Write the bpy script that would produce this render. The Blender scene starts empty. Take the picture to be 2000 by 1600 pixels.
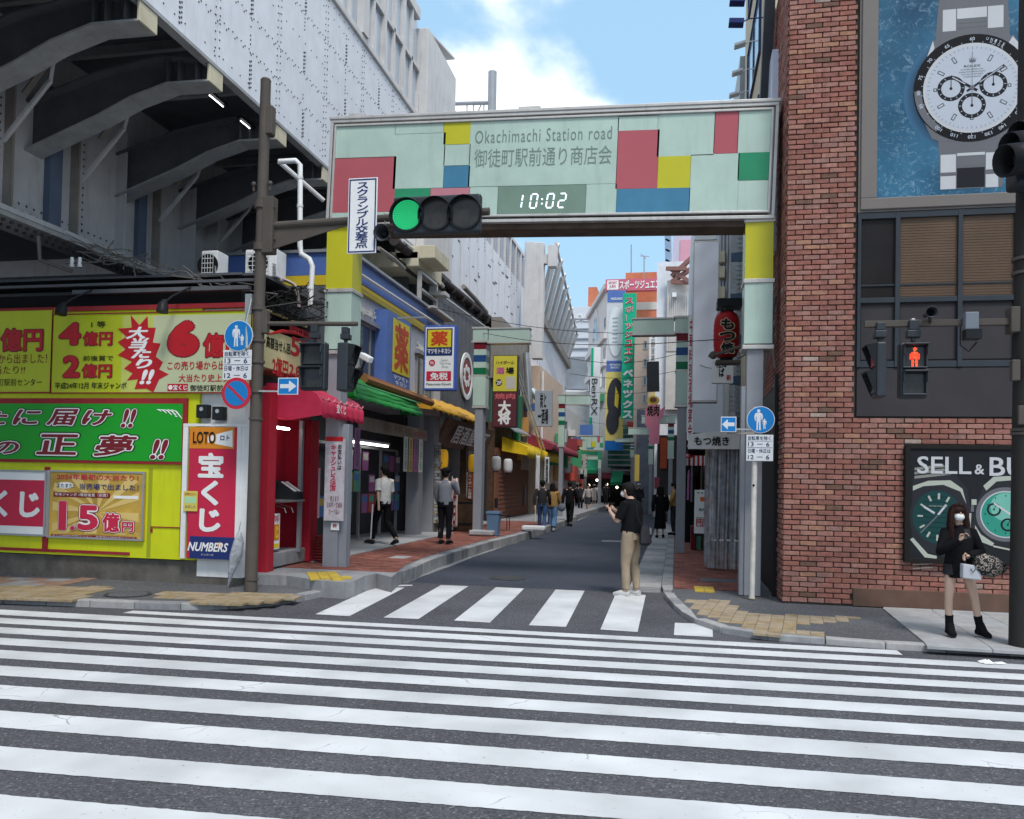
import bpy, bmesh, math, random
from mathutils import Vector, Matrix, noise
random.seed(11)
sc = bpy.context.scene
col = sc.collection
rad = math.radians
V = Vector

# ---------------------------------------------------------------- camera, sky, sun, exposure
FP, PX, PY = 1600.0, 1000.0, 905.0          # focal length and principal point in photo pixels (2000 wide)
yaw, pitch, roll = rad(11.3), rad(1.3), rad(1.15)
CAM = V((0, 0, 1.7))
FWD = V((-math.sin(yaw)*math.cos(pitch), math.cos(yaw)*math.cos(pitch), math.sin(pitch)))
r0 = V((math.cos(yaw), math.sin(yaw), 0)); u0 = r0.cross(FWD)
RGT = r0*math.cos(roll) + u0*math.sin(roll)
UPV = -r0*math.sin(roll) + u0*math.cos(roll)
cd = bpy.data.cameras.new('camera'); cam = bpy.data.objects.new('camera', cd); col.objects.link(cam)
M4 = Matrix((RGT, UPV, -FWD)).transposed().to_4x4(); M4.translation = CAM
cam.matrix_world = M4
cd.sensor_width = 36; cd.lens = FP/2000*36; cd.shift_y = (PY-800)/2000
cd.clip_start = 0.05; cd.clip_end = 2000
sc.camera = cam
sc.render.engine = 'CYCLES'
sc.cycles.use_denoising = True
sc.cycles.max_bounces = 6; sc.cycles.transparent_max_bounces = 12
sc.view_settings.view_transform = 'Standard'; sc.view_settings.look = 'None'
sc.view_settings.gamma = 1; sc.view_settings.use_curve_mapping = False
sc.view_settings.exposure = EXPOSURE = 0.55

SUN_EL, SUN_AZ = rad(58), rad(150)          # azimuth from +y towards +x
w = bpy.data.worlds.new('World'); sc.world = w; w.use_nodes = True
nt = w.node_tree; nt.nodes.clear(); N = nt.nodes.new; Lk = nt.links.new
wo = N('ShaderNodeOutputWorld'); bg = N('ShaderNodeBackground'); sky = N('ShaderNodeTexSky')
sky.sky_type = 'NISHITA'; sky.sun_disc = False; sky.sun_elevation = SUN_EL; sky.sun_rotation = SUN_AZ
sky.air_density = 1.0; sky.dust_density = 1.2; sky.ozone_density = 1.0
tc = N('ShaderNodeTexCoord'); mp = N('ShaderNodeMapping')
mp.inputs['Location'].default_value = (24.9007, 1.9816, 25.0884); mp.inputs['Scale'].default_value = (1, 1, 2.0)
Lk(tc.outputs['Generated'], mp.inputs['Vector'])
n1 = N('ShaderNodeTexNoise'); n1.inputs['Scale'].default_value = 2.1; n1.inputs['Detail'].default_value = 7
n1.inputs['Roughness'].default_value = .52; n1.inputs['Distortion'].default_value = .25
Lk(mp.outputs[0], n1.inputs['Vector'])
cr = N('ShaderNodeValToRGB'); cr.color_ramp.elements[0].position = .465; cr.color_ramp.elements[1].position = .60
cr.color_ramp.interpolation = 'EASE'
Lk(n1.outputs['Fac'], cr.inputs[0])
mx = N('ShaderNodeMix'); mx.data_type = 'RGBA'
Lk(cr.outputs[0], mx.inputs['Factor'])
hz = N('ShaderNodeMix'); hz.data_type = 'RGBA'; hz.inputs['Factor'].default_value = .72
Lk(sky.outputs[0], hz.inputs['A']); hz.inputs['B'].default_value = (3.3, 5.5, 7.5, 1)
Lk(hz.outputs['Result'], mx.inputs['A']); mx.inputs['B'].default_value = (9.6, 9.9, 10.2, 1)
Lk(mx.outputs['Result'], bg.inputs['Color']); bg.inputs['Strength'].default_value = 0.105
Lk(bg.outputs[0], wo.inputs[0])
sd = bpy.data.lights.new('sun', 'SUN'); sd.energy = 1.9; sd.angle = rad(15); sd.color = (1, .96, .9)
so = bpy.data.objects.new('sun', sd); col.objects.link(so)
sdir = V((math.sin(SUN_AZ)*math.cos(SUN_EL), math.cos(SUN_AZ)*math.cos(SUN_EL), math.sin(SUN_EL)))
so.rotation_euler = sdir.to_track_quat('Z', 'Y').to_euler(); so.location = (0, -10, 30)

def ray(px, py): return FWD*FP + RGT*(px-PX) + UPV*(PY-py)
def at(px, py, ax, val):
    """world point where the sight line of a photo pixel meets the plane x/y/z = val (surveying aid for real positions)"""
    i = 'xyz'.index(ax); r = ray(px, py); t = (val-CAM[i])/r[i]
    return CAM + r*t

# ---------------------------------------------------------------- mesh collector
class MB:
    def __init__(s): s.v = []; s.f = []; s.m = []; s.mi = 0
    def add(s, vs, fs):
        n = len(s.v); s.v += [tuple(v) for v in vs]; s.f += [[i+n for i in f] for f in fs]; s.m += [s.mi]*len(fs); return s
    def box(s, x0, x1, y0, y1, z0, z1):
        vs = [(x, y, z) for z in (z0, z1) for y in (y0, y1) for x in (x0, x1)]
        return s.add(vs, [(0,2,3,1), (4,5,7,6), (0,1,5,4), (2,6,7,3), (0,4,6,2), (1,3,7,5)])
    def obox(s, c, a, b, n, ha, hb, hn):
        vs = [V(c)+a*(i*ha)+b*(j*hb)+n*(k*hn) for k in (-1, 1) for j in (-1, 1) for i in (-1, 1)]
        return s.add(vs, [(0,2,3,1), (4,5,7,6), (0,1,5,4), (2,6,7,3), (0,4,6,2), (1,3,7,5)])
    def bar(s, p, q, w, h, up=(0, 0, 1)):
        p, q = V(p), V(q); d = (q-p); L = d.length; d.normalize(); up = V(up)
        a = d.cross(up)
        if a.length < 1e-4: a = d.cross(V((0, 1, 0)))
        a.normalize(); b = a.cross(d)
        return s.obox((p+q)/2, d, a, b, L/2, w/2, h/2)
    def poly(s, pts):
        n = len(pts); return s.add(pts, [list(range(n))])
    def prism(s, pts, off):
        n = len(pts); off = V(off); pts = [V(p) for p in pts]
        return s.add(pts+[p+off for p in pts], [list(range(n))[::-1], [i+n for i in range(n)]] + [[i, (i+1) % n, (i+1) % n+n, i+n] for i in range(n)])
    def cone(s, p, q, r0, r1=None, n=10, cap=True):
        if r1 is None: r1 = r0
        return s.sweep([p, q], [r0, r1], n, cap)
    def sweep(s, pts, rs, n=10, cap=True, ref=None):
        """rings of radius r or (ra, rb) along pts; ra lies along ref"""
        pts = [V(p) for p in pts]; k = len(pts); base = len(s.v); prev = None
        for i, p in enumerate(pts):
            d = (pts[min(i+1, k-1)]-pts[max(i-1, 0)]).normalized()
            if ref is not None:
                a = V(ref); a = (a-d*a.dot(d))
            elif prev is None:
                a = d.orthogonal()
            else: a = prev-d*prev.dot(d)
            a.normalize(); prev = a; b = d.cross(a)
            r = rs[i] if isinstance(rs, (list, tuple)) else rs
            ra, rb = r if isinstance(r, (list, tuple)) else (r, r)
            for j in range(n):
                t = 2*math.pi*j/n; s.v.append(tuple(p+a*(ra*math.cos(t))+b*(rb*math.sin(t))))
        fs = []
        for i in range(k-1):
            for j in range(n):
                fs.append([base+i*n+j, base+i*n+(j+1) % n, base+(i+1)*n+(j+1) % n, base+(i+1)*n+j])
        if cap:
            fs.append([base+j for j in range(n)][::-1]); fs.append([base+(k-1)*n+j for j in range(n)])
        s.f += fs; s.m += [s.mi]*len(fs); return s
    def tube(s, pts, r, n=8): return s.sweep(pts, r, n)
    def ball(s, c, r, n=12, m=8, rot=None):
        c = V(c); r = r if isinstance(r, (list, tuple)) else (r, r, r); base = len(s.v)
        for i in range(m+1):
            ph = math.pi*i/m
            for j in range(n):
                t = 2*math.pi*j/n
                p = V((r[0]*math.sin(ph)*math.cos(t), r[1]*math.sin(ph)*math.sin(t), r[2]*math.cos(ph)))
                if rot: p = rot @ p
                s.v.append(tuple(c+p))
        for i in range(m):
            for j in range(n):
                s.f.append([base+i*n+j, base+(i+1)*n+j, base+(i+1)*n+(j+1) % n, base+i*n+(j+1) % n]); s.m.append(s.mi)
        return s
    def grid(s, fn, nu, nv):
        base = len(s.v)
        for j in range(nv+1):
            for i in range(nu+1): s.v.append(tuple(fn(i/nu, j/nv)))
        for j in range(nv):
            for i in range(nu):
                a = base+j*(nu+1)+i; s.f.append([a, a+1, a+nu+2, a+nu+1]); s.m.append(s.mi)
        return s

ROOTM = {}
def props(o, label=None, cat=None, group=None, kind=None):
    if label: o['label'] = label
    if cat: o['category'] = cat
    if group: o['group'] = group
    if kind: o['kind'] = kind
    return o
def thing(name, label, cat, loc=(0, 0, 0), group=None, rz=0):
    o = bpy.data.objects.new(name, None); col.objects.link(o); o.empty_display_size = .1
    o.location = loc; o.rotation_euler = (0, 0, rz)
    ROOTM[o.name] = (Matrix.Translation(V(loc)) @ Matrix.Rotation(rz, 4, 'Z')).inverted()
    return props(o, label, cat, group)
SPLIT = {'pillar', 'bracket_plate', 'post', 'column_trim', 'trim', 'collar', 'post_weight', 'conduit', 'balcony_frame', 'cross_beam', 'counter_bracket', 'downpipe', 'drain_curve', 'counter', 'hoop', 'cap', 'window_hood', 'wheel', 'headlight', 'box', 'cable', 'antenna', 'crest', 'roof_frame', 'mast', 'stay', 'service_box', 'backing', 'pipe_joint', 'bolt', 'wall', 'core', 'roof_edge', 'deck', 'batten', 'shutter_rail'}
def part(name, mb, mats, parent=None, label=None, smooth=False, bev=0, kind=None, local=False, solid=0, sub=0):
    if name in SPLIT and parent is not None and kind is None:
        par = list(range(len(mb.v)))
        def fd(i):
            while par[i] != i: par[i] = par[par[i]]; i = par[i]
            return i
        for f in mb.f:
            for i in f[1:]: par[fd(i)] = fd(f[0])
        gs = {}
        for k, f in enumerate(mb.f): gs.setdefault(fd(f[0]), []).append(k)
        if 1 < len(gs) <= 40:
            o = None
            for ks in gs.values():
                idx = sorted({i for k in ks for i in mb.f[k]}); mp_ = {i: n for n, i in enumerate(idx)}
                m2 = MB(); m2.v = [mb.v[i] for i in idx]; m2.f = [[mp_[i] for i in mb.f[k]] for k in ks]; m2.m = [mb.m[k] for k in ks]
                o = part_(name, m2, mats, parent, label, smooth, bev, kind, local, solid, sub)
            return o
    return part_(name, mb, mats, parent, label, smooth, bev, kind, local, solid, sub)
def part_(name, mb, mats, parent=None, label=None, smooth=False, bev=0, kind=None, local=False, solid=0, sub=0):
    me = bpy.data.meshes.new(name)
    inv = ROOTM.get(parent.name) if parent is not None else None
    vs = mb.v
    if inv is not None and not local: vs = [tuple(inv @ V(v)) for v in vs]
    me.from_pydata(vs, [], mb.f)
    mats = mats if isinstance(mats, (list, tuple)) else [mats]
    for m in mats: me.materials.append(m)
    if len(mats) > 1:
        for p, i in zip(me.polygons, mb.m): p.material_index = i
    bm = bmesh.new(); bm.from_mesh(me)
    bmesh.ops.recalc_face_normals(bm, faces=bm.faces); bm.to_mesh(me); bm.free()
    if smooth:
        for p in me.polygons: p.use_smooth = True
        try: me.set_sharp_from_angle(angle=rad(42))
        except Exception: pass
    o = bpy.data.objects.new(name, me); col.objects.link(o)
    if parent is not None:
        o.parent = parent; ROOTM[o.name] = ROOTM.get(parent.name)
        if local: ROOTM[o.name] = None
    if solid:
        md = o.modifiers.new('s', 'SOLIDIFY'); md.thickness = solid; md.offset = 0
    if bev:
        md = o.modifiers.new('b', 'BEVEL'); md.width = bev; md.segments = 2; md.limit_method = 'ANGLE'; md.angle_limit = rad(40)
    if sub:
        md = o.modifiers.new('u', 'SUBSURF'); md.levels = sub; md.render_levels = sub
    if label: o['label'] = label
    if kind: o['kind'] = kind
    return o
def solo(name, mb, mats, label, cat, group=None, **k):
    o = part(name, mb, mats, None, **k); return props(o, label, cat, group)
def struct(name, mb, mats, parent=None, **k):
    o = part(name, mb, mats, parent, **k)
    if parent is None: o['kind'] = 'structure'
    return o
def share(name, proto, parent, loc, rz=0, mat=None, scale=None):
    """another object on the same mesh"""
    o = bpy.data.objects.new(name, proto.data); col.objects.link(o)
    if parent is not None: o.parent = parent
    o.location = loc; o.rotation_euler = (0, 0, rz)
    if scale: o.scale = scale
    if mat is not None:
        o.material_slots[0].link = 'OBJECT'; o.material_slots[0].material = mat
    return o
def dup(root, loc, label=None, group=None, rz=None):
    r = root.copy(); col.objects.link(r); r.location = loc
    if rz is not None: r.rotation_euler = (0, 0, rz)
    if label: r['label'] = label
    if group: r['group'] = group
    for ch in list(root.children):
        c = ch.copy(); col.objects.link(c); c.parent = r
        for g in list(ch.children):
            d = g.copy(); col.objects.link(d); d.parent = c
    return r

# ---------------------------------------------------------------- materials
MC = {}
def mat(name, c, rough=.6, metal=0., var=.12, sc_=2.5, bump=0., bs=60., dirt=0., emit=0., alpha=1., trans=0., spec=None, coat=0.):
    if spec is None: spec = .08 if max(c) < .1 else (.2 if not metal else .5)
    if name in MC: return MC[name]
    m = bpy.data.materials.new(name); m.use_nodes = True; t = m.node_tree; b = t.nodes['Principled BSDF']
    n = t.nodes.new; L = t.links.new
    b.inputs['Roughness'].default_value = rough; b.inputs['Metallic'].default_value = metal
    b.inputs['Specular IOR Level'].default_value = spec
    if coat: b.inputs['Coat Weight'].default_value = coat
    if alpha < 1: b.inputs['Alpha'].default_value = alpha
    if trans: b.inputs['Transmission Weight'].default_value = trans
    c4 = (*c, 1)
    b.inputs['Base Color'].default_value = c4
    geo = n('ShaderNodeNewGeometry')
    if var or dirt:
        no = n('ShaderNodeTexNoise'); no.inputs['Scale'].default_value = sc_; no.inputs['Detail'].default_value = 6; no.inputs['Roughness'].default_value = .65
        L(geo.outputs['Position'], no.inputs['Vector'])
        rp = n('ShaderNodeMapRange'); rp.inputs['From Min'].default_value = .3; rp.inputs['From Max'].default_value = .7
        rp.inputs['To Min'].default_value = 1-var; rp.inputs['To Max'].default_value = 1+var*.6
        L(no.outputs['Fac'], rp.inputs['Value'])
        mu = n('ShaderNodeMix'); mu.data_type = 'RGBA'; mu.blend_type = 'MULTIPLY'; mu.inputs['Factor'].default_value = 1
        mu.inputs['A'].default_value = c4; L(rp.outputs[0], mu.inputs['B'])
        out = mu.outputs['Result']
        if dirt:
            mpg = n('ShaderNodeMapping'); mpg.inputs['Scale'].default_value = (7, 7, .8); L(geo.outputs['Position'], mpg.inputs['Vector'])
            n2 = n('ShaderNodeTexNoise'); n2.inputs['Scale'].default_value = 1.0; n2.inputs['Detail'].default_value = 7; n2.inputs['Roughness'].default_value = .7
            L(mpg.outputs[0], n2.inputs['Vector'])
            r2 = n('ShaderNodeMapRange'); r2.inputs['From Min'].default_value = .52; r2.inputs['From Max'].default_value = .75; r2.inputs['To Max'].default_value = dirt
            L(n2.outputs['Fac'], r2.inputs['Value'])
            m2 = n('ShaderNodeMix'); m2.data_type = 'RGBA'; L(r2.outputs[0], m2.inputs['Factor']); L(out, m2.inputs['A']); m2.inputs['B'].default_value = (.09, .075, .06, 1)
            out = m2.outputs['Result']
        L(out, b.inputs['Base Color'])
    if emit:
        b.inputs['Emission Color'].default_value = c4; b.inputs['Emission Strength'].default_value = emit
    if bump:
        nb = n('ShaderNodeTexNoise'); nb.inputs['Scale'].default_value = bs; nb.inputs['Detail'].default_value = 4
        L(geo.outputs['Position'], nb.inputs['Vector'])
        bu = n('ShaderNodeBump'); bu.inputs['Strength'].default_value = bump; bu.inputs['Distance'].default_value = .01
        L(nb.outputs['Fac'], bu.inputs['Height']); L(bu.outputs[0], b.inputs['Normal'])
    MC[name] = m
    return m
def P(name, c, **k):       # plain print colour
    k.setdefault('var', .05); k.setdefault('rough', .45); return mat(name, c, **k)

# ---------------------------------------------------------------- boards and lettering
TX = []
def lettering(body, o, u, v, w, h, m, parent, bold=0., shear=0., lift=.004, ls=1., al='CENTER', sp=1., ext=0., name='lettering'):
    TX.append((body, V(o), V(u), V(v), w, h, m, parent, bold, shear, lift, ls, al, sp, ext, name))
AXU = {'y': (V((1, 0, 0)), V((0, -1, 0))), 'x': (V((0, 1, 0)), V((1, 0, 0))), '-x': (V((0, -1, 0)), V((-1, 0, 0)))}
class Board:
    """a flat rectangle on a real plane; fractions run left to right and top to bottom"""
    def __init__(s, o, u, w, h, ax, val):
        s.o = V(o); s.u = V(u); s.v = V((0, 0, 1)); s.n = s.u.cross(s.v); s.w = w; s.h = h; s.ax = ax; s.val = val
    @staticmethod
    def px(ax, val, x0, y0, x1, y1):
        a = ax[-1]; u = AXU[ax][0]; tl = at(x0, y0, a, val); br = at(x1, y1, a, val)
        return Board(V((tl.x, tl.y, br.z)), u, (br-tl).dot(u), tl.z-br.z, ax, val)
    @staticmethod
    def m(ax, val, a0, a1, z0, z1):
        u = AXU[ax][0]
        o = {'y': V((a0, val, z0)), 'x': V((val, a0, z0)), '-x': V((val, a1, z0))}[ax]
        return Board(o, u, a1-a0, z1-z0, ax, val)
    def pt(s, fx, fy, d=0.): return s.o+s.u*(fx*s.w)+s.v*((1-fy)*s.h)+s.n*d
    def fp(s, px, py):
        p = at(px, py, s.ax[-1], s.val); d = p-s.o; return d.dot(s.u)/s.w, 1-d.dot(s.v)/s.h
    def box(s, mb, x0, y0, x1, y1, d0, d1):
        c = (s.pt(x0, y0, d0)+s.pt(x1, y1, d1))/2
        return mb.obox(c, s.u, s.v, s.n, abs(x1-x0)*s.w/2, abs(y1-y0)*s.h/2, abs(d1-d0)/2)
    def bx(s, x0, y0, x1, y1, d0, d1): return s.box(MB(), x0, y0, x1, y1, d0, d1)
    def frame(s, mb, t, d0, d1, tb=None):
        tb = t if tb is None else tb; a, b = t/s.w, tb/s.h
        s.box(mb, 0, 0, 1, b, d0, d1); s.box(mb, 0, 1-b, 1, 1, d0, d1)
        s.box(mb, 0, b, a, 1-b, d0, d1); s.box(mb, 1-a, b, 1, 1-b, d0, d1); return mb
    def poly(s, mb, pts, d0, d1): return mb.prism([s.pt(x, y, d0) for x, y in pts], s.n*(d1-d0))
    def disc(s, mb, fx, fy, r, d0, d1, n=32, ri=0., ry=None, a0=0., a1=360.):
        c = s.pt(fx, fy, d0); ry = ry or r
        full = abs(a1-a0) >= 359.9; k = n if full else n+1
        ang = [rad(a0+(a1-a0)*i/n) for i in range(k)]
        P_ = lambda rr, ry_, t, dd: c+s.u*(rr*math.cos(t))+s.v*(ry_*math.sin(t))+s.n*dd
        if ri <= 0:
            mb.prism([P_(r, ry, t, 0) for t in ang] + ([] if full else [c]), s.n*(d1-d0)); return mb
        q = ri/r; base = len(mb.v)
        for t in ang:
            for rr, yy, dd in ((r, ry, 0), (r, ry, d1-d0), (ri, ry*q, d1-d0), (ri, ry*q, 0)): mb.v.append(tuple(P_(rr, yy, t, dd)))
        for i in range(n):
            j = (i+1) % k
            for e in range(4):
                mb.f.append([base+i*4+e, base+j*4+e, base+j*4+(e+1) % 4, base+i*4+(e+1) % 4]); mb.m.append(mb.mi)
        return mb
    def text(s, body, x0, y0, x1, y1, m, parent, lift=.006, **k):
        lettering(body, s.pt(x0, y1), s.u, s.v, (x1-x0)*s.w, (y1-y0)*s.h, m, parent, lift=lift, **k)
    def textp(s, body, x0, y0, x1, y1, m, parent, **k):
        a = s.fp(x0, y0); b = s.fp(x1, y1); s.text(body, a[0], a[1], b[0], b[1], m, parent, **k)
def vert(t): return '\n'.join(t)

# ---------------------------------------------------------------- special surface materials
def asphalt_mat(name, c, speck=.35, scale=1.0):
    m = bpy.data.materials.new(name); m.use_nodes = True; t = m.node_tree; b = t.nodes['Principled BSDF']; n = t.nodes.new; L = t.links.new
    g = n('ShaderNodeNewGeometry')
    v = n('ShaderNodeTexVoronoi'); v.inputs['Scale'].default_value = 85*scale; L(g.outputs['Position'], v.inputs['Vector'])
    v2 = n('ShaderNodeTexNoise'); v2.inputs['Scale'].default_value = 130*scale; v2.inputs['Detail'].default_value = 3; L(g.outputs['Position'], v2.inputs['Vector'])
    big = n('ShaderNodeTexNoise'); big.inputs['Scale'].default_value = .8; big.inputs['Detail'].default_value = 6; L(g.outputs['Position'], big.inputs['Vector'])
    sx = n('ShaderNodeSeparateColor'); L(v.outputs['Color'], sx.inputs[0])
    r = n('ShaderNodeMapRange'); r.inputs['From Min'].default_value = .0; r.inputs['From Max'].default_value = 1; r.inputs['To Min'].default_value = 1-speck; r.inputs['To Max'].default_value = 1+speck
    L(sx.outputs[0], r.inputs['Value'])
    r2 = n('ShaderNodeMapRange'); r2.inputs['From Min'].default_value = .3; r2.inputs['From Max'].default_value = .7; r2.inputs['To Min'].default_value = .82; r2.inputs['To Max'].default_value = 1.18
    L(big.outputs['Fac'], r2.inputs['Value'])
    hi = n('ShaderNodeMapRange'); hi.inputs['From Min'].default_value = .93; hi.inputs['From Max'].default_value = 1.0; hi.inputs['To Max'].default_value = 1.6
    L(sx.outputs[1], hi.inputs['Value'])
    mu = n('ShaderNodeMath'); mu.operation = 'MULTIPLY'; L(r.outputs[0], mu.inputs[0]); L(r2.outputs[0], mu.inputs[1])
    ad = n('ShaderNodeMath'); ad.operation = 'ADD'; L(mu.outputs[0], ad.inputs[0]); L(hi.outputs[0], ad.inputs[1])
    cm = n('ShaderNodeMix'); cm.data_type = 'RGBA'; cm.blend_type = 'MULTIPLY'; cm.inputs['Factor'].default_value = 1; cm.inputs['A'].default_value = (*c, 1); L(ad.outputs[0], cm.inputs['B'])
    L(cm.outputs['Result'], b.inputs['Base Color']); b.inputs['Roughness'].default_value = .9; b.inputs['Specular IOR Level'].default_value = .25
    bu = n('ShaderNodeBump'); bu.inputs['Strength'].default_value = .5; bu.inputs['Distance'].default_value = .006; L(v2.outputs['Fac'], bu.inputs['Height']); L(bu.outputs[0], b.inputs['Normal'])
    return m
def paint_mat(name, c, wear=.5):
    m = bpy.data.materials.new(name); m.use_nodes = True; t = m.node_tree; b = t.nodes['Principled BSDF']; n = t.nodes.new; L = t.links.new
    g = n('ShaderNodeNewGeometry')
    nz = n('ShaderNodeTexNoise'); nz.inputs['Scale'].default_value = 3; nz.inputs['Detail'].default_value = 5; L(g.outputs['Position'], nz.inputs['Vector'])
    ad = n('ShaderNodeMix'); ad.data_type = 'VECTOR'; ad.inputs['Factor'].default_value = .16; L(g.outputs['Position'], ad.inputs['A']); L(nz.outputs['Color'], ad.inputs['B'])
    vo = n('ShaderNodeTexVoronoi'); vo.feature = 'DISTANCE_TO_EDGE'; vo.inputs['Scale'].default_value = 2.6; L(ad.outputs['Result'], vo.inputs['Vector'])
    th = n('ShaderNodeMath'); th.operation = 'LESS_THAN'; th.inputs[1].default_value = .008; L(vo.outputs['Distance'], th.inputs[0])
    mk = n('ShaderNodeTexNoise'); mk.inputs['Scale'].default_value = 1.3; mk.inputs['Detail'].default_value = 3; L(g.outputs['Position'], mk.inputs['Vector'])
    mt = n('ShaderNodeMapRange'); mt.inputs['From Min'].default_value = .58; mt.inputs['From Max'].default_value = .66; mt.inputs['To Max'].default_value = .6; L(mk.outputs['Fac'], mt.inputs['Value'])
    m1 = n('ShaderNodeMath'); m1.operation = 'MULTIPLY'; L(th.outputs[0], m1.inputs[0]); L(mt.outputs[0], m1.inputs[1])
    chip = n('ShaderNodeTexNoise'); chip.inputs['Scale'].default_value = 26; chip.inputs['Detail'].default_value = 6; chip.inputs['Roughness'].default_value = .75; L(g.outputs['Position'], chip.inputs['Vector'])
    c2 = n('ShaderNodeMapRange'); c2.inputs['From Min'].default_value = .63; c2.inputs['From Max'].default_value = .69; c2.inputs['To Max'].default_value = wear; L(chip.outputs['Fac'], c2.inputs['Value'])
    mm = n('ShaderNodeMath'); mm.operation = 'MAXIMUM'; L(m1.outputs[0], mm.inputs[0]); L(c2.outputs[0], mm.inputs[1])
    tone = n('ShaderNodeMapRange'); tone.inputs['From Min'].default_value = .3; tone.inputs['From Max'].default_value = .7; tone.inputs['To Min'].default_value = .74; tone.inputs['To Max'].default_value = 1.06; L(mk.outputs['Fac'], tone.inputs['Value'])
    cm = n('ShaderNodeMix'); cm.data_type = 'RGBA'; cm.blend_type = 'MULTIPLY'; cm.inputs['Factor'].default_value = 1; cm.inputs['A'].default_value = (*c, 1); L(tone.outputs[0], cm.inputs['B'])
    c3 = n('ShaderNodeMix'); c3.data_type = 'RGBA'; L(mm.outputs[0], c3.inputs['Factor']); L(cm.outputs['Result'], c3.inputs['A']); c3.inputs['B'].default_value = (.08, .08, .085, 1)
    L(c3.outputs['Result'], b.inputs['Base Color']); b.inputs['Roughness'].default_value = .7
    bu = n('ShaderNodeBump'); bu.inputs['Strength'].default_value = .25; bu.inputs['Distance'].default_value = .004; L(chip.outputs['Fac'], bu.inputs['Height']); L(bu.outputs[0], b.inputs['Normal'])
    return m
m_asph = asphalt_mat('asphalt_old', (.078, .077, .087), .38)
m_asph2 = asphalt_mat('asphalt_new', (.046, .052, .070), .3, 1.2)
m_asph3 = asphalt_mat('asphalt_walk', (.095, .097, .105), .3)
m_paint = paint_mat('road_paint', (.63, .635, .65), .8)
m_conc = mat('concrete', (.27, .27, .28), rough=.9, var=.25, sc_=3, bump=.3, bs=50, dirt=.4)
m_conc2 = mat('concrete_light', (.36, .36, .37), rough=.9, var=.2, sc_=4, bump=.3, bs=70, dirt=.3)
m_concd = mat('concrete_dirty', (.12, .11, .10), rough=.95, var=.4, sc_=3, bump=.4, bs=30, dirt=.7)
m_paver = mat('red_paver', (.24, .085, .065), rough=.85, var=.35, sc_=9, bump=.2)
m_paverb = mat('red_paver_dark', (.17, .065, .05), rough=.85, var=.3, sc_=7, bump=.2)
m_paverc = mat('red_paver_pale', (.30, .13, .10), rough=.85, var=.3, sc_=7, bump=.2)
m_tan = mat('tan_tile', (.34, .27, .19), rough=.85, var=.25, sc_=5, bump=.2, dirt=.4)
m_tan2 = mat('ochre_tile', (.31, .235, .14), rough=.85, var=.3, sc_=5, bump=.2, dirt=.5)
m_pink = mat('pink_tile', (.27, .17, .13), rough=.9, var=.3, sc_=5, bump=.2, dirt=.4)
m_ytile = mat('yellow_tactile', (.48, .34, .05), rough=.7, var=.2, sc_=6, dirt=.6)
m_steel = mat('steel_grey', (.30, .31, .33), rough=.45, metal=.3, var=.1, dirt=.15)
m_dark = mat('dark_void', (.012, .012, .013), rough=.9)  # near-black base colour that paints in the shade of voids, gaps and openings
m_blackp = mat('black_plastic', (.02, .022, .025), rough=.4)
m_white = mat('white_paint', (.72, .72, .72), rough=.5, dirt=.15)
m_poleg = mat('pole_grey', (.25, .26, .29), rough=.5, var=.1, dirt=.15)
m_brownpole = mat('pole_brown', (.095, .082, .072), rough=.55, var=.15, dirt=.2)
m_glass = mat('window_glass', (.05, .06, .07), rough=.08, spec=.8, var=0)
m_chrome = mat('galvanised', (.5, .5, .5), rough=.35, metal=.8, dirt=.2)

def zsheet(name, pts, z, m, parent=None, **k):
    mb = MB(); mb.poly([(p[0], p[1], z) for p in pts]); return struct(name, mb, m, parent, **k)
def pxy(pts, z): return [at(x, y, 'z', z) for x, y in pts]

# ground and roads
mb = MB(); mb.box(-300, 300, -300, 500, -1.2, -.03); struct('ground', mb, m_conc)
zsheet('road', [(-60, -30), (60, -30), (60, 13.2), (-60, 13.2)], 0.0, m_asph)
zsheet('street_road', [(-5.6, 13.05), (-.72, 13.05), (-.72, 24), (-.80, 40), (-2.1, 60), (-3.2, 76), (-9.5, 76), (-8.2, 60), (-6.2, 40), (-6.0, 20)], 0.003, m_asph2)
zsheet('side_road', [(-60, 13.2), (-14, 13.2), (-14, 90), (-60, 90)], -.006, m_asph)
mh = MB()   # asphalt patch and manholes in the street
def ring(mb, c, r, ri, z, n=28):
    base = len(mb.v)
    for i in range(n):
        a = 2*math.pi*i/n
        mb.v += [(c.x+r*math.cos(a), c.y+r*math.sin(a), z), (c.x+ri*math.cos(a), c.y+ri*math.sin(a), z)]
    for i in range(n):
        j = (i+1) % n; mb.f.append([base+2*i, base+2*j, base+2*j+1, base+2*i+1]); mb.m.append(mb.mi)
def manhole(c, r, z, lab, m1):
    t = thing('manhole_cover', lab, 'manhole cover', (c.x, c.y, z))
    mb = MB(); mb.cone((c.x, c.y, z-.01), (c.x, c.y, z+.004), r-.02, n=28); part('lid', mb, m1, t)
    mb = MB(); ring(mb, c, r+.025, r-.012, z+.006); part('rim', mb, mat('iron', (.06, .06, .06), rough=.6, metal=.5), t)
manhole(at(992, 1130, 'z', 0), .3, .005, 'round iron manhole cover in the dark street asphalt beyond the short crosswalk', mat('iron', (.06, .06, .06)))
manhole(at(250, 1161, 'z', .09), .27, .092, 'round asphalt filled manhole cover on the corner pavement below the lottery wall', m_asph3)
a, b = at(1174, 1058, 'z', 0), at(1225, 1053, 'z', 0)
mb = MB(); mb.box(a.x, b.x, a.y, a.y+.55, .004, .008); solo('utility_lid', mb, m_conc, 'pale rectangular utility lid set into the dark street asphalt', 'utility cover')

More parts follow.
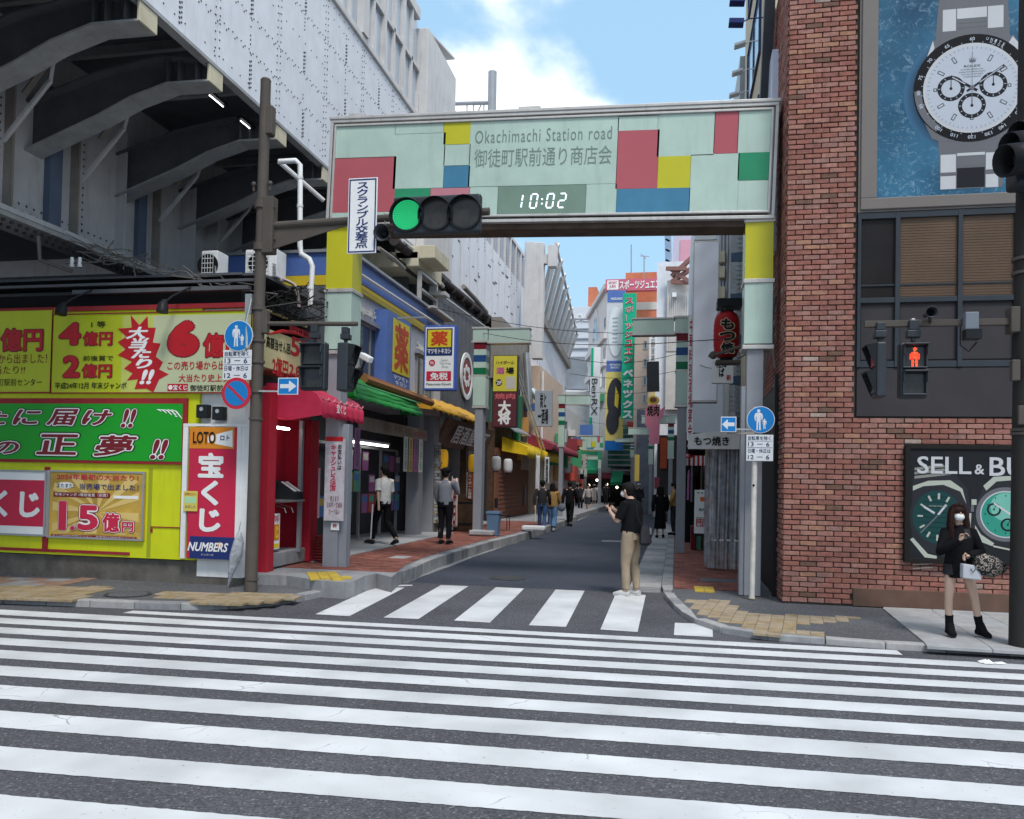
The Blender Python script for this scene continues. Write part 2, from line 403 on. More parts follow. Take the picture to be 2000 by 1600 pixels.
# long scramble crossing: each stripe measured at both ends
cross = thing('crosswalk', None, None); cross['kind'] = 'structure'
Lm = [((-8.12, 8.70), (-7.82, 8.38)), ((-7.67, 8.21), (-7.39, 7.91)), ((-7.20, 7.72), (-6.93, 7.43)), ((-6.74, 7.23), (-6.47, 6.94)), ((-6.28, 6.74), (-6.0, 6.44)),
      ((-5.77, 6.2), (-5.49, 5.9)), ((-5.24, 5.64), (-4.93, 5.3)), ((-4.68, 5.04), (-4.37, 4.71)), ((-4.07, 4.39), (-3.75, 4.05)), ((-3.46, 3.74), (-3.14, 3.38))]
Rm = [((1.47, 8.9), (1.43, 8.63)), ((1.39, 8.43), (1.35, 8.16)), ((1.32, 7.95), (1.27, 7.69)), ((1.24, 7.47), (1.19, 7.19)), ((1.16, 6.96), (1.11, 6.67)),
      ((1.07, 6.43), (1.02, 6.14)), ((.98, 5.87), (.92, 5.53)), ((.87, 5.22), (.82, 4.9)), ((.77, 4.59), (.72, 4.28)), ((.70, 3.93), (.66, 3.6))]
def lin(a, b, x): return a[1]+(b[1]-a[1])*(x-a[0])/(b[0]-a[0])
def ragged(mb, xa, xb, f0, f1, z, seed):
    """a painted stripe with a slightly uneven edge"""
    rnd = random.Random(seed); n = int((xb-xa)/.035); base = len(mb.v)
    for i in range(n+1):
        x = xa+(xb-xa)*i/n; j = lambda: rnd.uniform(-.004, .004)
        mb.v += [(x, f0(x)+j(), z), (x, f1(x)+j(), z)]
    for i in range(n): mb.f.append([base+2*i, base+2*i+2, base+2*i+3, base+2*i+1]); mb.m.append(mb.mi)
for k, (l, r) in enumerate(zip(Lm, Rm)):
    mb = MB(); ragged(mb, -16, 12, lambda x: lin(l[0], r[0], x), lambda x: lin(l[1], r[1], x), .004, k); part('stripe', mb, m_paint, cross)
k = 10
for yy in (3.28, 2.66, 2.05, 1.45):
    mb = MB(); ragged(mb, -16, 12, lambda x: yy+.035*(x-.5), lambda x: yy-.32+.035*(x-.5), .004, k); part('stripe', mb, m_paint, cross); k += 1
a, b = at(244, 1197, 'z', 0), at(1762, 1279, 'z', 0)
mb = MB(); ragged(mb, a.x, b.x, lambda x: lin((a.x, a.y+.16), (1.54, 9.31), x), lambda x: lin((a.x, a.y-.04), (1.5, 9.07), x), .004, 30); part('stripe', mb, m_paint, cross)
for q in [[(-4.37, 9.57), (-3.92, 9.57), (-4.15, 12.35), (-4.61, 12.3)], [(-3.49, 9.61), (-3.05, 9.63), (-3.25, 12.87), (-3.70, 12.85)], [(-2.61, 9.66), (-2.16, 9.65), (-2.34, 12.9), (-2.80, 12.9)],
          [(-1.68, 9.62), (-1.24, 9.65), (-1.38, 12.96), (-1.84, 12.95)], [(-.83, 9.6), (-.4, 9.57), (-.42, 12.8), (-.88, 12.8)], [(.01, 9.51), (.44, 9.51), (.47, 10.38), (.02, 10.35)]]:
    mb = MB(); mb.poly([(x, y, .004) for x, y in q]); part('stripe', mb, m_paint, cross)
qs = pxy([(758, 1143), (805, 1143), (806, 1145), (757, 1147)], 0)
mb = MB(); mb.poly([(p.x, p.y, .006) for p in qs]); part('stripe', mb, m_paint, cross)

# kerbs: one stone after the other along a line
def kerb(name, pts, wdt, z1, m, L=.6, side=1, mats=None, z0=-.1):
    root = thing(name, None, None); root['kind'] = 'structure'
    segs = []; 
    pts = [V((p[0], p[1], 0)) for p in pts]
    # resample
    out = [pts[0]]; acc = 0
    for p, q in zip(pts, pts[1:]):
        d = (q-p).length; t = L-acc
        while t < d: out.append(p.lerp(q, t/d)); t += L
        acc = (acc+d) % L
    out.append(pts[-1])
    for i, (p, q) in enumerate(zip(out, out[1:])):
        d = q-p
        if d.length < .05: continue
        d.normalize(); nn = V((-d.y, d.x, 0))*side*wdt
        p2, q2 = p+d*.004, q-d*.004; dz = random.uniform(-.003, .003)
        mb = MB(); mb.prism([(v.x, v.y, z0) for v in (p2, q2, q2+nn, p2+nn)], (0, 0, z1-z0+dz))
        part('kerb_stone', mb, random.choice(mats or [m]), root, bev=.012)
    return root
m_k = [mat('kerb_a', (.30, .30, .31), rough=.9, var=.25, sc_=6, bump=.3, dirt=.5), mat('kerb_b', (.24, .24, .25), rough=.9, var=.3, sc_=5, bump=.3, dirt=.5), mat('kerb_c', (.36, .35, .35), rough=.9, var=.2, sc_=7, bump=.3, dirt=.35)]
RK = pxy([(1297, 1166), (1308, 1183), (1330, 1203), (1362, 1222), (1400, 1235), (1470, 1249), (1600, 1258), (1750, 1270), (1900, 1278), (2000, 1283), (2400, 1300), (3000, 1326)], 0)
kerb('kerb_right_corner', [(p.x, p.y) for p in RK], .15, .072, None, mats=m_k)
kerb('kerb_right_street', [(-.2, 45), (-.2, 13.35), (-.16, 13.2)], .19, .05, None, mats=m_k)
LK = pxy([(-600, 1150), (-300, 1164), (0, 1179), (290, 1191), (400, 1193), (520, 1186), (566, 1179), (628, 1167), (690, 1151), (722, 1141)], 0)
kerb('kerb_left_corner', [(p.x, p.y) for p in LK], .16, .09, None, mats=m_k)
# gutter slabs on the right of the street
gut = thing('gutter', None, None); gut['kind'] = 'structure'
y = 13.12; i = 0
while y < 40:
    mb = MB(); mb.box(-.716, -.206, y, y+.592, -.05, .012+random.uniform(0, .003)); part('paving_slab', mb, random.choice(m_k), gut, bev=.006); y += .6
    i += 1
# gutter on the left of the street, between kerb and asphalt
GL = [(p.x, p.y) for p in pxy([(767, 1143), (820, 1128), (876, 1109), (922, 1090), (1000, 1063), (1060, 1041), (1110, 1023), (1150, 1008)], 0)]
KT = [(p.x, p.y) for p in pxy([(765, 1124), (808, 1111), (845, 1094), (919, 1071), (960, 1059), (1010, 1047), (1080, 1026), (1128, 1009)], .2)]
mb = MB()
for i in range(len(GL)-1):
    g0, g1, k0, k1 = GL[i], GL[i+1], KT[i], KT[i+1]
    n_ = max(1, int(math.dist(g0, g1)/.62))
    for j in range(n_):
        f = lambda a, b, t: (a[0]+(b[0]-a[0])*t, a[1]+(b[1]-a[1])*t)
        t0, t1 = (j+.01)/n_, (j+.99)/n_
        mb = MB(); mb.prism([(*f(g0, g1, t0), .0), (*f(g0, g1, t1), .0), (*f(k0, k1, t1), .0), (*f(k0, k1, t0), .0)], (0, 0, .014)); part('paving_slab', mb, random.choice(m_k), gut)
kerb('kerb_left_street', KT, .18, .225, None, side=1, mats=m_k)

# left raised pavement with its concrete edge
PL = pxy([(500, 1119), (560, 1121), (628, 1131), (675, 1134), (693, 1131), (712, 1122), (735, 1117), (765, 1124)], .26)
left_edge = [(p.x, p.y) for p in PL]+[(x+(-.17 if True else 0), y+.05) for x, y in KT[1:]]
poly = [(x, y) for x, y in left_edge]+[(KT[-1][0]-.3, 76), (-14, 76), (-14, 13.4), (-6.9, 12.0)]
mb = MB(); mb.prism([(x, y, -.05) for x, y in poly], (0, 0, .285)); struct('pavement_left', mb, m_conc)
def kx(y):   # inner kerb line
    for (x0, y0), (x1, y1) in zip(left_edge[6:], left_edge[7:]):
        if y0 <= y <= y1: return x0+(x1-x0)*(y-y0)/(y1-y0)
    return left_edge[-1][0] if y > left_edge[-1][1] else left_edge[6][0]
pav = thing('pavers_left', None, None); pav['kind'] = 'structure'
mbs = [MB(), MB(), MB()]; y = 12.35; row = 0
while y < 30:
    x = -6.35+(.1 if row % 2 else 0); xe = kx(y)-.03 if y > left_edge[6][1] else -5.2+min(0, (12.6-y))*.4
    while x < xe:
        m_ = random.choice(mbs+[mbs[0]]*2); x2 = min(x+.196, xe); m_.box(x, x2, y, y+.096, .2, .243+random.uniform(0, .003)); x += .2
    y += .1; row += 1
for m_, mm in zip(mbs, (m_paver, m_paverb, m_paverc)): part('paver', m_, mm, pav, kind='stuff')
mb = MB(); mb.box(-7.6, -6.0, 13.25, 22, .2, .262); struct('shop_step', mb, m_conc2)

# left low corner pavement
poly = [(p.x, p.y+.15) for p in LK]+[(p.x, p.y) for p in reversed(PL[:4])]+[(-6.2, 11.9), (-16, 11.9)]
mb = MB()
for a, c in zip(LK, LK[1:]):
    mb.prism([(a.x, a.y+.13, -.05), (c.x, c.y+.13, -.05), (c.x, 11.95, -.05), (a.x, 11.95, -.05)], (0, 0, .135))
struct('pavement_corner_left', mb, m_asph3)
def tiles(name, px_poly, z, s, mm, label=None, ang=0., gap=.006, ex=.006):
    """real tiles cut to an outline traced on the pavement"""
    pp = [at(x, y, 'z', z) for x, y in px_poly]
    def inside(x, y):
        c = False; n = len(pp)
        for i in range(n):
            a, b = pp[i], pp[i-1]
            if (a.y > y) != (b.y > y) and x < (b.x-a.x)*(y-a.y)/(b.y-a.y)+a.x: c = not c
        return c
    root = thing(name, None, None); root['kind'] = 'structure'
    x0, x1 = min(p.x for p in pp), max(p.x for p in pp); y0, y1 = min(p.y for p in pp), max(p.y for p in pp)
    ca, sa = math.cos(ang), math.sin(ang); cx, cy = (x0+x1)/2, (y0+y1)/2; R_ = max(x1-x0, y1-y0)
    mb = MB(); mb.box(-s/2+gap/2, s/2-gap/2, -s/2+gap/2, s/2-gap/2, -.02, ex); proto = None
    k = int(R_/s)+2
    for i in range(-k, k):
        for j in range(-k, k):
            u_, v_ = (i+.5)*s, (j+.5)*s; x, y = cx+u_*ca-v_*sa, cy+u_*sa+v_*ca
            if inside(x, y):
                if proto is None: proto = part('tile', mb, random.choice(mm), root, local=True, bev=.004); proto.location = (x, y, z); proto.rotation_euler = (0, 0, ang); proto.material_slots[0].link = 'OBJECT'; proto.material_slots[0].material = mm[0]
                else: o = share('tile', proto, root, (x, y, z+random.uniform(-.001, .002)), ang, random.choice(mm))
tiles('tactile_path_left', [(315, 1155), (430, 1158), (585, 1160), (575, 1168), (500, 1180), (375, 1178), (375, 1172), (310, 1168)], .09, .15, [m_tan, m_tan2], ang=.1)
tiles('tile_field_left', [(-200, 1138), (110, 1146), (225, 1146), (152, 1172), (-200, 1168)], .09, .15, [m_tan2, m_tan, m_tan2], ang=.1)
tiles('tile_band_left', [(-200, 1124), (200, 1130), (110, 1145), (-200, 1137)], .09, .3, [m_pink, m_conc, m_pink, m_pink], ang=.1)
tiles('tactile_yellow_left', [(606, 1118), (640, 1116), (680, 1128), (668, 1134), (600, 1130)], .244, .15, [m_ytile], ang=.5)
# right pavement
poly = [(p.x, p.y+.15) for p in RK]+[(25, 12.3), (1.6, 12.3), (1.65, 40), (-.01, 40), (-.01, 13.3)]
poly = [(-.01, 13.3)]+[(p.x+(.12 if i < 3 else 0), p.y+.14) for i, p in enumerate(RK)]+[(25, 12.3), (3.2, 12.3), (3.2, 40), (-.01, 40)]
mb = MB(); mb.prism([(x, y, -.05) for x, y in poly], (0, 0, .121)); struct('pavement_right', mb, m_asph3)
pav = thing('pavers_right', None, None); pav['kind'] = 'structure'
mbs = [MB(), MB(), MB()]; y = 13.2; row = 0
while y < 30:
    x = .0-(.1 if row % 2 else 0)
    while x < 1.32:
        m_ = random.choice(mbs+[mbs[0]]*2); m_.box(max(x, .002), min(x+.196, 1.32), y, y+.096, .05, .086+random.uniform(0, .003)); x += .2
    y += .1; row += 1
for m_, mm in zip(mbs, (m_paver, m_paverb, m_paverc)): part('paver', m_, mm, pav, kind='stuff')
tiles('tactile_path_right', [(1340, 1172), (1420, 1172), (1455, 1198), (1670, 1206), (1665, 1214), (1560, 1222), (1560, 1232), (1620, 1236), (1618, 1242), (1480, 1240), (1455, 1222), (1400, 1212), (1370, 1200)], .072, .15, [m_tan, m_tan, m_tan2], ang=-.15)
tiles('tactile_yellow_right', [(1347, 1146), (1402, 1146), (1402, 1155), (1347, 1155)], .0875, .15, [m_ytile])
# light stone slabs in front of the brick building
slabs = thing('slab_field', None, None); slabs['kind'] = 'structure'
pp = [at(x, y, 'z', .085) for x, y in [(1725, 1189), (2010, 1200), (2010, 1272), (1822, 1268)]]
dirv = (pp[3]-pp[0]).normalized(); dv = V((1, -.06, 0)).normalized()
for i in range(14):
    for j in range(-1, 5):
        o = pp[0]+dv*(i*.62)+dirv*(j*.62)
        c = [o, o+dv*.612, o+dv*.612+dirv*.612, o+dirv*.612]
        c = [V((p.x, min(p.y, 12.05), .06)) for p in c]
        lim = lambda p: V((p.x, max(p.y, 9.2-.02*(p.x-2)), p.z))
        c = [lim(p) for p in c]
        if (c[0]-c[2]).length < .35: continue
        mb = MB(); mb.prism(c, (0, 0, .028+random.uniform(0, .002))); part('paving_slab', mb, random.choice([m_conc2, m_k[2], m_conc2]), slabs)
mb = MB(); mb.box(.45, 1.3, 14.25, 14.7, .086, .092); solo('drain_cover', mb, mat('drain_iron', (.10, .11, .13), rough=.5, metal=.3), 'dark rectangular drain cover in the red brick pavement beside the gate post', 'drain cover')
a = at(758, 1090, 'z', .244); b = at(818, 1084, 'z', .244)
mb = MB(); mb.box(a.x, b.x, a.y, a.y+.45, .244, .25); solo('access_lid', mb, m_conc2, 'pale speckled access lid in the red brick pavement on the left', 'utility cover')

# ---------------------------------------------------------------- the gate over the street
m_mint = mat('mint_glass', (.42, .54, .47), rough=.25, var=.12, sc_=1.2, dirt=.16, spec=.4)
GM = {'m': m_mint, 'r': mat('panel_red', (.42, .10, .12), rough=.25, var=.05), 'y': mat('panel_yellow', (.50, .47, .03), rough=.25, var=.05), 'g': mat('panel_green', (.03, .26, .13), rough=.25),
      'b': mat('panel_blue', (.06, .20, .32), rough=.25), 'p': mat('panel_pink', (.50, .20, .24), rough=.25), 'k': mat('clock_face', (.17, .25, .20), rough=.2)}
m_alu = mat('aged_aluminium', (.50, .48, .46), rough=.4, metal=.3, dirt=.45)
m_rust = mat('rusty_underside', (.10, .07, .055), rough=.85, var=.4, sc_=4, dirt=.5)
GY = 12.6
gate = thing('street_gate', 'tall pale green arcade gate with coloured glass panels and a lit clock spanning the street', 'street gate', (-2.2, GY, 0))
gl, gr = V((-5.66, GY, 5.97)), V((1.31, GY, 5.77))
gb = Board(gl, (gr-gl).normalized(), (gr-gl).length, 1.575, 'y', GY); gb.v = V((-gb.u.z, 0, gb.u.x)); gb.n = V((0, -1, 0))
mb = MB(); gb.frame(mb, .035, -.02, .05); gg = .055
f2 = Board(gb.pt(0, 1)-gb.u*.075-gb.v*.085, gb.u, gb.w+.15, gb.h+.17, 'y', GY); f2.v = gb.v; f2.n = gb.n
f2.frame(mb, .05, -.05, .035); part('frame', mb, m_alu, gate, bev=.006)
mb = MB(); f2.box(mb, .0, .0, 1, 1, -.55, -.055); part('beam_body', mb, m_alu, gate, bev=.01)
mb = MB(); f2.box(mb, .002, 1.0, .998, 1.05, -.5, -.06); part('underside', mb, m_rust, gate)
mb = MB(); f2.box(mb, -.003, -.03, 1.003, .0, -.57, .05); f2.box(mb, .44, -.09, .49, -.03, -.4, -.1); f2.box(mb, .03, -.12, .06, -.03, -.4, -.2); part('top_cap', mb, m_alu, gate, bev=.01)
z2 = lambda x, y: (620+x/2.174, 180+y/2.174)
for c, x0, y0, x1, y1 in [('m', 60, 150, 328, 278), ('r', 58, 283, 326, 510), ('m', 55, 515, 326, 545), ('m', 332, 142, 536, 176), ('m', 332, 181, 536, 408), ('g', 330, 413, 477, 540), ('p', 481, 411, 642, 540),
                          ('y', 540, 133, 648, 222), ('m', 540, 227, 648, 312), ('b', 538, 317, 646, 406), ('m', 653, 124, 1269, 390), ('m', 650, 406, 764, 533), ('k', 768, 403, 1138, 528), ('m', 1142, 394, 1266, 524),
                          ('m', 1277, 108, 1444, 162), ('r', 1276, 167, 1443, 410), ('b', 1272, 414, 1579, 518), ('m', 1448, 98, 1683, 270), ('r', 1687, 88, 1784, 261), ('y', 1447, 276, 1582, 408), ('m', 1586, 268, 1782, 514),
                          ('m', 1788, 80, 1920, 257), ('g', 1787, 261, 1920, 374), ('m', 1786, 379, 1918, 516)]:
    a, b = gb.fp(*z2(x0, y0)), gb.fp(*z2(x1, y1))
    part('panel', gb.bx(max(a[0], .003), max(a[1], .012), min(b[0], .997), min(b[1], .988), .0, .022), GM[c], gate, bev=.002)
mb = MB(); gb.box(mb, 0, 0, 1, 1, -.03, -.002); part('backing', mb, mat('panel_joint', (.10, .13, .11), rough=.7), gate)
m_gtxt = P('gate_letters', (.17, .23, .20))
gb.textp('Okachimachi Station road', *z2(673, 215-48), *z2(1250, 202), m_gtxt, gate, lift=.026, bold=.006, sp=1.15)
gb.textp('御徒町駅前通り商店会', *z2(670, 246), *z2(1248, 308), m_gtxt, gate, lift=.026, bold=.012)
m_led = mat('clock_led', (.75, .85, .9), emit=.8, var=0)
seg = {'0': 'abcdef', '1': 'bc', '2': 'abged'}
a, b = gb.fp(*z2(862, 437)), gb.fp(*z2(1052, 492)); mb = MB()
def seg7(mb, ch, x, y, w_, h_, t):
    S = {'a': (0, 1, 1, 1), 'g': (0, .5, 1, .5), 'd': (0, 0, 1, 0), 'f': (0, .5, 0, 1), 'e': (0, 0, 0, .5), 'b': (1, .5, 1, 1), 'c': (1, 0, 1, .5)}
    for s_ in seg[ch]:
        q = S[s_]; sl = .12*h_
        p0 = gb.o+gb.u*(x+q[0]*w_+q[1]*sl)+gb.v*(y+q[1]*h_)+gb.n*.026; p1 = gb.o+gb.u*(x+q[2]*w_+q[3]*sl)+gb.v*(y+q[3]*h_)+gb.n*.026
        d = (p1-p0).normalized()*.012; mb.bar(p0+d, p1-d, t, .004, up=gb.n)
X0, Y0, W_, H_ = a[0]*gb.w, (1-b[1])*gb.h, (b[0]-a[0])*gb.w, (b[1]-a[1])*gb.h
for ch, fx in (('1', -.11), ('0', .22), ('0', .58), ('2', .84)): seg7(mb, ch, X0+fx*W_, Y0, W_*.14, H_, .022)
for q in (.3, .62): mb.obox(gb.o+gb.u*(X0+.49*W_)+gb.v*(Y0+q*H_)+gb.n*.026, gb.u, gb.v, gb.n, .012, .012, .003)
part('clock_digits', mb, m_led, gate)
for sx, x0, x1, dx in (('l', -5.73, -5.27, 0), ('r', .97, 1.38, 0)):
    ztop = 5.86 if sx == 'l' else 5.66; zy = 4.80 if sx == 'l' else 4.77; zm = 3.78; z0 = .24 if sx == 'l' else .08
    mb = MB(); mb.box(x0, x1, GY+.02, GY+.45, zy+.03, ztop); part('column_panel', mb, GM['y'] if True else 0, gate, bev=.006)
    mb = MB(); mb.box(x0, x1, GY+.02, GY+.45, zm+.05, zy-.03); part('column_panel', mb, m_mint, gate, bev=.006)
    mb = MB()
    for zz in (zy, zm, ztop+.02): mb.box(x0-.02, x1+.02, GY, GY+.47, zz-.03, zz+.03)
    part('column_trim', mb, m_alu, gate, bev=.005)
    px0 = x0+.05; mb = MB(); mb.box(px0, px0+(.24 if sx == 'r' else .25), GY+.05, GY+.33, z0, zm); part('column', mb, m_poleg, gate, bev=.008)
    mb = MB()
    if sx == 'l': mb.box(px0+.25, px0+.38, GY+.12, GY+.3, z0, 2.6)
    else: mb.box(px0-.07, px0, GY+.08, GY+.3, z0, 3.2); 
    part('side_channel', mb, m_poleg, gate, bev=.005)

# ---------------------------------------------------------------- railway overpass on the left
m_wsteel = mat('white_steel', (.70, .71, .76), rough=.55, var=.08, dirt=.14)
m_wsteel2 = mat('white_steel_dirty', (.60, .58, .57), rough=.6, var=.1, dirt=.3)
m_girder = mat('girder_grey', (.46, .46, .47), rough=.65, var=.12, dirt=.35)
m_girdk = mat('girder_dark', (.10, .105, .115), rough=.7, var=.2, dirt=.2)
m_flange = mat('flange_grey', (.33, .34, .345), rough=.7, var=.2, dirt=.3)
m_cream = mat('cream_plate', (.58, .52, .38), rough=.6, var=.15, dirt=.45)
m_rivet = mat('rivet_dark', (.07, .07, .085), rough=.7, var=.2)
m_brownst = mat('stiffener_brown', (.27, .245, .22), rough=.7, var=.2, dirt=.4)
ov = thing('railway_overpass', 'white riveted steel railway overpass with dark cantilever brackets above the lottery booth', 'railway overpass', (-10, 8, 8))
XF = -7.2
for i in range(14):      # facia plates
    y0 = -6.4+i*2.0; mb = MB(); mb.box(XF-.05, XF+random.uniform(-.002, .002), y0+.008, y0+1.992, 8.18, 11.7); part('steel_plate', mb, m_wsteel, ov)
mb = MB(); mb.box(XF-.12, XF-.055, -6.4, 21.6, 8.2, 11.7); part('plate_backing', mb, m_rivet, ov)
mb = MB()
def rivet(mb, y, z, r=.016, x=XF): mb.add([(x+.001, y-r, z), (x+.001, y, z-r), (x+.001, y+r, z), (x+.001, y, z+r), (x+.018, y, z)], [(0, 1, 4), (1, 2, 4), (2, 3, 4), (3, 0, 4)])
for zr in (8.36, 8.95, 9.55, 10.15, 10.75, 11.35, 11.6):
    y = -2
    while y < 21.5:
        if zr in (9.55, 10.75) or random.random() < .9: rivet(mb, y, zr+random.uniform(-.004, .004), .018)
        if zr in (8.95, 9.55, 10.75): rivet(mb, y+.07, zr-.07, .02); rivet(mb, y+.13, zr-.02, .02)
        y += .26
for i in range(2, 28):
    y = -6.4+i*1.0; z = 8.3
    while z < 11.65:
        if i % 2 == 0: rivet(mb, y-.06, z, .02); rivet(mb, y+.06, z+.05, .02)
        else:
            k = (z-8.3) % 1.2
            if k < .45: rivet(mb, y, z, .028); rivet(mb, y+.05, z+.03, .022)
            elif random.random() < .5: rivet(mb, y, z, .02)
        z += .13 if i % 2 == 0 else .075
part('rivets', mb, m_rivet, ov, kind='stuff')
mb = MB(); mb.box(XF-.14, XF+.015, -6.4, 21.6, 8.12, 8.175); part('lower_flange', mb, m_flange, ov)
# window band of the station above
m_pane = mat('station_pane', (.45, .50, .57), rough=.15, var=.15, sc_=.8, spec=.7)  # bluish-white sky reflection is put into the pane's base colour
mb = MB(); mb.box(-22, XF-.16, -6.4, 21.5, 11.7, 14.55); part('station_body', mb, m_wsteel2, ov)
mb = MB(); mb.box(-22, XF+.05, -6.4, 21.55, 14.5, 14.8); mb.box(XF-.12, XF+.06, -6.4, 21.5, 11.7, 11.86); part('roof_edge', mb, m_wsteel2, ov, bev=.02)
for i in range(18):
    y0 = -3.5+i*1.4
    fr = MB(); fr.box(XF-.12, XF+.04, y0-.07, y0+.07, 11.86, 14.5)
    if i % 3 == 0: fr.box(XF-.12, XF+.10, y0-.16, y0+.16, 11.86, 14.5)
    fr.box(XF-.12, XF+.02, y0+.07, y0+1.33, 13.1, 13.2); fr.box(XF-.12, XF+.02, y0+.66, y0+.74, 11.86, 14.5)
    fp_ = part('window_frame', fr, m_wsteel2, ov)
    for (a, b) in ((y0+.07, y0+.66), (y0+.74, y0+1.33)):
        for (c, d) in ((11.86, 13.1), (13.2, 14.5)):
            mb = MB(); mb.box(XF-.1, XF-.07, a+.01, b-.01, c+.01, d-.01); part('pane', mb, m_pane, fp_)
# deck above the street and the inner girder
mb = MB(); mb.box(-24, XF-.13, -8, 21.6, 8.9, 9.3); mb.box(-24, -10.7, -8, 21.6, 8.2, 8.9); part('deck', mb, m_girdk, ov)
for y0 in [-4+1.6*i for i in range(16)]:
    mb = MB(); mb.box(-10.4, XF-.14, y0, y0+.1, 8.75, 8.9); part('deck_rib', mb, m_flange, ov)
mb = MB(); mb.box(-10.62, -10.5, -8, 22, 5.78, 8.9); part('girder_web', mb, m_girder, ov)
mb = MB(); mb.box(-10.85, -10.1, -8, 22, 5.70, 5.78); part('girder_flange', mb, m_girder, ov)
mb = MB(); mb.box(-10.78, -10.12, -8, 22, 5.62, 5.70); part('girder_flange', mb, m_flange, ov)
mb = MB()
y = 9.5
while y < 17:
    rivet(mb, y, 5.93, .03, -10.5); rivet(mb, y+.08, 6.05, .028, -10.5)
    mb.cone((-10.25, y, 5.58), (-10.25, y, 5.62), .03, n=6); mb.cone((-10.5, y+.05, 5.58), (-10.5, y+.05, 5.62), .03, n=6); y += .16
for yy in (12.75, 14.9, 10.9):
    for k in range(14): rivet(mb, yy-.1, 5.9+k*.13, .026, -10.5); rivet(mb, yy+.02, 5.9+k*.13, .026, -10.5)
part('rivets', mb, m_rivet, ov, kind='stuff')
for y0, wd, dp, mm in [(9.3, .05, .2, m_girder), (11.0, .04, .17, m_brownst), (11.85, .28, .12, mat('blue_grey_column', (.10, .13, .19), rough=.6)), (12.45, .04, .17, m_brownst), (13.65, .04, .2, m_girder), (14.2, .25, .1, mat('blue_grey_column', (0, 0, 0))),
                       (14.75, .04, .17, m_brownst), (15.7, .04, .35, m_girder), (16.6, .04, .35, m_girder), (17.6, .04, .35, m_girder), (19, .04, .35, m_girder)]:
    mb = MB(); mb.box(-10.5, -10.5+dp, y0, y0+wd, 5.785, 8.2); part('stiffener', mb, mm, ov)
for yb in (-.9, 1.1, 3.1, 5.0, 6.6, 8.1, 9.72, 11.41, 13.6, 15.6, 17.5, 19.4, 21.1):
    bot = [(-7.24, 7.87), (-7.95, 7.88), (-8.6, 7.70), (-9.2, 7.44), (-10.5, 6.98)]
    top = [(-7.24, 8.11), (-7.5, 8.2), (-8.1, 8.28), (-9.2, 8.12), (-10.5, 7.75)]
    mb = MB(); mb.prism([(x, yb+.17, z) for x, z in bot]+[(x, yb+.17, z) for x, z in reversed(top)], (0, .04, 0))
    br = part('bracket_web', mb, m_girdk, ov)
    mb = MB()
    for (x0, z0), (x1, z1) in zip(bot, bot[1:]):
        mb.prism([(x0, yb, z0), (x1, yb, z1), (x1, yb, z1-.035), (x0, yb, z0-.035)], (0, .38, 0))
    part('bracket_flange', mb, m_flange, ov)
    mb = MB()
    for (x0, z0), (x1, z1) in zip(top, top[1:]):
        mb.prism([(x0, yb, z0), (x1, yb, z1), (x1, yb, z1+.035), (x0, yb, z0+.035)], (0, .38, 0))
    for xs in (-7.45, -7.75, -7.95): mb.box(xs-.012, xs+.012, yb+.02, yb+.165, 7.89, 8.28)
    part('bracket_top', mb, m_girdk, ov)
    mb = MB(); mb.box(-7.24, -7.20, yb-.005, yb+.385, 7.84, 8.115); part('end_plate', mb, m_cream, ov, bev=.006)
    mb = MB(); mb.bar((-10.15, yb+.9, 6.75), (-9.35, yb+.9, 7.62), .06, .05); mb.bar((-9.35, yb+.9, 7.62), (-8.6, yb+.2, 8.1), .05, .04); part('brace', mb, m_girder, ov)
    mb = MB(); mb.sweep([(-9.9, yb+1.0, 7.5), (-9.3, yb+1.0, 8.2), (-8.4, yb+1.0, 8.55), (-7.4, yb+1.0, 8.65)], .045, 6); part('drain_curve', mb, m_brownst, ov)
# far bay of the overpass, past the first station block
mb = MB(); mb.box(-9.5, -6.95, 21.65, 24.6, 7.9, 14.35); part('stair_tower', mb, m_wsteel2, ov, bev=.03)
mb = MB(); mb.prism([(-9.3, 21.8, 14.3), (-6.98, 21.8, 14.3), (-6.98, 24.5, 14.9), (-9.3, 24.5, 14.9)], (0, 0, .05)); part('tower_cap', mb, m_wsteel2, ov)
mb = MB(); mb.box(-22, XF-.2, 21.6, 38, 7.7, 12.3); part('far_body', mb, m_wsteel2, ov)
for i in range(14):
    y0 = 21.6+i*1.2
    if y0 > 37.5: break
    mb = MB(); mb.box(XF-.06, XF+random.uniform(-.004, .004), y0+.01, y0+1.19, 7.85, 10.9); part('steel_plate', mb, m_wsteel, ov)
    mb = MB(); mb.box(XF-.12, XF-.05, y0+.05, y0+.55, 10.95, 12.35); mb.box(XF-.12, XF-.05, y0+.65, y0+1.15, 10.95, 12.35); part('grey_panel', mb, mat('far_panel', (.36, .37, .42), rough=.4), ov)
    mb = MB(); mb.box(XF-.12, XF+.03, y0-.05, y0+.05, 7.85, 12.45); part('mullion', mb, m_wsteel2, ov)
mb = MB()
for i in range(60):
    y = 22+random.random()*15; z = 8+random.random()*2.6; mb.bar((XF+.006, y, z), (XF+.006, y+random.uniform(.1, .5), z+.02), .008, .05)
for yy in (27.6, 28.8, 30, 34, 35.2, 36.4):
    for k in range(9): rivet(mb, yy-.1, 10.4+k*.14, .04); 
part('bolts', mb, m_rivet, ov, kind='stuff')
mb = MB(); mb.box(XF-.3, XF+.02, 21.6, 38, 12.35, 12.5); part('roof_edge', mb, m_wsteel2, ov)
mb = MB(); mb.tube([(XF+.16, 19.5, 7.72), (XF+.16, 35, 7.95)], .13, 10); mb.tube([(XF+.05, 19.5, 7.35), (XF+.05, 30, 7.55)], .08, 8)
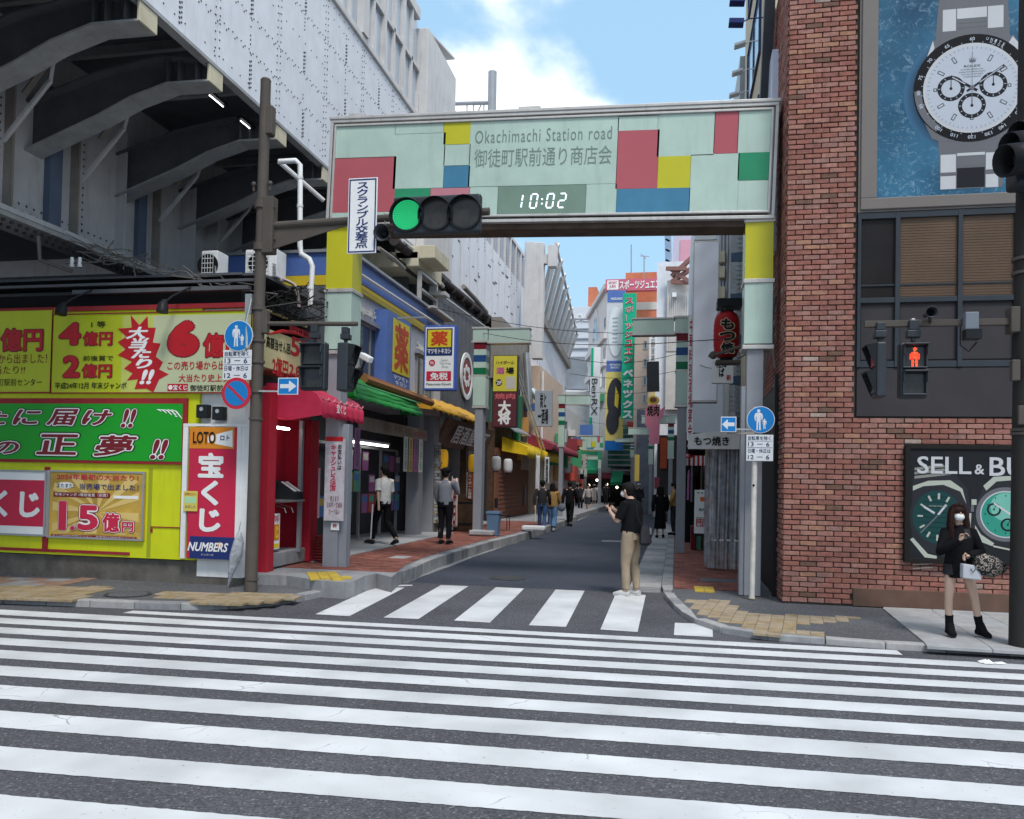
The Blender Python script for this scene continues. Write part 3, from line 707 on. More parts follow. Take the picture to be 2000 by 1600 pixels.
for i in range(13): mb.tube([(XF+.16, 20+i*1.2, 7.74), (XF+.16, 20.12+i*1.2, 7.74)], .16, 10)
part('cable_duct', mb, mat('duct_dark', (.06, .05, .05), rough=.6, dirt=.2), ov, smooth=True)
mb = MB(); mb.box(-8.4, -6.75, 20.6, 22.8, 7.35, 7.75); mb.box(-7.4, -6.3, 20.6, 22.0, 7.55, 7.9); part('service_box', mb, m_cream, ov, bev=.02)
for k, (p, q, r_) in enumerate([((783, 470), (830, 512), .07), ((740, 485), (790, 525), .05), ((820, 505), (865, 560), .06), ((905, 560), (950, 610), .08)]):
    a, b = at(*p, 'x', -6.95), at(*q, 'x', -6.95); mb = MB(); mb.tube([a, a.lerp(b, .5)+V((0, 0, .03)), b], r_, 8); part('service_pipe', mb, m_brownst if k % 2 else m_wsteel2, ov, smooth=True)
# mast behind
mst = thing('catenary_mast', 'tall grey catenary mast with crossbar rising behind the gate against the cloud', 'mast', at(962, 230, 'y', 34))
mb = MB(); p = at(962, 250, 'y', 34); q = at(962, 141, 'y', 34); mb.cone((p.x, 34, 9), (q.x, 34, q.z), .19, n=16); part('mast_tube', mb, m_steel, mst, smooth=True)
a = at(878, 203, 'y', 34); b = at(955, 201, 'y', 34); mb = MB(); mb.tube([a, b], .09, 8)
for x in (884, 912, 925, 945): mb.tube([at(x, 204, 'y', 34), at(x+(10 if x in (884,) else 0), 232, 'y', 34)], .03, 5)
mb.tube([at(928, 230, 'y', 34), at(940, 204, 'y', 34)], .03, 5); part('crossbar', mb, m_steel, mst)
# tower posts and leaning struts further on
lt = thing('leaning_strut_wall', 'row of pale leaning steel struts on the overpass edge past the white tower posts', 'overpass edge', (-6.5, 45, 8))
for (x0, x1, yt, yb_) in ((1025, 1040, 472, 640), (1042, 1058, 474, 700), (1070, 1086, 478, 520)):
    yy = 35.5; a, b = at(x0, yt, 'y', yy), at(x1, yb_, 'y', yy); mb = MB(); mb.box(a.x, b.x, yy, yy+.5, min(b.z, 8.2) if x0 != 1070 else b.z, a.z); part('post', mb, m_wsteel2, lt, bev=.02)
mb = MB(); a, b = at(1040, 498, 'y', 35.6), at(1085, 514, 'y', 35.6); mb.box(a.x, b.x, 35.6, 35.9, b.z, a.z); part('tie_beam', mb, m_wsteel2, lt)
tp = lambda t: V((-5.73, 38.4, 13.0)).lerp(V((-7.2, 59.2, 12.6)), t); bp = lambda t: at(1058, 620, 'z', 9.2).lerp(at(1104, 700, 'z', 9.0), t)
B0, B1 = at(1055, 615, 'x', -6.9), at(1107, 705, 'x', -8.0)
bp = lambda t: B0.lerp(B1, t)
for i in range(9):
    t = i/8.; a, b = bp(t), tp(t); mb = MB(); mb.bar(a, b, .16, .62, up=(0, 1, 0)); part('strut', mb, m_wsteel2, lt)
mb = MB(); mb.bar(tp(-.02), tp(1.02), .12, .12); part('top_rail', mb, m_wsteel2, lt)
mb = MB(); mb.prism([bp(0)+V((-.4, 0, 0)), bp(1)+V((-.4, 0, 0)), bp(1)+V((-3, 0, 3)), bp(0)+V((-3, 0, 3))], (-.1, 0, 0)); part('dark_gap_sheet', mb, m_dark, lt)  # black sheet puts the dark gaps between the struts into colour
mb = MB(); mb.bar(bp(-.05)-V((0, 0, .25)), bp(1.05)-V((0, 0, .25)), .5, .5); part('foot_beam', mb, m_brownst, lt)
a, b, c, d = at(1043, 680, 'y', 40), at(1060, 620, 'y', 40), at(1110, 720, 'x', -8.3), at(1096, 790, 'x', -8.3)
mb = MB(); mb.prism([at(1042, 640, 'x', -6.9), at(1062, 630, 'x', -6.9), at(1108, 720, 'x', -8.0), at(1100, 790, 'x', -8.0), at(1043, 730, 'x', -6.9)], (-.4, 0, 0)); part('lower_fascia', mb, m_wsteel, lt)
mb = MB()
for j in range(6):
    for i in range(16):
        p = at(1046+i*3.4, 650+i*5.5+j*(13-i*.35), 'x', -6.9-(i/16)*1.1); rivet(mb, p.y, p.z, .05, p.x+.01)
part('rivets', mb, m_rivet, lt, kind='stuff')
for k, (p, q) in enumerate([((409, 186), (436, 207)), ((470, 236), (491, 253))]):
    a, b = at(*p, 'x', -7.75), at(*q, 'x', -7.75); b.z = a.z
    t = thing('tube_lamp', ('nearer' if k == 0 else 'farther')+' lit fluorescent tube under the overpass deck beside the cream bracket ends', 'tube lamp', a)
    mb = MB(); mb.tube([a, b], .010, 8); part('tube', mb, mat('tube_light', (1, 1, 1), emit=3, var=0), t)
    mb = MB(); mb.bar(a+V((0, -.05, .05)), b+V((0, .05, .05)), .1, .05); part('housing', mb, m_blackp, t)

# ---------------------------------------------------------------- lottery booth wall facing us
m_lime = mat('lime_board', (.55, .59, .012), rough=.45, var=.1, sc_=1.4, dirt=.16)
m_pale = mat('pale_board', (.46, .49, .31), rough=.45, var=.05)
m_lime2 = mat('lime_signboard', (.42, .47, .014), rough=.35, var=.10, sc_=1.5, dirt=.12)
m_redt = P('print_red', (.42, .012, .02)); m_redd = P('print_darkred', (.17, .012, .02)); m_black = P('print_black', (.015, .015, .015)); m_wt = P('print_white', (.75, .75, .75))
m_navy = P('print_navy', (.015, .03, .14)); m_blue = P('sign_blue', (.01, .13, .42)); m_crim = P('print_crimson', (.50, .02, .06)); m_grnb = P('green_board', (.01, .30, .02))
m_org = P('print_orange', (.62, .22, .02)); m_gold = mat('gold_print', (.50, .32, .06), rough=.4, var=.35, sc_=2.2); m_rtrim = mat('red_trim', (.27, .02, .025), rough=.6, var=.2, dirt=.4)
YL = 11.05
lb = thing('lottery_booth', 'bright lime yellow lottery booth wall on a dirty concrete plinth under the overpass', 'lottery booth', (-9, YL, .1))
mb = MB(); mb.box(-17, -6.98, YL, YL+.15, .44, 4.22); part('wall', mb, m_lime, lb)
mb = MB(); mb.box(-6.98, -6.26, YL+.05, YL+.2, .2, 4.2); part('wall', mb, m_white, lb)
mb = MB(); mb.box(-17, -6.3, YL+.06, YL+.4, .05, .43); part('plinth', mb, m_concd, lb, bev=.02)
mb = MB(); mb.box(-17, -6.86, YL+.2, 13.2, .1, 4.2); mb.box(-6.86, -6.28, YL+.2, 11.62, .1, 4.2); part('core', mb, m_girdk, lb)
mb = MB(); mb.box(-17, -6.2, YL-.03, YL+.3, 4.2, 4.27); part('top_trim', mb, m_rtrim, lb)
mb = MB(); mb.box(-17, -6.5, YL+.25, 14, 4.275, 4.52); part('dark_void_box', mb, m_dark, lb)  # black box stands in for the unlit void above the booth wall
mb = MB(); mb.box(-17, -6.1, YL+.1, YL+.16, 4.62, 4.66); mb.box(-9.3, -6.3, YL+.1, YL+.2, 4.50, 4.56); part('conduit', mb, m_girdk, lb)
for x in (-9.1, -7.4):
    s_ = thing('sign_spotlight', f'black gooseneck spotlight hanging over the lottery signboard, {"above the number 4 prize panel" if x < -8 else "above the big red 6"}', 'spotlight', (x, YL-.3, 4.2))
    mb = MB(); mb.tube([(x+.15, YL+.1, 4.55), (x+.05, YL-.2, 4.35), (x, YL-.33, 4.22)], .015, 6); part('arm', mb, m_blackp, s_)
    mb = MB(); mb.sweep([(x, YL-.30, 4.27), (x, YL-.34, 4.19), (x, YL-.36, 4.08)], [.03, .075, .085], 12); part('lamp_head', mb, m_blackp, s_, smooth=True)
def stxt(b, s_, x0, y0, x1, y1, m, parent, lift, **k): b.textp(s_, x0, y0, x1, y1, m, parent, lift=lift, **k)
def outl(b, s_, x0, y0, x1, y1, m1, m2, parent, lift=.012, o=.055, bold=.012, m3=None, **k):
    d = (x1-x0)*.025+.5
    if m3: b.textp(s_, x0-2*d, y0-2*d, x1+2*d, y1+2*d, m3, parent, lift=lift-.005, bold=bold+o*1.7, **k)
    b.textp(s_, x0-d, y0-d, x1+d, y1+d, m2, parent, lift=lift-.0025, bold=bold+o, **k)
    b.textp(s_, x0, y0, x1, y1, m1, parent, lift=lift, bold=bold, **k)
def sign(name, label, cat, ax, val, x0, y0, x1, y1, m, depth=.04, frame=None, ft=.03, group=None, bev=.003):
    b = Board.px(ax, val, x0, y0, x1, y1); t = thing(name, label, cat, b.pt(.5, 1, 0), group)
    part('panel', b.bx(0, 0, 1, 1, -depth, 0), m, t, bev=bev)
    if frame: part('frame', b.frame(MB(), ft, -.002, .012), frame, t)
    return b, t
def pbox(b, x0, y0, x1, y1, d0, d1, m, t, name='print'):
    a, c = b.fp(x0, y0), b.fp(x1, y1); return part(name, b.bx(a[0], a[1], c[0], c[1], d0, d1), m, t)
YS = YL-.045
b, t = sign('prize_signboard', 'lime signboard at the left edge, ending in 億円 and センター above the green board', 'signboard', 'y', YS, -420, 616, 100, 768, m_lime2, frame=m_rtrim, ft=.02)
outl(b, '億円', 4, 643, 83, 685, m_redt, m_redd, t, o=.03, bold=.03)
stxt(b, 'この売場から出ました！', -60, 692, 92, 710, m_redd, t, .008, bold=.012); stxt(b, '大当たり!!', -30, 715, 49, 731, m_redd, t, .008, bold=.012)
stxt(b, '御徒町駅前センター', -28, 740, 82, 754, m_black, t, .008, bold=.01)
b, t = sign('prize_signboard', 'lime to pale signboard with red starburst and prizes 4, 2 and 6 億円', 'signboard', 'y', YS, 103, 614, 489, 768, m_lime2, frame=m_rtrim, ft=.015)
pbox(b, 240, 617, 487, 766, 0, .003, mat('pale_lime_board', (.46, .50, .12), rough=.45), t, 'print'); pbox(b, 300, 617.5, 486.5, 765.5, .001, .0045, m_pale, t, 'print')
zz = lambda x, y: (x/5.333, 600+y/5.333)
star = [(1365,85),(1455,190),(1540,95),(1545,215),(1625,215),(1595,370),(1675,380),(1625,515),(1700,575),(1660,650),(1760,700),(1660,755),(1600,890),(1530,850),(1405,855),(1440,750),(1325,765),(1385,690),(1295,640),(1380,570),(1230,500),(1310,440),(1230,365),(1320,310),(1230,225),(1375,215)]
part('starburst', b.poly(MB(), [b.fp(*zz(*p)) for p in star], .004, .008), m_redt, t)
for ch, x0, y0, x1, y1 in (('大', 247, 639, 290, 662), ('当', 252, 660, 292, 681), ('た', 257, 680, 296, 700), ('り', 266, 701, 298, 720), ('!!', 274, 722, 302, 751)):
    stxt(b, ch, x0, y0, x1, y1, m_wt, t, .011, bold=.045, shear=.25)
outl(b, '4', 117, 631, 158, 674, m_redt, m_redd, t, o=.03, bold=.05); outl(b, '億円', 164, 649, 219, 674, m_redt, m_redd, t, o=.02, bold=.03)
outl(b, '2', 124, 695, 156, 738, m_redt, m_redd, t, o=.03, bold=.05); outl(b, '億円', 162, 712, 218, 737, m_redt, m_redd, t, o=.02, bold=.03)
stxt(b, '1 等', 179, 628, 207, 640, m_black, t, .01, bold=.02); stxt(b, '前後賞で', 163, 695, 222, 705, m_black, t, .01, bold=.015)
stxt(b, '平成24年12月 年末ジャンボ', 108, 747, 248, 760, m_black, t, .01, bold=.02)
outl(b, '6', 329, 627, 389, 697, m_redt, m_redd, t, o=.02, bold=.09); outl(b, '億円', 399, 652, 478, 697, m_redt, m_redd, t, o=.02, bold=.035)
stxt(b, 'この売り場から出ました', 328, 706, 484, 722, m_redt, t, .01, bold=.02); stxt(b, '大当たり史上初', 350, 731, 448, 746, m_redt, t, .01, bold=.02)
pbox(b, 328, 750, 367, 764, .005, .008, m_redt, t); stxt(b, '宝くじ', 339, 752, 366, 762, m_wt, t, .011, bold=.03)
mb = MB(); f = b.fp(333.5, 757); b.disc(mb, f[0], f[1], .035, .008, .010, 16); part('logo', mb, m_wt, t)
stxt(b, '御徒町駅前', 372, 752, 436, 764, m_black, t, .01, bold=.02)
b, t = sign('wish_signboard', 'wide green signboard with red 正夢 lettering in a dark red frame', 'signboard', 'y', YS, -420, 778, 362, 908, m_rtrim)
pbox(b, -410, 788, 354, 902, 0, .006, m_grnb, t, 'green_field')
for ch, x0, y0, x1, y1 in (('た', -32, 800, 16, 830), ('に', 27, 800, 81, 830), ('届', 92, 799, 154, 831), ('け', 162, 801, 220, 831), ('!!', 238, 799, 267, 836), ('の', -12, 862, 38, 887), ('正', 73, 848, 153, 889), ('夢', 185, 850, 268, 892), ('!!', 295, 858, 329, 898)):
    outl(b, ch, x0, y0, x1, y1, m_redd, m_wt, t, lift=.016, o=.045, bold=.03, m3=P('print_darkgreen', (.01, .06, .01)), shear=.25 if ch != '正' else .1)
mb = MB()
for k in range(5):
    q = [b.pt(*b.fp(307+k*7+s_*(9+k*3), 800+s_*s_*(4+k*3.5)), .008) for s_ in (0, .5, 1)]; mb.sweep(q, [.004, .012, .006], 5)
mb.sweep([b.pt(*b.fp(346+5*math.cos(a/3)*(1-a/22), 812-6*math.sin(a/3)*(1-a/22)), .008) for a in range(18)], .006, 5); part('ornament', mb, m_wt, t)
mb = MB()
for q in ((0, 1075, 250, 1080, 3), ): pass
bb = Board.px('y', YL-.005, -400, 905, 360, 1092)
mb = MB(); mb.box(-14, at(254, 1078, 'y', YL).x, YL-.015, YL-.001, .475, .52); part('base_strip', mb, m_rtrim, lb); pbox(bb, 355, 912, 358, 1088, 0, .006, m_rtrim, lb, 'trim'); pbox(bb, 88, 912, 93, 1078, .0, .012, m_rtrim, lb, 'trim')
pbox(bb, 294, 1028, 354, 1032, 0, .008, m_rtrim, lb, 'trim'); pbox(bb, 294, 1032, 298, 1040, 0, .008, m_rtrim, lb, 'trim'); pbox(bb, 291, 915, 293, 1088, -.002, .002, P('wall_seam', (.3, .33, .02)), lb, 'seam')
b, t = sign('lottery_poster', 'red and white framed board with white くじ lettering at the left edge of the wall', 'poster', 'y', YS, -120, 915, 88, 1048, m_wt, frame=m_steel, ft=.03)
pbox(b, -115, 934, 84, 1029, 0, .003, m_crim, t); stxt(b, '宝くじ', -75, 953, 78, 1012, m_wt, t, .008, bold=.045)
b, t = sign('jackpot_poster', 'framed gold poster announcing 1.5億円 in crimson on the lime wall', 'poster', 'y', YS, 96, 918, 279, 1057, m_gold, frame=m_steel, ft=.028)
mb = MB()
for k in range(12):
    a = k*math.pi/6; c = b.fp(190, 1000); q = [c, (c[0]+.62*math.cos(a), c[1]+.62*math.sin(a)), (c[0]+.62*math.cos(a+.22), c[1]+.62*math.sin(a+.22))]
    q = [(min(max(x, .05), .95), min(max(y, .08), .92)) for x, y in q]; b.poly(mb, q, .0, .002+k*.0001)
part('sun_rays', mb, P('gold_light', (.62, .45, .16)), t)
stxt(b, '2024年最初の大当たり！', 112, 925, 271, 940, m_crim, t, .008, bold=.025); stxt(b, '当売場で出ました！', 156, 944, 271, 959, m_navy, t, .008, bold=.02)
mb = MB(); f = b.fp(128, 948); b.disc(mb, f[0], f[1], .15, .003, .006, 20, ry=.05); part('bubble', mb, m_wt, t); stxt(b, 'またまた!', 112, 944, 145, 953, m_black, t, .008, bold=.02)
pbox(b, 105, 961, 215, 973, .003, .006, m_redd, t); stxt(b, '年末ジャンボ 1等前後賞（前賞）', 108, 962, 211, 971, m_wt, t, .009)
pbox(b, 222, 968, 270, 975, .003, .006, m_wt, t)
for s_, x0, y0, x1, y1 in (('1', 116, 978, 130, 1036), ('.', 138, 1027, 147, 1036), ('5', 153, 986, 192, 1037), ('億', 201, 1001, 234, 1040), ('円', 239, 1019, 261, 1040)): outl(b, s_, x0, y0, x1, y1, m_crim, m_wt, t, o=.05, bold=.04, m3=m_redd)
pbox(b, 100, 1043, 267, 1054, .003, .006, m_redd, t); stxt(b, '宝くじ御徒町駅前センター　全国第994回年末ジャンボ', 103, 1044, 264, 1052, m_wt, t, .009, bold=.01)
for k, (x, y) in enumerate(((383, 790), (414, 794))):
    b = Board.px('y', YL-.12, x, y, x+21, y+26); t = thing('meter_box', ('small black box' if k == 0 else 'second small black box')+(' with round dial above the red banner, nearer the green board' if k == 0 else ' above the red banner, nearer the round road signs'), 'meter box', b.pt(.5, 1))
    part('case', b.bx(0, 0, 1, 1, -.12, 0), m_blackp, t, bev=.01); mb = MB(); b.disc(mb, .5, .35, .03, 0, .01, 16); part('dial', mb, m_chrome, t)
b, t = sign('lottery_banner', 'tall red 宝くじ cloth banner with orange LOTO top and navy NUMBERS foot', 'banner', 'y', YS-.03, 371, 834, 457, 1094, m_crim, depth=.012)
pbox(b, 371, 834, 457, 877, 0, .004, m_org, t); pbox(b, 371, 1047, 457, 1094, 0, .004, m_navy, t)
q4 = lambda x, y: (360+x/4.444, 800+y/4.444)
part('print', b.poly(MB(), [b.fp(*q4(*p)) for p in ((205, 235), (420, 178), (420, 328), (205, 285))], .004, .006), m_wt, t)
outl(b, 'LOTO', 378, 843, 421, 867, m_black, m_org, t, bold=.03, o=.02); stxt(b, 'ロト', 431, 850, 449, 861, m_navy, t, .009, bold=.04)
for ch, *q in (('宝', 388, 884, 437, 934), ('く', 394, 938, 427, 988), ('じ', 390, 993, 431, 1040)): stxt(b, ch, *q, m_wt, t, .008, bold=.05)
stxt(b, 'NUMBERS', 367, 1058, 446, 1079, m_wt, t, .008, bold=.03, shear=.3); stxt(b, 'ナンバーズ', 393, 1081, 417, 1086, m_wt, t, .008)
mb = MB(); f = b.fp(430, 1065); b.disc(mb, f[0], f[1], .045, .004, .007, 16); part('print', mb, m_org, t)
part('frame', b.frame(MB(), .02, -.03, -.013), m_white, t)
b2 = Board.px('y', YS-.02, 359, 830, 484, 1096); mb = MB(); b2.box(mb, 0, 0, .07, 1, -.02, .01); b2.box(mb, .80, 0, .86, 1, -.02, .01); b2.box(mb, .86, .01, 1, .93, -.015, -.005); b2.box(mb, 0, -.01, 1, .01, -.02, .012); part('stand', mb, m_white, t)
b, t = sign('small_notice', 'small yellow and green notice taped beside the red lottery banner', 'notice', 'y', YS-.05, 359, 959, 385, 999, P('notice_yellow', (.6, .5, .1)), depth=.004)
pbox(b, 361, 970, 383, 983, 0, .002, P('notice_green', (.35, .6, .35)), t); stxt(b, '高額当せん', 361, 962, 383, 968, m_redt, t, .004); stxt(b, '出ました', 362, 986, 382, 993, m_navy, t, .004)
um = thing('closed_umbrella', 'folded clear plastic umbrella hanging by the grey pole next to the lottery banner', 'umbrella', at(462, 1143, 'y', 10.9))
A = lambda x, y: at(x, y, 'y', 10.85)
mb = MB(); mb.sweep([A(446, 1143), A(452, 1115), A(461, 1085), A(466, 1060), A(468, 1040)], [.01, .05, .09, .075, .03], 10, ref=(1, 0, 0)); part('canopy', mb, mat('clear_plastic', (.45, .47, .52), rough=.25, var=.5, sc_=14, alpha=.75), um, smooth=True)
mb = MB(); mb.tube([A(445, 1148), A(470, 1020)], .006, 6); part('shaft', mb, m_chrome, um)

# roof clutter over the booth: air conditioners, pipes, cables
def aircon(x0, x1, y, z0, z1, lab, side=True):
    t = thing('air_conditioner', lab, 'air conditioner', ((x0+x1)/2, y, z0)); b = Board.m('y', y, x0, x1, z0, z1)
    mb = MB(); mb.box(x0, x1, y, y+.35, z0, z1); part('casing', mb, m_white, t, bev=.015)
    mb = MB(); b.disc(mb, .42, .5, (z1-z0)*.38, .002, .012, 24); part('fan_opening', mb, m_dark, t)
    mb = MB()
    for k in range(6): b.box(mb, .06, .1+.16*k, .78, .12+.16*k, .012, .02)
    for k in range(5): b.box(mb, .08+.17*k, .05, .095+.17*k, .95, .012, .02)
    part('grille', mb, m_white, t)
    mb = MB()
    for k in range(4): mb.tube([b.pt(.9, .55+.1*k, .01), b.pt(1.02, .6+.1*k, .06), b.pt(1.0, .98, .04)], .012, 6)
    part('refrigerant_pipe', mb, m_chrome, t, smooth=True)
a, c = at(392, 548, 'y', 12.5), at(443, 488, 'y', 12.5); aircon(a.x, a.x+.30, 12.5, a.z, c.z, 'narrow white air conditioner with coiled pipes on the booth roof under the overpass')
mb = MB(); mb.tube([(a.x+.38, 12.55, c.z), (c.x+.12, 12.55, c.z-.13), (c.x+.12, 12.55, a.z)], .02, 6)
a, c = at(478, 542, 'y', 12.5), at(530, 486, 'y', 12.5); aircon(a.x, c.x+.1, 12.5, a.z, c.z, 'air conditioner with round fan partly hidden behind the tall brown pole')
A = lambda x, y, d=12.7: at(x, y, 'y', d)
dp = thing('drain_pipe', 'white drainpipe with bends coming down from the overpass beside the mint gate column', 'drainpipe', A(600, 600))
mb = MB(); mb.tube([A(545, 316), A(578, 314), A(586, 322), A(586, 480), A(588, 496), A(604, 506), A(610, 520), A(606, 598)], .045, 10); part('pipe', mb, m_white, dp, smooth=True)
mb = MB(); mb.tube([A(545, 316, 12.9), A(632, 392, 13.6)], .04, 8); part('pipe', mb, m_white, dp, smooth=True)
mb = MB()
for x, y in ((586, 345), (586, 400), (606, 560)): mb.tube([A(x, y), A(x, y+5)], .053, 10)
part('pipe_joint', mb, m_white, dp)
cb = thing('cable_tangle', 'tangle of pink and black cables and ducts over the red booth roof', 'cables', A(560, 600)); 
mb = MB(); mb.tube([A(524, 549), A(560, 548), A(575, 556), A(582, 575), A(584, 600)], .03, 8); part('duct', mb, mat('pinkish_duct', (.42, .33, .31), rough=.7, dirt=.4), cb, smooth=True)
mb = MB(); rnd = random.Random(3)
for k in range(46):
    x, y = rnd.uniform(495, 630), rnd.uniform(562, 622); pts = [A(x, y, rnd.uniform(11.9, 13.4))]
    for j in range(4): x += rnd.uniform(-22, 28); y += rnd.uniform(-9, 10); x = min(max(x, 500), 640); y = min(y, 625); pts.append(A(x, y, rnd.uniform(11.9, 13.2)))
    mb.sweep([pts[0], pts[0].lerp(pts[1], .5), pts[1]-V((0, 0, .05)), pts[2]-V((0, 0, .08)), pts[3], pts[4]], rnd.choice((.006, .009, .013)), 5)
part('cable', mb, mat('cable_black', (.03, .028, .028), rough=.6, var=.3), cb, kind='stuff')
mb = MB()
for k in range(22):
    x = rnd.uniform(120, 460); y = 470+(x-120)*.27+rnd.uniform(-10, 20); pts = []
    for j in range(5): pts.append(A(x+j*rnd.uniform(18, 40), y+j*8+rnd.uniform(-12, 14), 11.6))
    mb.tube(pts, rnd.choice((.006, .01)), 5)
mb.tube([A(75, 462, 11.4), A(78, 508, 11.4), A(140, 530, 11.4)], .03, 6); mb.tube([A(128, 515, 11.4), A(190, 512, 11.4), A(222, 470, 11.4)], .012, 6)
part('cable', mb, mat('cable_grey', (.13, .12, .11), rough=.6, var=.3), cb, kind='stuff')
for x in (141, 156):
    mb = MB(); mb.cone(A(x, 522, 11.4), A(x, 503, 11.4), .035, .025, 10); part('insulator', mb, m_white, cb, smooth=True)
mb = MB(); mb.box(-17, -6.9, 12.0, 12.8, 4.95, 4.99); mb.box(-9.2, -6.6, 12.1, 14.4, 4.96, 5.0); struct('roof_ledge', mb, m_girdk); 
mb = MB(); mb.box(-24, -7.0, 15.2, 15.4, 4.2, 5.5); mb.box(-24, -7.4, 21.62, 21.8, 3, 7.75); struct('dark_void_screen', mb, m_girdk)  # added dark screens standing in for the black void below the deck

# ---------------------------------------------------------------- red corner booth
m_redw = mat('red_booth_paint', (.38, .018, .035), rough=.4, var=.12, sc_=4, dirt=.12)
m_redaw = mat('red_awning', (.52, .03, .075), rough=.45, var=.15, sc_=5)
XB = -6.25; rb = thing('red_booth', 'red corner lottery ticket booth with counter and scalloped red awning', 'ticket booth', (XB, 12.2, .26))
mb = MB(); mb.box(XB-.6, XB+.12, 11.62, 11.85, .18, 3.1); part('end_wall', mb, m_redw, rb, bev=.008)
mb = MB(); mb.box(XB-.05, XB+.1, 13.15, 13.45, .26, 2.7); part('post', mb, m_redw, rb, bev=.008)
mb = MB(); mb.box(XB-.42, XB-.36, 11.85, 13.2, .45, 3.0); mb.box(XB-.36, XB-.02, 13.08, 13.14, .45, 3.0); part('recess_wall', mb, m_redw, rb)
mb = MB(); mb.box(XB-.5, XB+.02, 11.85, 13.2, .26, .5); part('plinth', mb, m_conc, rb, bev=.02)
mb = MB(); mb.box(XB-.5, XB+.05, 11.86, 13.14, 2.66, 3.0); part('soffit', mb, m_redw, rb)
mb = MB(); mb.box(XB+.0, XB+.06, 12.86, 12.93, .45, 2.66); part('mullion', mb, m_steel, rb)
mb = MB(); mb.box(XB-.45, XB+.14, 12.0, 12.84, 1.30, 1.335); part('counter', mb, m_chrome, rb)
mb = MB(); mb.tube([(XB-.3, 12.3, 1.29), (XB+.05, 12.3, 1.2), (XB+.08, 12.3, 1.12)], .01, 6); mb.tube([(XB-.3, 12.55, 1.29), (XB+.05, 12.55, 1.2), (XB+.08, 12.55, 1.12)], .01, 6); part('counter_bracket', mb, m_chrome, rb)
mb = MB(); mb.box(XB-.36, XB-.33, 11.9, 12.45, 1.35, 2.2); part('ticket_window', mb, m_glass, rb)
mb = MB(); mb.box(XB-.36, XB-.31, 12.45, 12.5, 1.33, 2.25); mb.box(XB-.36, XB-.31, 11.88, 12.45, 2.2, 2.25); part('window_frame', mb, m_alu, rb)
mb = MB(); mb.tube([(XB-.06, 11.95, 2.50), (XB-.06, 12.6, 2.50)], .022, 8); part('tube_light', mb, mat('booth_tube', (1, 1, 1), emit=9, var=0), rb)
bb = Board.m('x', XB-.44, 11.9, 13.1, 1.3, 2.6)
for k, (y0, y1, z0, z1, c, tx) in enumerate([(11.95, 12.1, 2.2, 2.55, m_wt, '高額'), (12.18, 12.33, 2.2, 2.55, m_wt, '当せん')]):
    q = Board.m('x', XB-.3, y0, y1, z0, z1); part('notice', q.bx(0, 0, 1, 1, -.004, 0), c, rb); q.text(vert(tx), .2, .1, .8, .9, m_black, rb, lift=.003)
q = Board.m('x', XB-.31, 11.9, 12.3, 1.45, 1.95); part('notice', q.bx(0, 0, 1, 1, -.004, 0), P('paper', (.55, .45, .38)), rb); q.text('ロト6\n宝くじ\n発売中', .08, .1, .9, .9, m_crim, rb, lift=.003)
q = Board.px('x', XB+.09, 518, 1008, 549, 1084)
q = Board.m('x', XB+.02, 11.9, 12.22, .55, 1.12); part('poster', q.bx(0, 0, 1, 1, -.004, 0), m_wt, rb); part('poster_print', q.bx(.08, .3, .92, .75, 0, .002), m_org, rb); q.text('くじ', .15, .33, .85, .7, P('print_yellow', (.8, .6, .02)), rb, lift=.004, bold=.05); q.text('1等', .1, .05, .9, .25, m_crim, rb, lift=.004); part('poster_print', q.bx(.06, .84, .94, .96, 0, .002), P('print_yellow', (.8, .6, .02)), rb)
mb = MB(); mb.prism([(XB-.25, 12.5, 1.34), (XB+.12, 12.5, 1.34), (XB+.12, 12.5, 1.45), (XB-.25, 12.5, 1.65)], (0, .32, 0)); solo('leaflet_rack', mb, m_blackp, 'small black leaflet rack of white slips on the red booth counter', 'leaflet rack')
for k in range(2):
    for j in range(3):
        mb = MB(); mb.obox((XB-.1+.08*j, 12.58+.15*k, 1.60-.05*j), V((0, 1, 0)), V((.5, 0, -.3)).normalized(), V((.3, 0, .5)).normalized(), .045, .05, .004); part('slip', mb, m_wt, bpy.data.objects['leaflet_rack'])
# awning: quarter-round cloth with scalloped edge
aw = thing('red_awning', 'red cloth awning with scalloped edge and white lettering over the ticket booth', 'awning', (XB, 12.5, 2.7))
prof = [(XB-.1, 3.18), (-5.75, 3.14), (-5.5, 3.02), (-5.40, 2.88), (-5.38, 2.68)]
mb = MB()
def awf(u, v):
    k = v*(len(prof)-1); i = min(int(k), len(prof)-2); f = k-i; x = prof[i][0]+(prof[i+1][0]-prof[i][0])*f; z = prof[i][1]+(prof[i+1][1]-prof[i][1])*f
    y = 11.85+u*1.75; return (x+.012*math.sin(u*44+v*4), y, z-(.035*abs(math.sin(u*8*math.pi)) if v > .99 else 0)+.008*math.sin(u*31+v*9))
mb.grid(awf, 64, 12); part('cloth', mb, m_redaw, aw, smooth=True, solid=.006)
mb = MB(); mb.poly([(x, 11.85, z) for x, z in prof]+[(-5.9, 11.85, 2.60), (XB-.1, 11.85, 2.66)]); part('end_cloth', mb, m_redaw, aw, solid=.006)
mb = MB()
for k in range(7):
    y0 = 11.95+k*.24; c = [(-5.43+.006, y0+.12+.12*math.cos(a), 2.98-.05*math.sin(a)) for a in [math.pi*i/8 for i in range(9)]]; mb.tube(c, .009, 5)
part('scallop_piping', mb, mat('awning_piping', (.72, .25, .3), rough=.5), aw)
lettering('宝くじ', V((-5.365, 12.35, 2.75)), V((0, 1, 0)), V((0, 0, 1)), .38, .15, m_wt, aw, bold=.04)
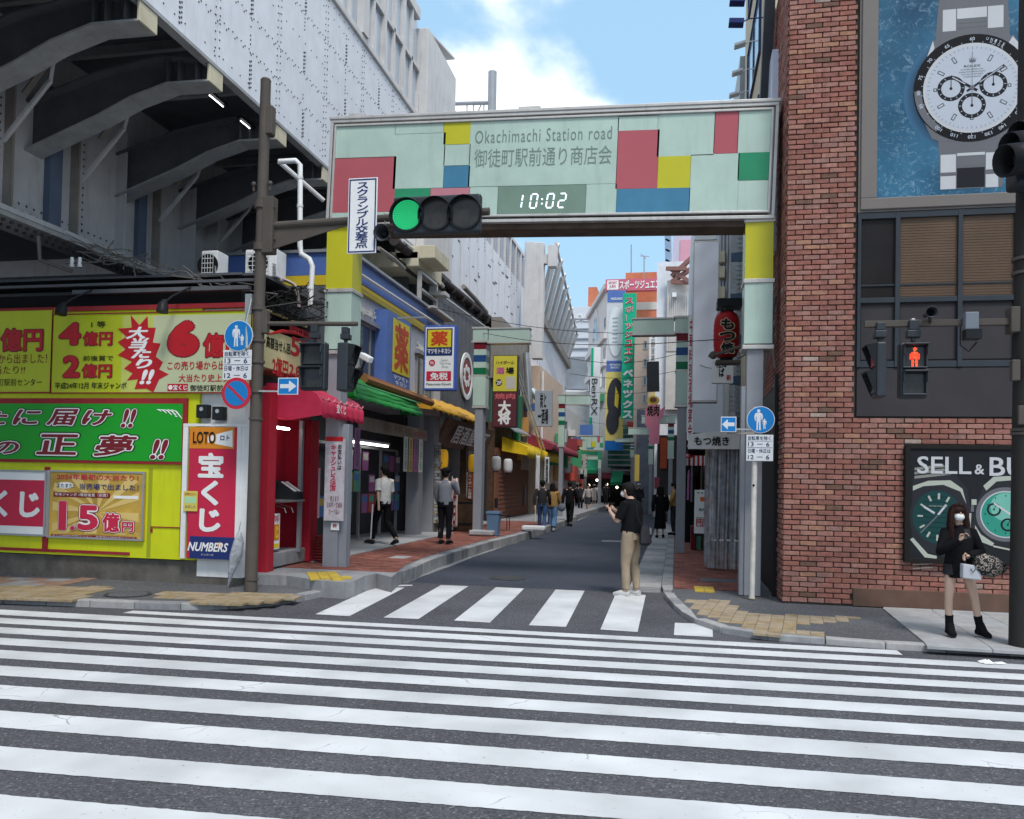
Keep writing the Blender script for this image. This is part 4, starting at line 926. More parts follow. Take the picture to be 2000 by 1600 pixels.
b, t = sign('payout_sign', 'cream and red 高額当せん signboard above the red awning on the booth side', 'signboard', 'x', XB+.02, 518, 640, 604, 742, mat('cream_print', (.55, .50, .27), rough=.5, var=.12), depth=.5)
for s_, x0, y0, x1, y1, m in (('高額当せん回', 520, 655, 566, 694, m_black), ('52', 568, 655, 604, 706, m_redt), ('2億円', 532, 694, 562, 741, m_redt), ('2,8億', 565, 706, 602, 745, m_redt), ('御徒町駅前', 564, 632, 603, 660, m_redt)):
    b.textp(s_, x0, y0, x1, y1, m, t, bold=.03)
mb = MB(); mb.sweep([b.pt(*b.fp(x, y), .01) for x, y in ((521, 653), (550, 647), (575, 650), (604, 662))], [.01, .03, .03, .01], 6, ref=(0, 0, 1)); part('print', mb, m_redt, t)
pk = Board.px('x', XB+.1, 547, 695, 562, 710)
b3, t3 = sign('roof_sign', 'upper slanted cream and red sign board over the payout sign', 'signboard', 'x', XB-.2, 524, 604, 600, 640, mat('cream_print', (0, 0, 0)), depth=.1); b3.text('宝くじ 売場', .1, .2, .9, .8, m_redt, t3, bold=.03)
# coiled red hose and banner on the gate column
hs = thing('hose_coil', 'stack of dark red coiled hose on the pavement between booth and gate column', 'hose', at(618, 1098, 'z', .26))
c = at(620, 1098, 'z', .26)
for k in range(9):
    mb = MB(); mb.sweep([(c.x+(.11-.004*k)*math.cos(a*.5), c.y+.15+(.11)*math.sin(a*.5), .29+k*.05) for a in range(14)], .022, 6); part('coil', mb, mat('hose_red', (.16, .02, .02), rough=.4), hs, smooth=True)
b, t = sign('cashless_banner', 'white paper banner with pink vertical キャッシュレス決済 tied round the gate column', 'banner', 'y', GY-.02, 636, 858, 670, 1018, mat('banner_paper', (.50, .46, .50), rough=.6, var=.2, sc_=10), depth=.03)
pbox(b, 637, 853, 670, 862, 0, .006, m_redt, t); b.textp(vert('キャッシュレス決済'), 646, 869, 656, 960, m_crim, t, bold=.03, ls=.85); b.textp(vert('お支払いは'), 660, 868, 667, 918, m_black, t, bold=.03); b.textp('使えます\n日本円・交通系\nカード払い', 639, 968, 668, 1005, m_redd, t, ls=1.1)
b, t = sign('sticker', 'small square sticker with red logo below the banner on the gate column', 'sticker', 'y', GY+.03, 646, 1021, 662, 1036, m_wt, depth=.004); b.text('日', .3, .15, .7, .6, m_redt, t, bold=.05)

# ---------------------------------------------------------------- shops along the left pavement
m_bshop = mat('grey_render', (.46, .47, .53), rough=.7, var=.08, dirt=.25)
m_bluec = mat('blue_cladding', (.09, .16, .42), rough=.45, var=.1, dirt=.1); m_yelb = P('yellow_band', (.60, .44, .03))
m_shutter = mat('dark_cladding', (.10, .105, .115), rough=.5, var=.2, dirt=.3)
m_fr = mat('window_alu', (.33, .33, .33), rough=.4, metal=.4)
def window(parent, ax, val, a0, a1, z0, z1, n=2, depth=.08, mg=None, t=.05, frame=None):
    b = Board.m(ax, val, a0, a1, z0, z1); mb = MB(); b.frame(mb, t, -depth, .045)
    for i in range(1, n): b.box(mb, i/n-.02*t/.05/(a1-a0), .02, i/n+.02*t/.05/(a1-a0), .98, -depth, .035)
    f = part('window', mb, frame or m_fr, parent)
    for i in range(n): part('pane', b.bx(i/n+.01, .01, (i+1)/n-.01, .99, .002, .010), mg or m_glass, f)
    return f
XS = -6.6
ds = thing('drugstore', 'two storey grey drugstore with blue and yellow band along its top behind the gate column', 'shop building', (XS, 18, .26))
mb = MB(); mb.box(-9.5, XS, 15.5, 22.4, 3.5, 5.62); part('upper_wall', mb, m_bshop, ds)
mb = MB(); mb.box(-9.5, XS+.06, 15.45, 22.5, 5.62, 5.72); mb.box(-9.5, XS+.03, 15.45, 22.5, 5.72, 5.82); part('yellow_band', mb, m_yelb, ds)
mb = MB(); mb.box(-9.5, XS+.04, 15.45, 22.5, 5.82, 6.28); part('blue_band', mb, m_bluec, ds, bev=.01)
mb = MB(); mb.box(-9.5, XS+.12, 15.4, 22.6, 6.28, 6.34); part('coping', mb, m_steel, ds)
mb = MB(); mb.tube([(XS+.14, 15.6, 5.3), (XS+.14, 15.6, 5.93), (XS+.16, 22.3, 5.97)], .035, 8); part('white_pipe', mb, m_white, ds, smooth=True)
window(ds, 'x', XS+.01, 16.15, 17.5, 3.72, 5.02); window(ds, 'x', XS+.01, 20.1, 21.5, 3.7, 4.95)
mb = MB(); mb.box(XS-.02, XS+.14, 16.05, 17.6, 5.02, 5.10); mb.box(XS-.02, XS+.12, 20.0, 21.6, 4.95, 5.02); part('window_hood', mb, m_steel, ds)
lettering('Nagasaki Studio', V((XS+.01, 16.1, 5.18)), V((0, 1, 0)), V((0, 0, 1)), 1.5, .22, mat('cut_letters', (.62, .60, .55), rough=.4), ds, bold=.01, ext=.02, shear=.3, lift=.02)
lettering('Studio', V((XS+.01, 20.1, 5.08)), V((0, 1, 0)), V((0, 0, 1)), .9, .2, mat('cut_letters', (0, 0, 0)), ds, bold=.01, ext=.02, shear=.3, lift=.02)
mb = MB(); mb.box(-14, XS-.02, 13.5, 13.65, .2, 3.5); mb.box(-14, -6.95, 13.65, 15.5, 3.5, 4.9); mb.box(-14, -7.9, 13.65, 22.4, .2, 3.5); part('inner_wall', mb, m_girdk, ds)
mb = MB(); mb.box(XS-.3, XS, 13.45, 13.75, .2, 3.5); mb.box(XS-.35, XS, 20.6, 20.95, .2, 3.5); mb.box(XS-.35, XS, 21.9, 22.4, .2, 3.5); part('pillar', mb, m_poleg, ds, bev=.01)
mb = MB(); mb.box(-5.98, -5.86, 13.7, 13.85, .25, 3.2); part('black_post', mb, m_blackp, ds)
# shop interior: shelves, posters, lights, glass front
mb = MB(); mb.box(-7.85, -7.2, 14.2, 20.4, .26, .3); part('floor', mb, m_conc2, ds)
fr = MB()
for y in (15.2, 16.6, 18.0, 19.4, 20.6): fr.box(-7.25, -7.19, y-.03, y+.03, .3, 2.45)
fr.box(-7.25, -7.19, 15.2, 20.6, 2.42, 2.48); part('shopfront_frame', fr, m_fr, ds)
rnd = random.Random(5)
cols = [P('goods_%d' % i, c) for i, c in enumerate([(.5, .08, .08), (.08, .2, .45), (.6, .55, .5), (.55, .4, .08), (.1, .35, .25), (.35, .12, .3), (.6, .6, .62), (.12, .12, .15)])]
for i in range(4):
    y0 = 15.25+i*1.4
    for j in range(3):
        for k in range(3):
            if rnd.random() < .35: continue
            q = Board.m('x', -7.17, y0+j*.44+.03, y0+j*.44+.4, .9+k*.5, 1.3+k*.5+rnd.random()*.08); c = rnd.choice(cols)
            po = part('poster', q.bx(0, 0, 1, 1, -.01, 0), c, ds); c2 = rnd.choice(cols); part('poster_print', q.bx(.1, .1, .9, .45, 0, .003), c2, po)
q = Board.m('x', -7.0, 14.4, 15.4, .9, 1.9); po = part('pink_poster', q.bx(0, 0, 1, 1, -.01, 0), P('pale_pink', (.6, .42, .48)), ds); part('poster_print', q.bx(.1, .5, .9, .9, 0, .003), cols[6], po)
for k, (y0, y1) in enumerate(((14.0, 14.9), (16.6, 19.0))):
    t = thing('tube_lamp', f'{"short" if k == 0 else "long"} lit fluorescent tube under the shop ceiling behind the green awning', 'tube lamp', (-7.0, y0, 2.55))
    mb = MB(); mb.tube([(-6.9, y0, 2.5), (-6.9, y1, 2.5)], .025, 8); part('tube', mb, mat('tube_light', (1, 1, 1)), t); mb = MB(); mb.box(-6.96, -6.84, y0, y1, 2.53, 2.58); part('housing', mb, m_wt, t)
b, t = sign('shop_fascia', 'faded beige fascia with brown and red characters under the green awning', 'signboard', 'x', -6.52, 704, 812, 834, 862, mat('faded_beige', (.30, .24, .20), rough=.7, var=.25, dirt=.4), depth=.05)
b.text('金 神 福', .28, .12, .72, .8, P('faded_brown', (.22, .11, .06)), t, bold=.02); b.text('宝石店', .76, .3, .97, .72, P('faded_red', (.38, .07, .06)), t, bold=.03)
for k, (y, c) in enumerate([(14.9, 2), (15.4, 0), (15.8, 5), (18.9, 2), (19.3, 3), (19.7, 5), (20.1, 2)]):
    q = Board.m('x', -6.45, y, y+.3, 1.9, 2.75); po = part('hanging_poster', q.bx(0, 0, 1, 1, -.006, 0), cols[c], ds); q.text(vert(random.choice(['大特価', '限定品', '最安値'])), .25, .06, .75, .94, cols[(c+2) % 8], ds, lift=.004, bold=.02)
def awning(name, label, y0, y1, xw, zt, xo, zb, m, drop=.25, ribs=0, mlow=None, sc=0, drop_m=None):
    t = thing(name, label, 'awning', ((xw+xo)/2, (y0+y1)/2, zt)); nn = max(8, int((y1-y0)*5)); mb = MB()
    bulge = ribs
    def fn(u, v):
        x = xw+(xo-xw)*v; z = zt+(zb-zt)*v+bulge*math.sin(math.pi*v); return (x, y0+(y1-y0)*u, z+.015*math.sin(u*nn*1.3+v*3))
    mb.grid(fn, nn, 8); part('cloth', mb, m, t, smooth=True, solid=.006)
    def vf(u, v):
        return (xo+.01+.012*math.sin(u*nn*1.7), y0+(y1-y0)*u, zb-v*(drop-(sc*abs(math.sin(u*nn*1.2)) if v == 1 else 0)))
    mb = MB(); mb.grid(vf, nn*4, 2); part('valance', mb, drop_m or m, t, smooth=True, solid=.006)
    mb = MB()
    for yy in (y0, y1): mb.poly([fn((yy-y0)/(y1-y0), k/8) for k in range(9)]+[(xo, yy, zb-drop*.8), (xw, yy, zb-drop*.4)])
    part('end_cloth', mb, m, t, solid=.005); return t
m_gaw = mat('green_awning', (.025, .30, .06), rough=.5, var=.2, sc_=4, dirt=.15)
t = awning('green_awning', 'bright green rounded awning over the drugstore entrance behind the red one', 14.6, 18.7, -6.5, 3.72, -5.95, 3.32, m_gaw, drop=.14, ribs=.14, sc=.05)
mb = MB(); mb.tube([(-6.0, 14.6, 3.53), (-6.0, 18.7, 3.53)], .02, 6); part('fold_seam', mb, mat('green_awning_light', (.15, .45, .2), rough=.5), t)
mb = MB(); mb.prism([(-6.5, 14.4, 3.9), (-6.0, 14.4, 3.6), (-5.9, 14.4, 3.25), (-6.7, 14.4, 3.2)], (0, .1, 0)); part('side_flap', mb, mat('green_bright', (.03, .42, .05), rough=.5), t)
t = thing('rolled_awning', 'rolled copper brown awning above the drugstore between green and orange awnings', 'awning', (-6.1, 18, 3.6)); mb = MB(); mb.tube([(-6.2, 15.6, 3.72), (-6.0, 19.6, 3.63)], .09, 8); mb.prism([(-6.6, 15.6, 3.95), (-6.6, 19.6, 3.8), (-6.0, 19.6, 3.7), (-6.2, 15.6, 3.8)], (0, 0, .03)); part('roll', mb, mat('copper_cloth', (.30, .13, .05), rough=.6, dirt=.3), t)
m_oaw = mat('orange_awning', (.62, .33, .03), rough=.55, var=.15, dirt=.2)
awning('orange_awning', 'yellow orange scalloped awning sloping past the first mint street post', 19.8, 25.6, -6.7, 4.0, -6.05, 3.62, m_oaw, drop=.17, sc=.07)
# signs of the drugstore
b, t = sign('drugstore_sign', 'flat blue wall sign with tall red 薬 on a yellow panel above the green awning', 'signboard', 'x', XS+.3, 757, 604, 800, 765, m_bluec, depth=.35)
b = Board.px('x', XS+.31, 769, 612, 798, 762)
part('yellow_field', b.bx(0, .06, 1, .82, -.005, .006), P('sign_yellow', (.62, .50, .03)), t); b.text('薬', .08, .1, .92, .79, P('sign_redorange', (.50, .06, .02)), t, lift=.012, bold=.03); b.text('マツモト\nキヨシ', .05, .85, .95, .99, m_wt, t, lift=.01, bold=.02)
bx_ = Board.px('y', 17.7, 829, 636, 888, 762)
t = thing('projecting_sign', 'projecting blue framed sign with red 薬 on yellow and 免税 below', 'projecting sign', bx_.pt(.5, .5)); b = bx_
part('box', b.bx(0, 0, 1, 1, -.25, 0), P('sign_blue2', (.06, .12, .45)), t, bev=.01); part('white_field', b.bx(.05, .03, .95, .97, 0, .004), m_wt, t)
part('print', b.bx(.08, .05, .90, .47, .004, .008), m_navy, t); part('print', b.bx(.12, .07, .86, .34, .008, .012), P('sign_yellow', (0, 0, 0)), t)
b.text('薬', .22, .09, .76, .32, P('sign_redorange', (0, 0, 0)), t, lift=.016, bold=.04); b.text('マツモトキヨシ', .12, .36, .86, .44, m_wt, t, lift=.012, bold=.03)
mb = MB(); b.disc(mb, .27, .58, .075, .004, .008, 16); part('logo', mb, m_crim, t); b.text('Japan.\nTax-free\nShop', .50, .52, .86, .67, P('print_grey', (.25, .25, .25)), t, lift=.008)
b.text('免', .2, .555, .34, .605, m_wt, t, lift=.012); part('print', b.bx(.1, .71, .88, .86, .004, .008), m_crim, t); b.text('免税', .22, .73, .78, .845, m_wt, t, lift=.012, bold=.035); b.text('Matsumoto Kiyoshi', .1, .89, .88, .94, m_black, t, lift=.008, bold=.02)
mb = MB(); mb.bar((XS, 17.8, 5.4), (b.pt(0, 0).x, 17.8, 5.4), .04, .04); part('bracket', mb, m_steel, t)
# corrugated dark building with the round emblem
cg = thing('corrugated_building', 'dark grey corrugated building with a white ringed round emblem and black window frame', 'shop building', (-6.9, 26, .26))
mb = MB(); mb.box(-14, -7.02, 22.5, 30.4, .2, 7.4); part('wall', mb, m_shutter, cg)
for i in range(15):
    y = 22.6+i*.53; mb = MB(); mb.box(-7.0, -6.9, y, y+.5, 3.9, 7.0+i*.02); part('cladding_panel', mb, m_shutter, cg, bev=.008)
mb = MB(); mb.bar((-6.85, 22.5, 7.15), (-6.85, 30.4, 7.35), .04, .05); part('eave', mb, m_chrome, cg)
mb = MB(); mb.box(-6.85, -6.3, 20.7, 22.6, 6.25, 6.32); mb.box(-6.9, -6.4, 22.0, 22.45, 6.9, 7.0); 
for y in (20.9, 22.4): mb.box(-6.85, -6.75, y-.05, y+.05, 6.3, 7.3)
mb.box(-6.85, -6.75, 20.9, 22.4, 6.8, 6.86); mb.box(-6.85, -6.75, 20.9, 22.4, 7.25, 7.32); part('balcony_frame', mb, m_alu, cg)
q = Board.m('x', -6.88, 24.2, 28, 3.9, 6.6); c = q.fp(910, 735); mb = MB(); q.disc(mb, c[0], c[1], .78, .0, .05, 32, ri=.62); part('emblem_ring', mb, m_white, cg); mb = MB(); q.disc(mb, c[0], c[1], .6, .0, .03, 28); part('emblem', mb, mat('emblem_red', (.25, .05, .04), rough=.5, var=.4, sc_=5), cg)
lettering('横丁', q.pt(*q.fp(921, 765)), V((0, 1, 0)), V((0, 0, 1)), 1.3, .7, m_white, cg, bold=.03, lift=.02)
mb = MB()
for k in range(7): q.disc(mb, c[0]+.09*math.cos(k*.9), c[1]+.1*math.sin(k*.9), .12, .03, .045, 10)
part('emblem_print', mb, m_white, cg)
# stacked-stone pillar and izakaya front
sp = thing('stone_pillar', 'pillar clad in rough stacked stones between drugstore and wooden izakaya front', 'pillar', (-6.6, 22.2, .26))
mb = MB(); mb.box(-6.95, -6.58, 22.0, 22.35, .26, 2.75); part('core', mb, m_concd, sp)
for k in range(26):
    z = .5+k*.087
    for j in range(2):
        mb = MB(); mb.box(-6.62+j*0, -6.5+random.uniform(-.03, .03), 21.98+j*.2+random.uniform(0, .02), 22.15+j*.2, z, z+.08); part('stone', mb, random.choice([m_conc2, m_tan, m_k[1]]), sp, bev=.012)
    mb = MB(); mb.box(-6.95+random.uniform(0, .03), -6.6, 21.93, 22.0, z, z+.08); part('stone', mb, random.choice([m_conc2, m_tan, m_k[1]]), sp, bev=.012)
m_wood = mat('dark_wood', (.09, .055, .035), rough=.7, var=.35, sc_=6); m_wsign = mat('wood_sign', (.17, .10, .07), rough=.6, var=.4, sc_=8)
iz = thing('izakaya_front', 'dark wooden izakaya front with carved fascia under the orange awning', 'shop building', (-6.9, 26, .26))
mb = MB(); mb.box(-7.6, -7.5, 22.4, 33, .26, 3.9); part('wall', mb, m_wood, iz)
for i in range(8): mb = MB(); mb.box(-7.5, -7.44, 22.6+i*.5, 22.95+i*.5, .4, 2.4); part('door_panel', mb, m_wood, iz, bev=.01)
mb = MB(); mb.box(-6.8, -6.6, 25.5, 25.8, .26, 3.9); mb.box(-6.8, -6.6, 29.4, 29.7, .26, 3.9); part('post', mb, m_wood, iz)
q = Board.m('x', -6.5, 22.5, 28.6, 2.75, 3.55); mb = MB(); mb.prism([(-6.7, 22.5, 2.7), (-6.7, 28.6, 2.7), (-6.35, 28.6, 3.5), (-6.35, 22.5, 3.5)], (-.1, 0, 0)); part('fascia_board', mb, m_wsign, iz)
lettering('居酒屋横丁', V((-6.6, 23.2, 2.85)), V((0, 1, 0)), V((.4, 0, .92)).normalized(), 4.4, .6, m_white, iz, bold=.03, lift=.1)
def lantern(x, y, z, r, h, m, label, group=None, txt=None, mt=None, sub=None):
    t = thing('paper_lantern', label, 'lantern', (x, y, z), group); pts, rs = [], []
    n = 18
    for i in range(n+1):
        s_ = i/n; zz = z+h*(s_-.5); k = (1-abs(2*s_-1)**3.2)**.5 if 0 < s_ < 1 else 0; pts.append((x, y, zz)); rs.append(max(.45*r, r*(.55+.45*k))*(1 if i % 2 else .975))
    mb = MB(); mb.sweep(pts, rs, 20); part('shade', mb, m, t, smooth=True)
    mb = MB(); mb.cone((x, y, z+h/2-.01), (x, y, z+h/2+.03), r*.5, n=16); mb.cone((x, y, z-h/2-.03), (x, y, z-h/2+.01), r*.5, n=16); mb.tube([(x, y, z+h/2), (x, y, z+h/2+.15)], .01, 5); part('cap', mb, m_blackp, t)
    return t
m_ylan = mat('yellow_lantern', (.68, .36, .02), rough=.5, var=.05, emit=.12); m_wlan = mat('white_lantern', (.55, .54, .54), rough=.6, var=.08)
for k, (px, py, d, hh, m, lab) in enumerate([(863, 897, 22.6, 40, m_ylan, 'dull yellow paper lantern beside the stone pillar'), (926, 905, 23.6, 36, m_ylan, 'bright orange yellow paper lantern left of the mint street post'),
                                            (969, 906, 25.6, 30, m_wlan, 'white paper lantern right of the mint street post'), (992, 910, 28.5, 28, m_wlan, 'second white paper lantern, nearer the yellow awning')]):
    p = at(px, py, 'y', d); h = hh*d/1600; lantern(p.x, d, p.z, h*.33, h, m, lab, 'lanterns hung along the left shops')
bar = thing('wooden_barrel', 'large dark wooden barrel standing before the izakaya under the yellow lantern', 'barrel', at(908, 1036, 'z', .26)); p = at(908, 1036, 'z', .26)
mb = MB(); mb.sweep([(p.x, p.y, .25), (p.x, p.y, .6), (p.x, p.y, 1.0), (p.x, p.y, 1.3)], [.34, .39, .37, .31], 18); part('staves', mb, m_wood, bar, smooth=True)
mb = MB(); mb.sweep([(p.x, p.y, .45), (p.x, p.y, .5)], .395, 18); mb.sweep([(p.x, p.y, 1.05), (p.x, p.y, 1.1)], .378, 18); part('hoop', mb, m_blackp, bar)
def flag(name, px0, py0, px1, py1, d, m, txt, mt, label, pole=True, lean=0):
    b = Board.px('y', d, px0, py0, px1, py1); t = thing(name, label, 'banner flag', b.pt(0, 1)); mb = MB(); w_, h_ = b.w, b.h
    def fn(u, v): return b.pt(u, v, .02*math.sin(v*9+u*3))
    mb.grid(fn, 4, 16); part('cloth', mb, m, t, smooth=True, solid=.004)
    if txt: b.text(vert(txt), .2, .05, .8, .95, mt, t, lift=.03, bold=.03)
    if pole: mb = MB(); mb.tube([b.pt(-.05, -.05), (b.pt(-.05, 1).x, d, .26)], .012, 6); part('pole', mb, m_white, t)
    return t
flag('banner_flag', 913, 925, 923, 977, 22.9, mat('rust_cloth', (.32, .07, .02), rough=.7), 'ハイボール酒場', m_wt, 'rust red vertical cloth reading ハイボール酒場 under the yellow lantern')
flag('banner_flag', 928, 902, 940, 1012, 23.3, m_crim, '元気串焼き', m_wt, 'crimson and white vertical flag close behind the mint street post')
flag('banner_flag', 884, 935, 893, 1030, 22.7, P('pale_poster', (.5, .4, .38)), '本日', m_redd, 'pale narrow poster flag right of the man in the grey vest')
tb = thing('rubbish_bin', 'blue plastic rubbish bin on the brick pavement behind the mint street post', 'bin', at(964, 1045, 'z', .26)); p = at(964, 1045, 'z', .26)
mb = MB(); mb.prism([(p.x-.17, p.y-.15, .26), (p.x+.17, p.y-.15, .26), (p.x+.17, p.y+.15, .26), (p.x-.17, p.y+.15, .26)], (0, 0, .01)); mb.sweep([(p.x, p.y, .26), (p.x, p.y, .84)], [.19, .24], 4, ref=(1, 1, 0)); m_bbin = mat('bin_blue', (.10, .17, .27), rough=.5); part('body', mb, m_bbin, tb)
mb = MB(); mb.sweep([(p.x, p.y, .84), (p.x, p.y, .90)], [.265, .25], 4, ref=(1, 1, 0)); part('lid', mb, m_bbin, tb)
# far left shops
def block(name, label, x0, x1, y0, y1, z1, m, z0=.0, cat='building', bev=0):
    t = thing(name, label, cat, ((x0+x1)/2, y0, 0)); mb = MB(); mb.box(x0, x1, y0, y1, z0, z1); part('wall', mb, m, t, bev=bev); return t
s1 = block('narrow_shop', 'narrow shop with green frames, yellow awning and brick shutter past the white lanterns', -14, -6.9, 30.4, 38, 5.6, mat('shop_brown', (.14, .09, .07), rough=.7, var=.3))
mb = MB(); mb.box(-6.9, -6.7, 30.6, 37.5, .26, 3.0); part('shutter', mb, mat('brick_shutter', (.19, .08, .05), rough=.7), s1)
for k in range(14): mb = MB(); mb.box(-6.7, -6.68, 31, 36, .5+k*.17, .62+k*.17); part('shutter_slat', mb, mat('brick_shutter', (0, 0, 0)), s1)
mb = MB(); mb.box(-6.9, -6.4, 30.2, 34, 3.9, 5.3); part('green_panel', mb, mat('green_hoarding', (.02, .20, .09), rough=.6, dirt=.3), s1)
mb = MB(); mb.prism([(-6.9, 30.6, 4.2), (-6.9, 34, 4.2), (-6.0, 34, 3.6), (-6.0, 30.6, 3.6)], (0, 0, .05)); part('tin_roof', mb, m_steel, s1)
mb = MB(); mb.box(-6.9, -6.5, 30, 36, 5.6, 7.9); part('utility_wall', mb, m_brownst, s1)
for y in (31, 32, 33, 34): mb = MB(); mb.box(-6.5, -6.45, y, y+.06, 3.9, 5.6); part('batten', mb, m_alu, s1)
awning('yellow_awning', 'sagging yellow awning beyond the white lanterns on the left', 31, 39.5, -6.6, 3.45, -5.6, 3.05, mat('yellow_awning', (.70, .47, .015), rough=.55, var=.15, dirt=.15), drop=.4)
awning('crimson_awning', 'dark crimson awning just past the yellow awning', 36, 46, -6.5, 3.9, -5.4, 3.4, mat('crimson_awning', (.22, .03, .05), rough=.6, var=.2), drop=.3)
s2 = block('peach_building', 'plain peach coloured building under the overpass beside the far mint post', -14, -6.35, 38, 46, 7.2, mat('peach_render', (.62, .47, .36), rough=.8, dirt=.2))
mb = MB(); mb.tube([(-6.25, 38.3, .3), (-6.25, 38.3, 7)], .06, 6); part('downpipe', mb, m_white, s2)
mb = MB(); mb.tube([at(1028, 690, 'y', 34), at(1034, 790, 'y', 34)], .16, 10); mb.tube([at(1038, 762, 'y', 34.1), at(1052, 780, 'y', 34.1), at(1053, 800, 'y', 34.1)], .16, 10); solo('vent_duct', mb, m_chrome, 'galvanised ventilation duct bending behind the grey calligraphy sign', 'duct', smooth=True)
for k in range(2):
    mb = MB(); mb.tube([at(1007+k*5, 725, 'y', 29), at(1058+k*6, 880, 'y', 36)], .035, 5); solo('white_stay', mb, m_white, ('left' if k == 0 else 'right')+' of two long thin white stays running diagonally above the yellow awning', 'stay rod', 'diagonal white stay rods')
s3 = block('pale_shophouse', 'pale shophouse with small balcony beyond the peach building', -14, -6.9, 46.2, 60, 6.5, m_wsteel2)
mb = MB(); mb.box(-6.9, -6.5, 46.5, 52, 3.8, 4.0); part('balcony', mb, m_brownst, s3); window(s3, 'x', -6.88, 47, 49, 4.3, 5.6); window(s3, 'x', -6.88, 50, 52, 4.3, 5.6)
# projecting signs on the left
b = Board.px('y', 23.8, 963, 694, 1009, 835); t = thing('projecting_sign', 'tall projecting sign, yellow ハイボール酒場 above dark 焼肉大将', 'projecting sign', b.pt(.5, .5))
part('box', b.bx(0, 0, 1, 1, -.25, 0), m_blackp, t, bev=.01); part('yellow_field', b.bx(.03, .01, .97, .50, 0, .005), P('sign_yellow3', (.60, .53, .06)), t); part('dark_field', b.bx(.03, .51, .97, .99, 0, .005), P('sign_maroon', (.11, .03, .04)), t)
b.text('ハイボール', .12, .08, .86, .13, m_black, t, lift=.01, bold=.03); b.text('酒', .14, .17, .47, .265, P('print_magenta', (.5, .08, .3)), t, lift=.01, bold=.04); b.text('場', .52, .17, .86, .265, m_black, t, lift=.01, bold=.04)
mb = MB(); b.disc(mb, .26, .38, .1, .005, .01, 20); part('print', mb, m_black, t); b.text('2F', .16, .355, .38, .41, m_wt, t, lift=.014, bold=.03); part('print', b.bx(.55, .30, .9, .47, .005, .009), P('print_pale', (.5, .48, .45)), t)
b.text('焼肉', .1, .53, .92, .61, P('print_salmon', (.55, .12, .14)), t, lift=.01, bold=.03); b.text('大\n将', .24, .63, .76, .96, m_wt, t, lift=.01, bold=.05, ls=.85)
b = Board.px('y', 33.5, 1045, 763, 1077, 833); t = thing('projecting_sign', 'grey projecting sign with black brush calligraphy behind the duct', 'projecting sign', b.pt(.5, .5)); part('box', b.bx(0, 0, 1, 1, -.3, 0), mat('grey_sign', (.30, .32, .36), rough=.5), t, bev=.01); b.text('炭と\n一酒場', .2, .06, .8, .94, m_black, t, lift=.01, bold=.03)
t = flag('banner_flag', 1048, 890, 1053, 975, 29.5, mat('white_cloth', (.55, .55, .58), rough=.7), '', m_black, 'plain white banner flag on a weighted base near the walking couple')
t = flag('banner_flag', 1065, 893, 1072, 945, 30.5, mat('white_cloth', (0, 0, 0)), '焼鳥酒場', m_black, 'white banner flag with black brush strokes above the walking couple')
p = at(1043, 1036, 'z', .26); mb = MB(); mb.prism([(p.x-.35, p.y-.2, .26), (p.x+.35, p.y-.2, .26), (p.x+.35, p.y+.2, .26), (p.x-.35, p.y+.2, .26)], (0, 0, .14)); solo('flag_base', mb, m_white, 'white plastic weight holding the banner flag beside the couple', 'flag base', bev=.04)
ch = thing('folding_chair', 'dark folding chair and easel board outside the brick shuttered shop', 'chair', at(980, 1040, 'z', .26)); p = at(980, 1035, 'z', .26)
mb = MB(); mb.box(p.x-.2, p.x+.2, p.y-.2, p.y+.2, .68, .71); part('seat', mb, m_blackp, ch); 
for sx in (-.2, .2):
    for sy in (-.2, .2): mb = MB(); mb.tube([(p.x+sx, p.y+sy, .26), (p.x+sx*.9, p.y+sy*.9, .7)], .014, 5); part('leg', mb, m_blackp, ch)
mb = MB(); mb.box(p.x-.2, p.x-.18, p.y-.2, p.y+.2, .9, 1.2); part('backrest', mb, m_blackp, ch)

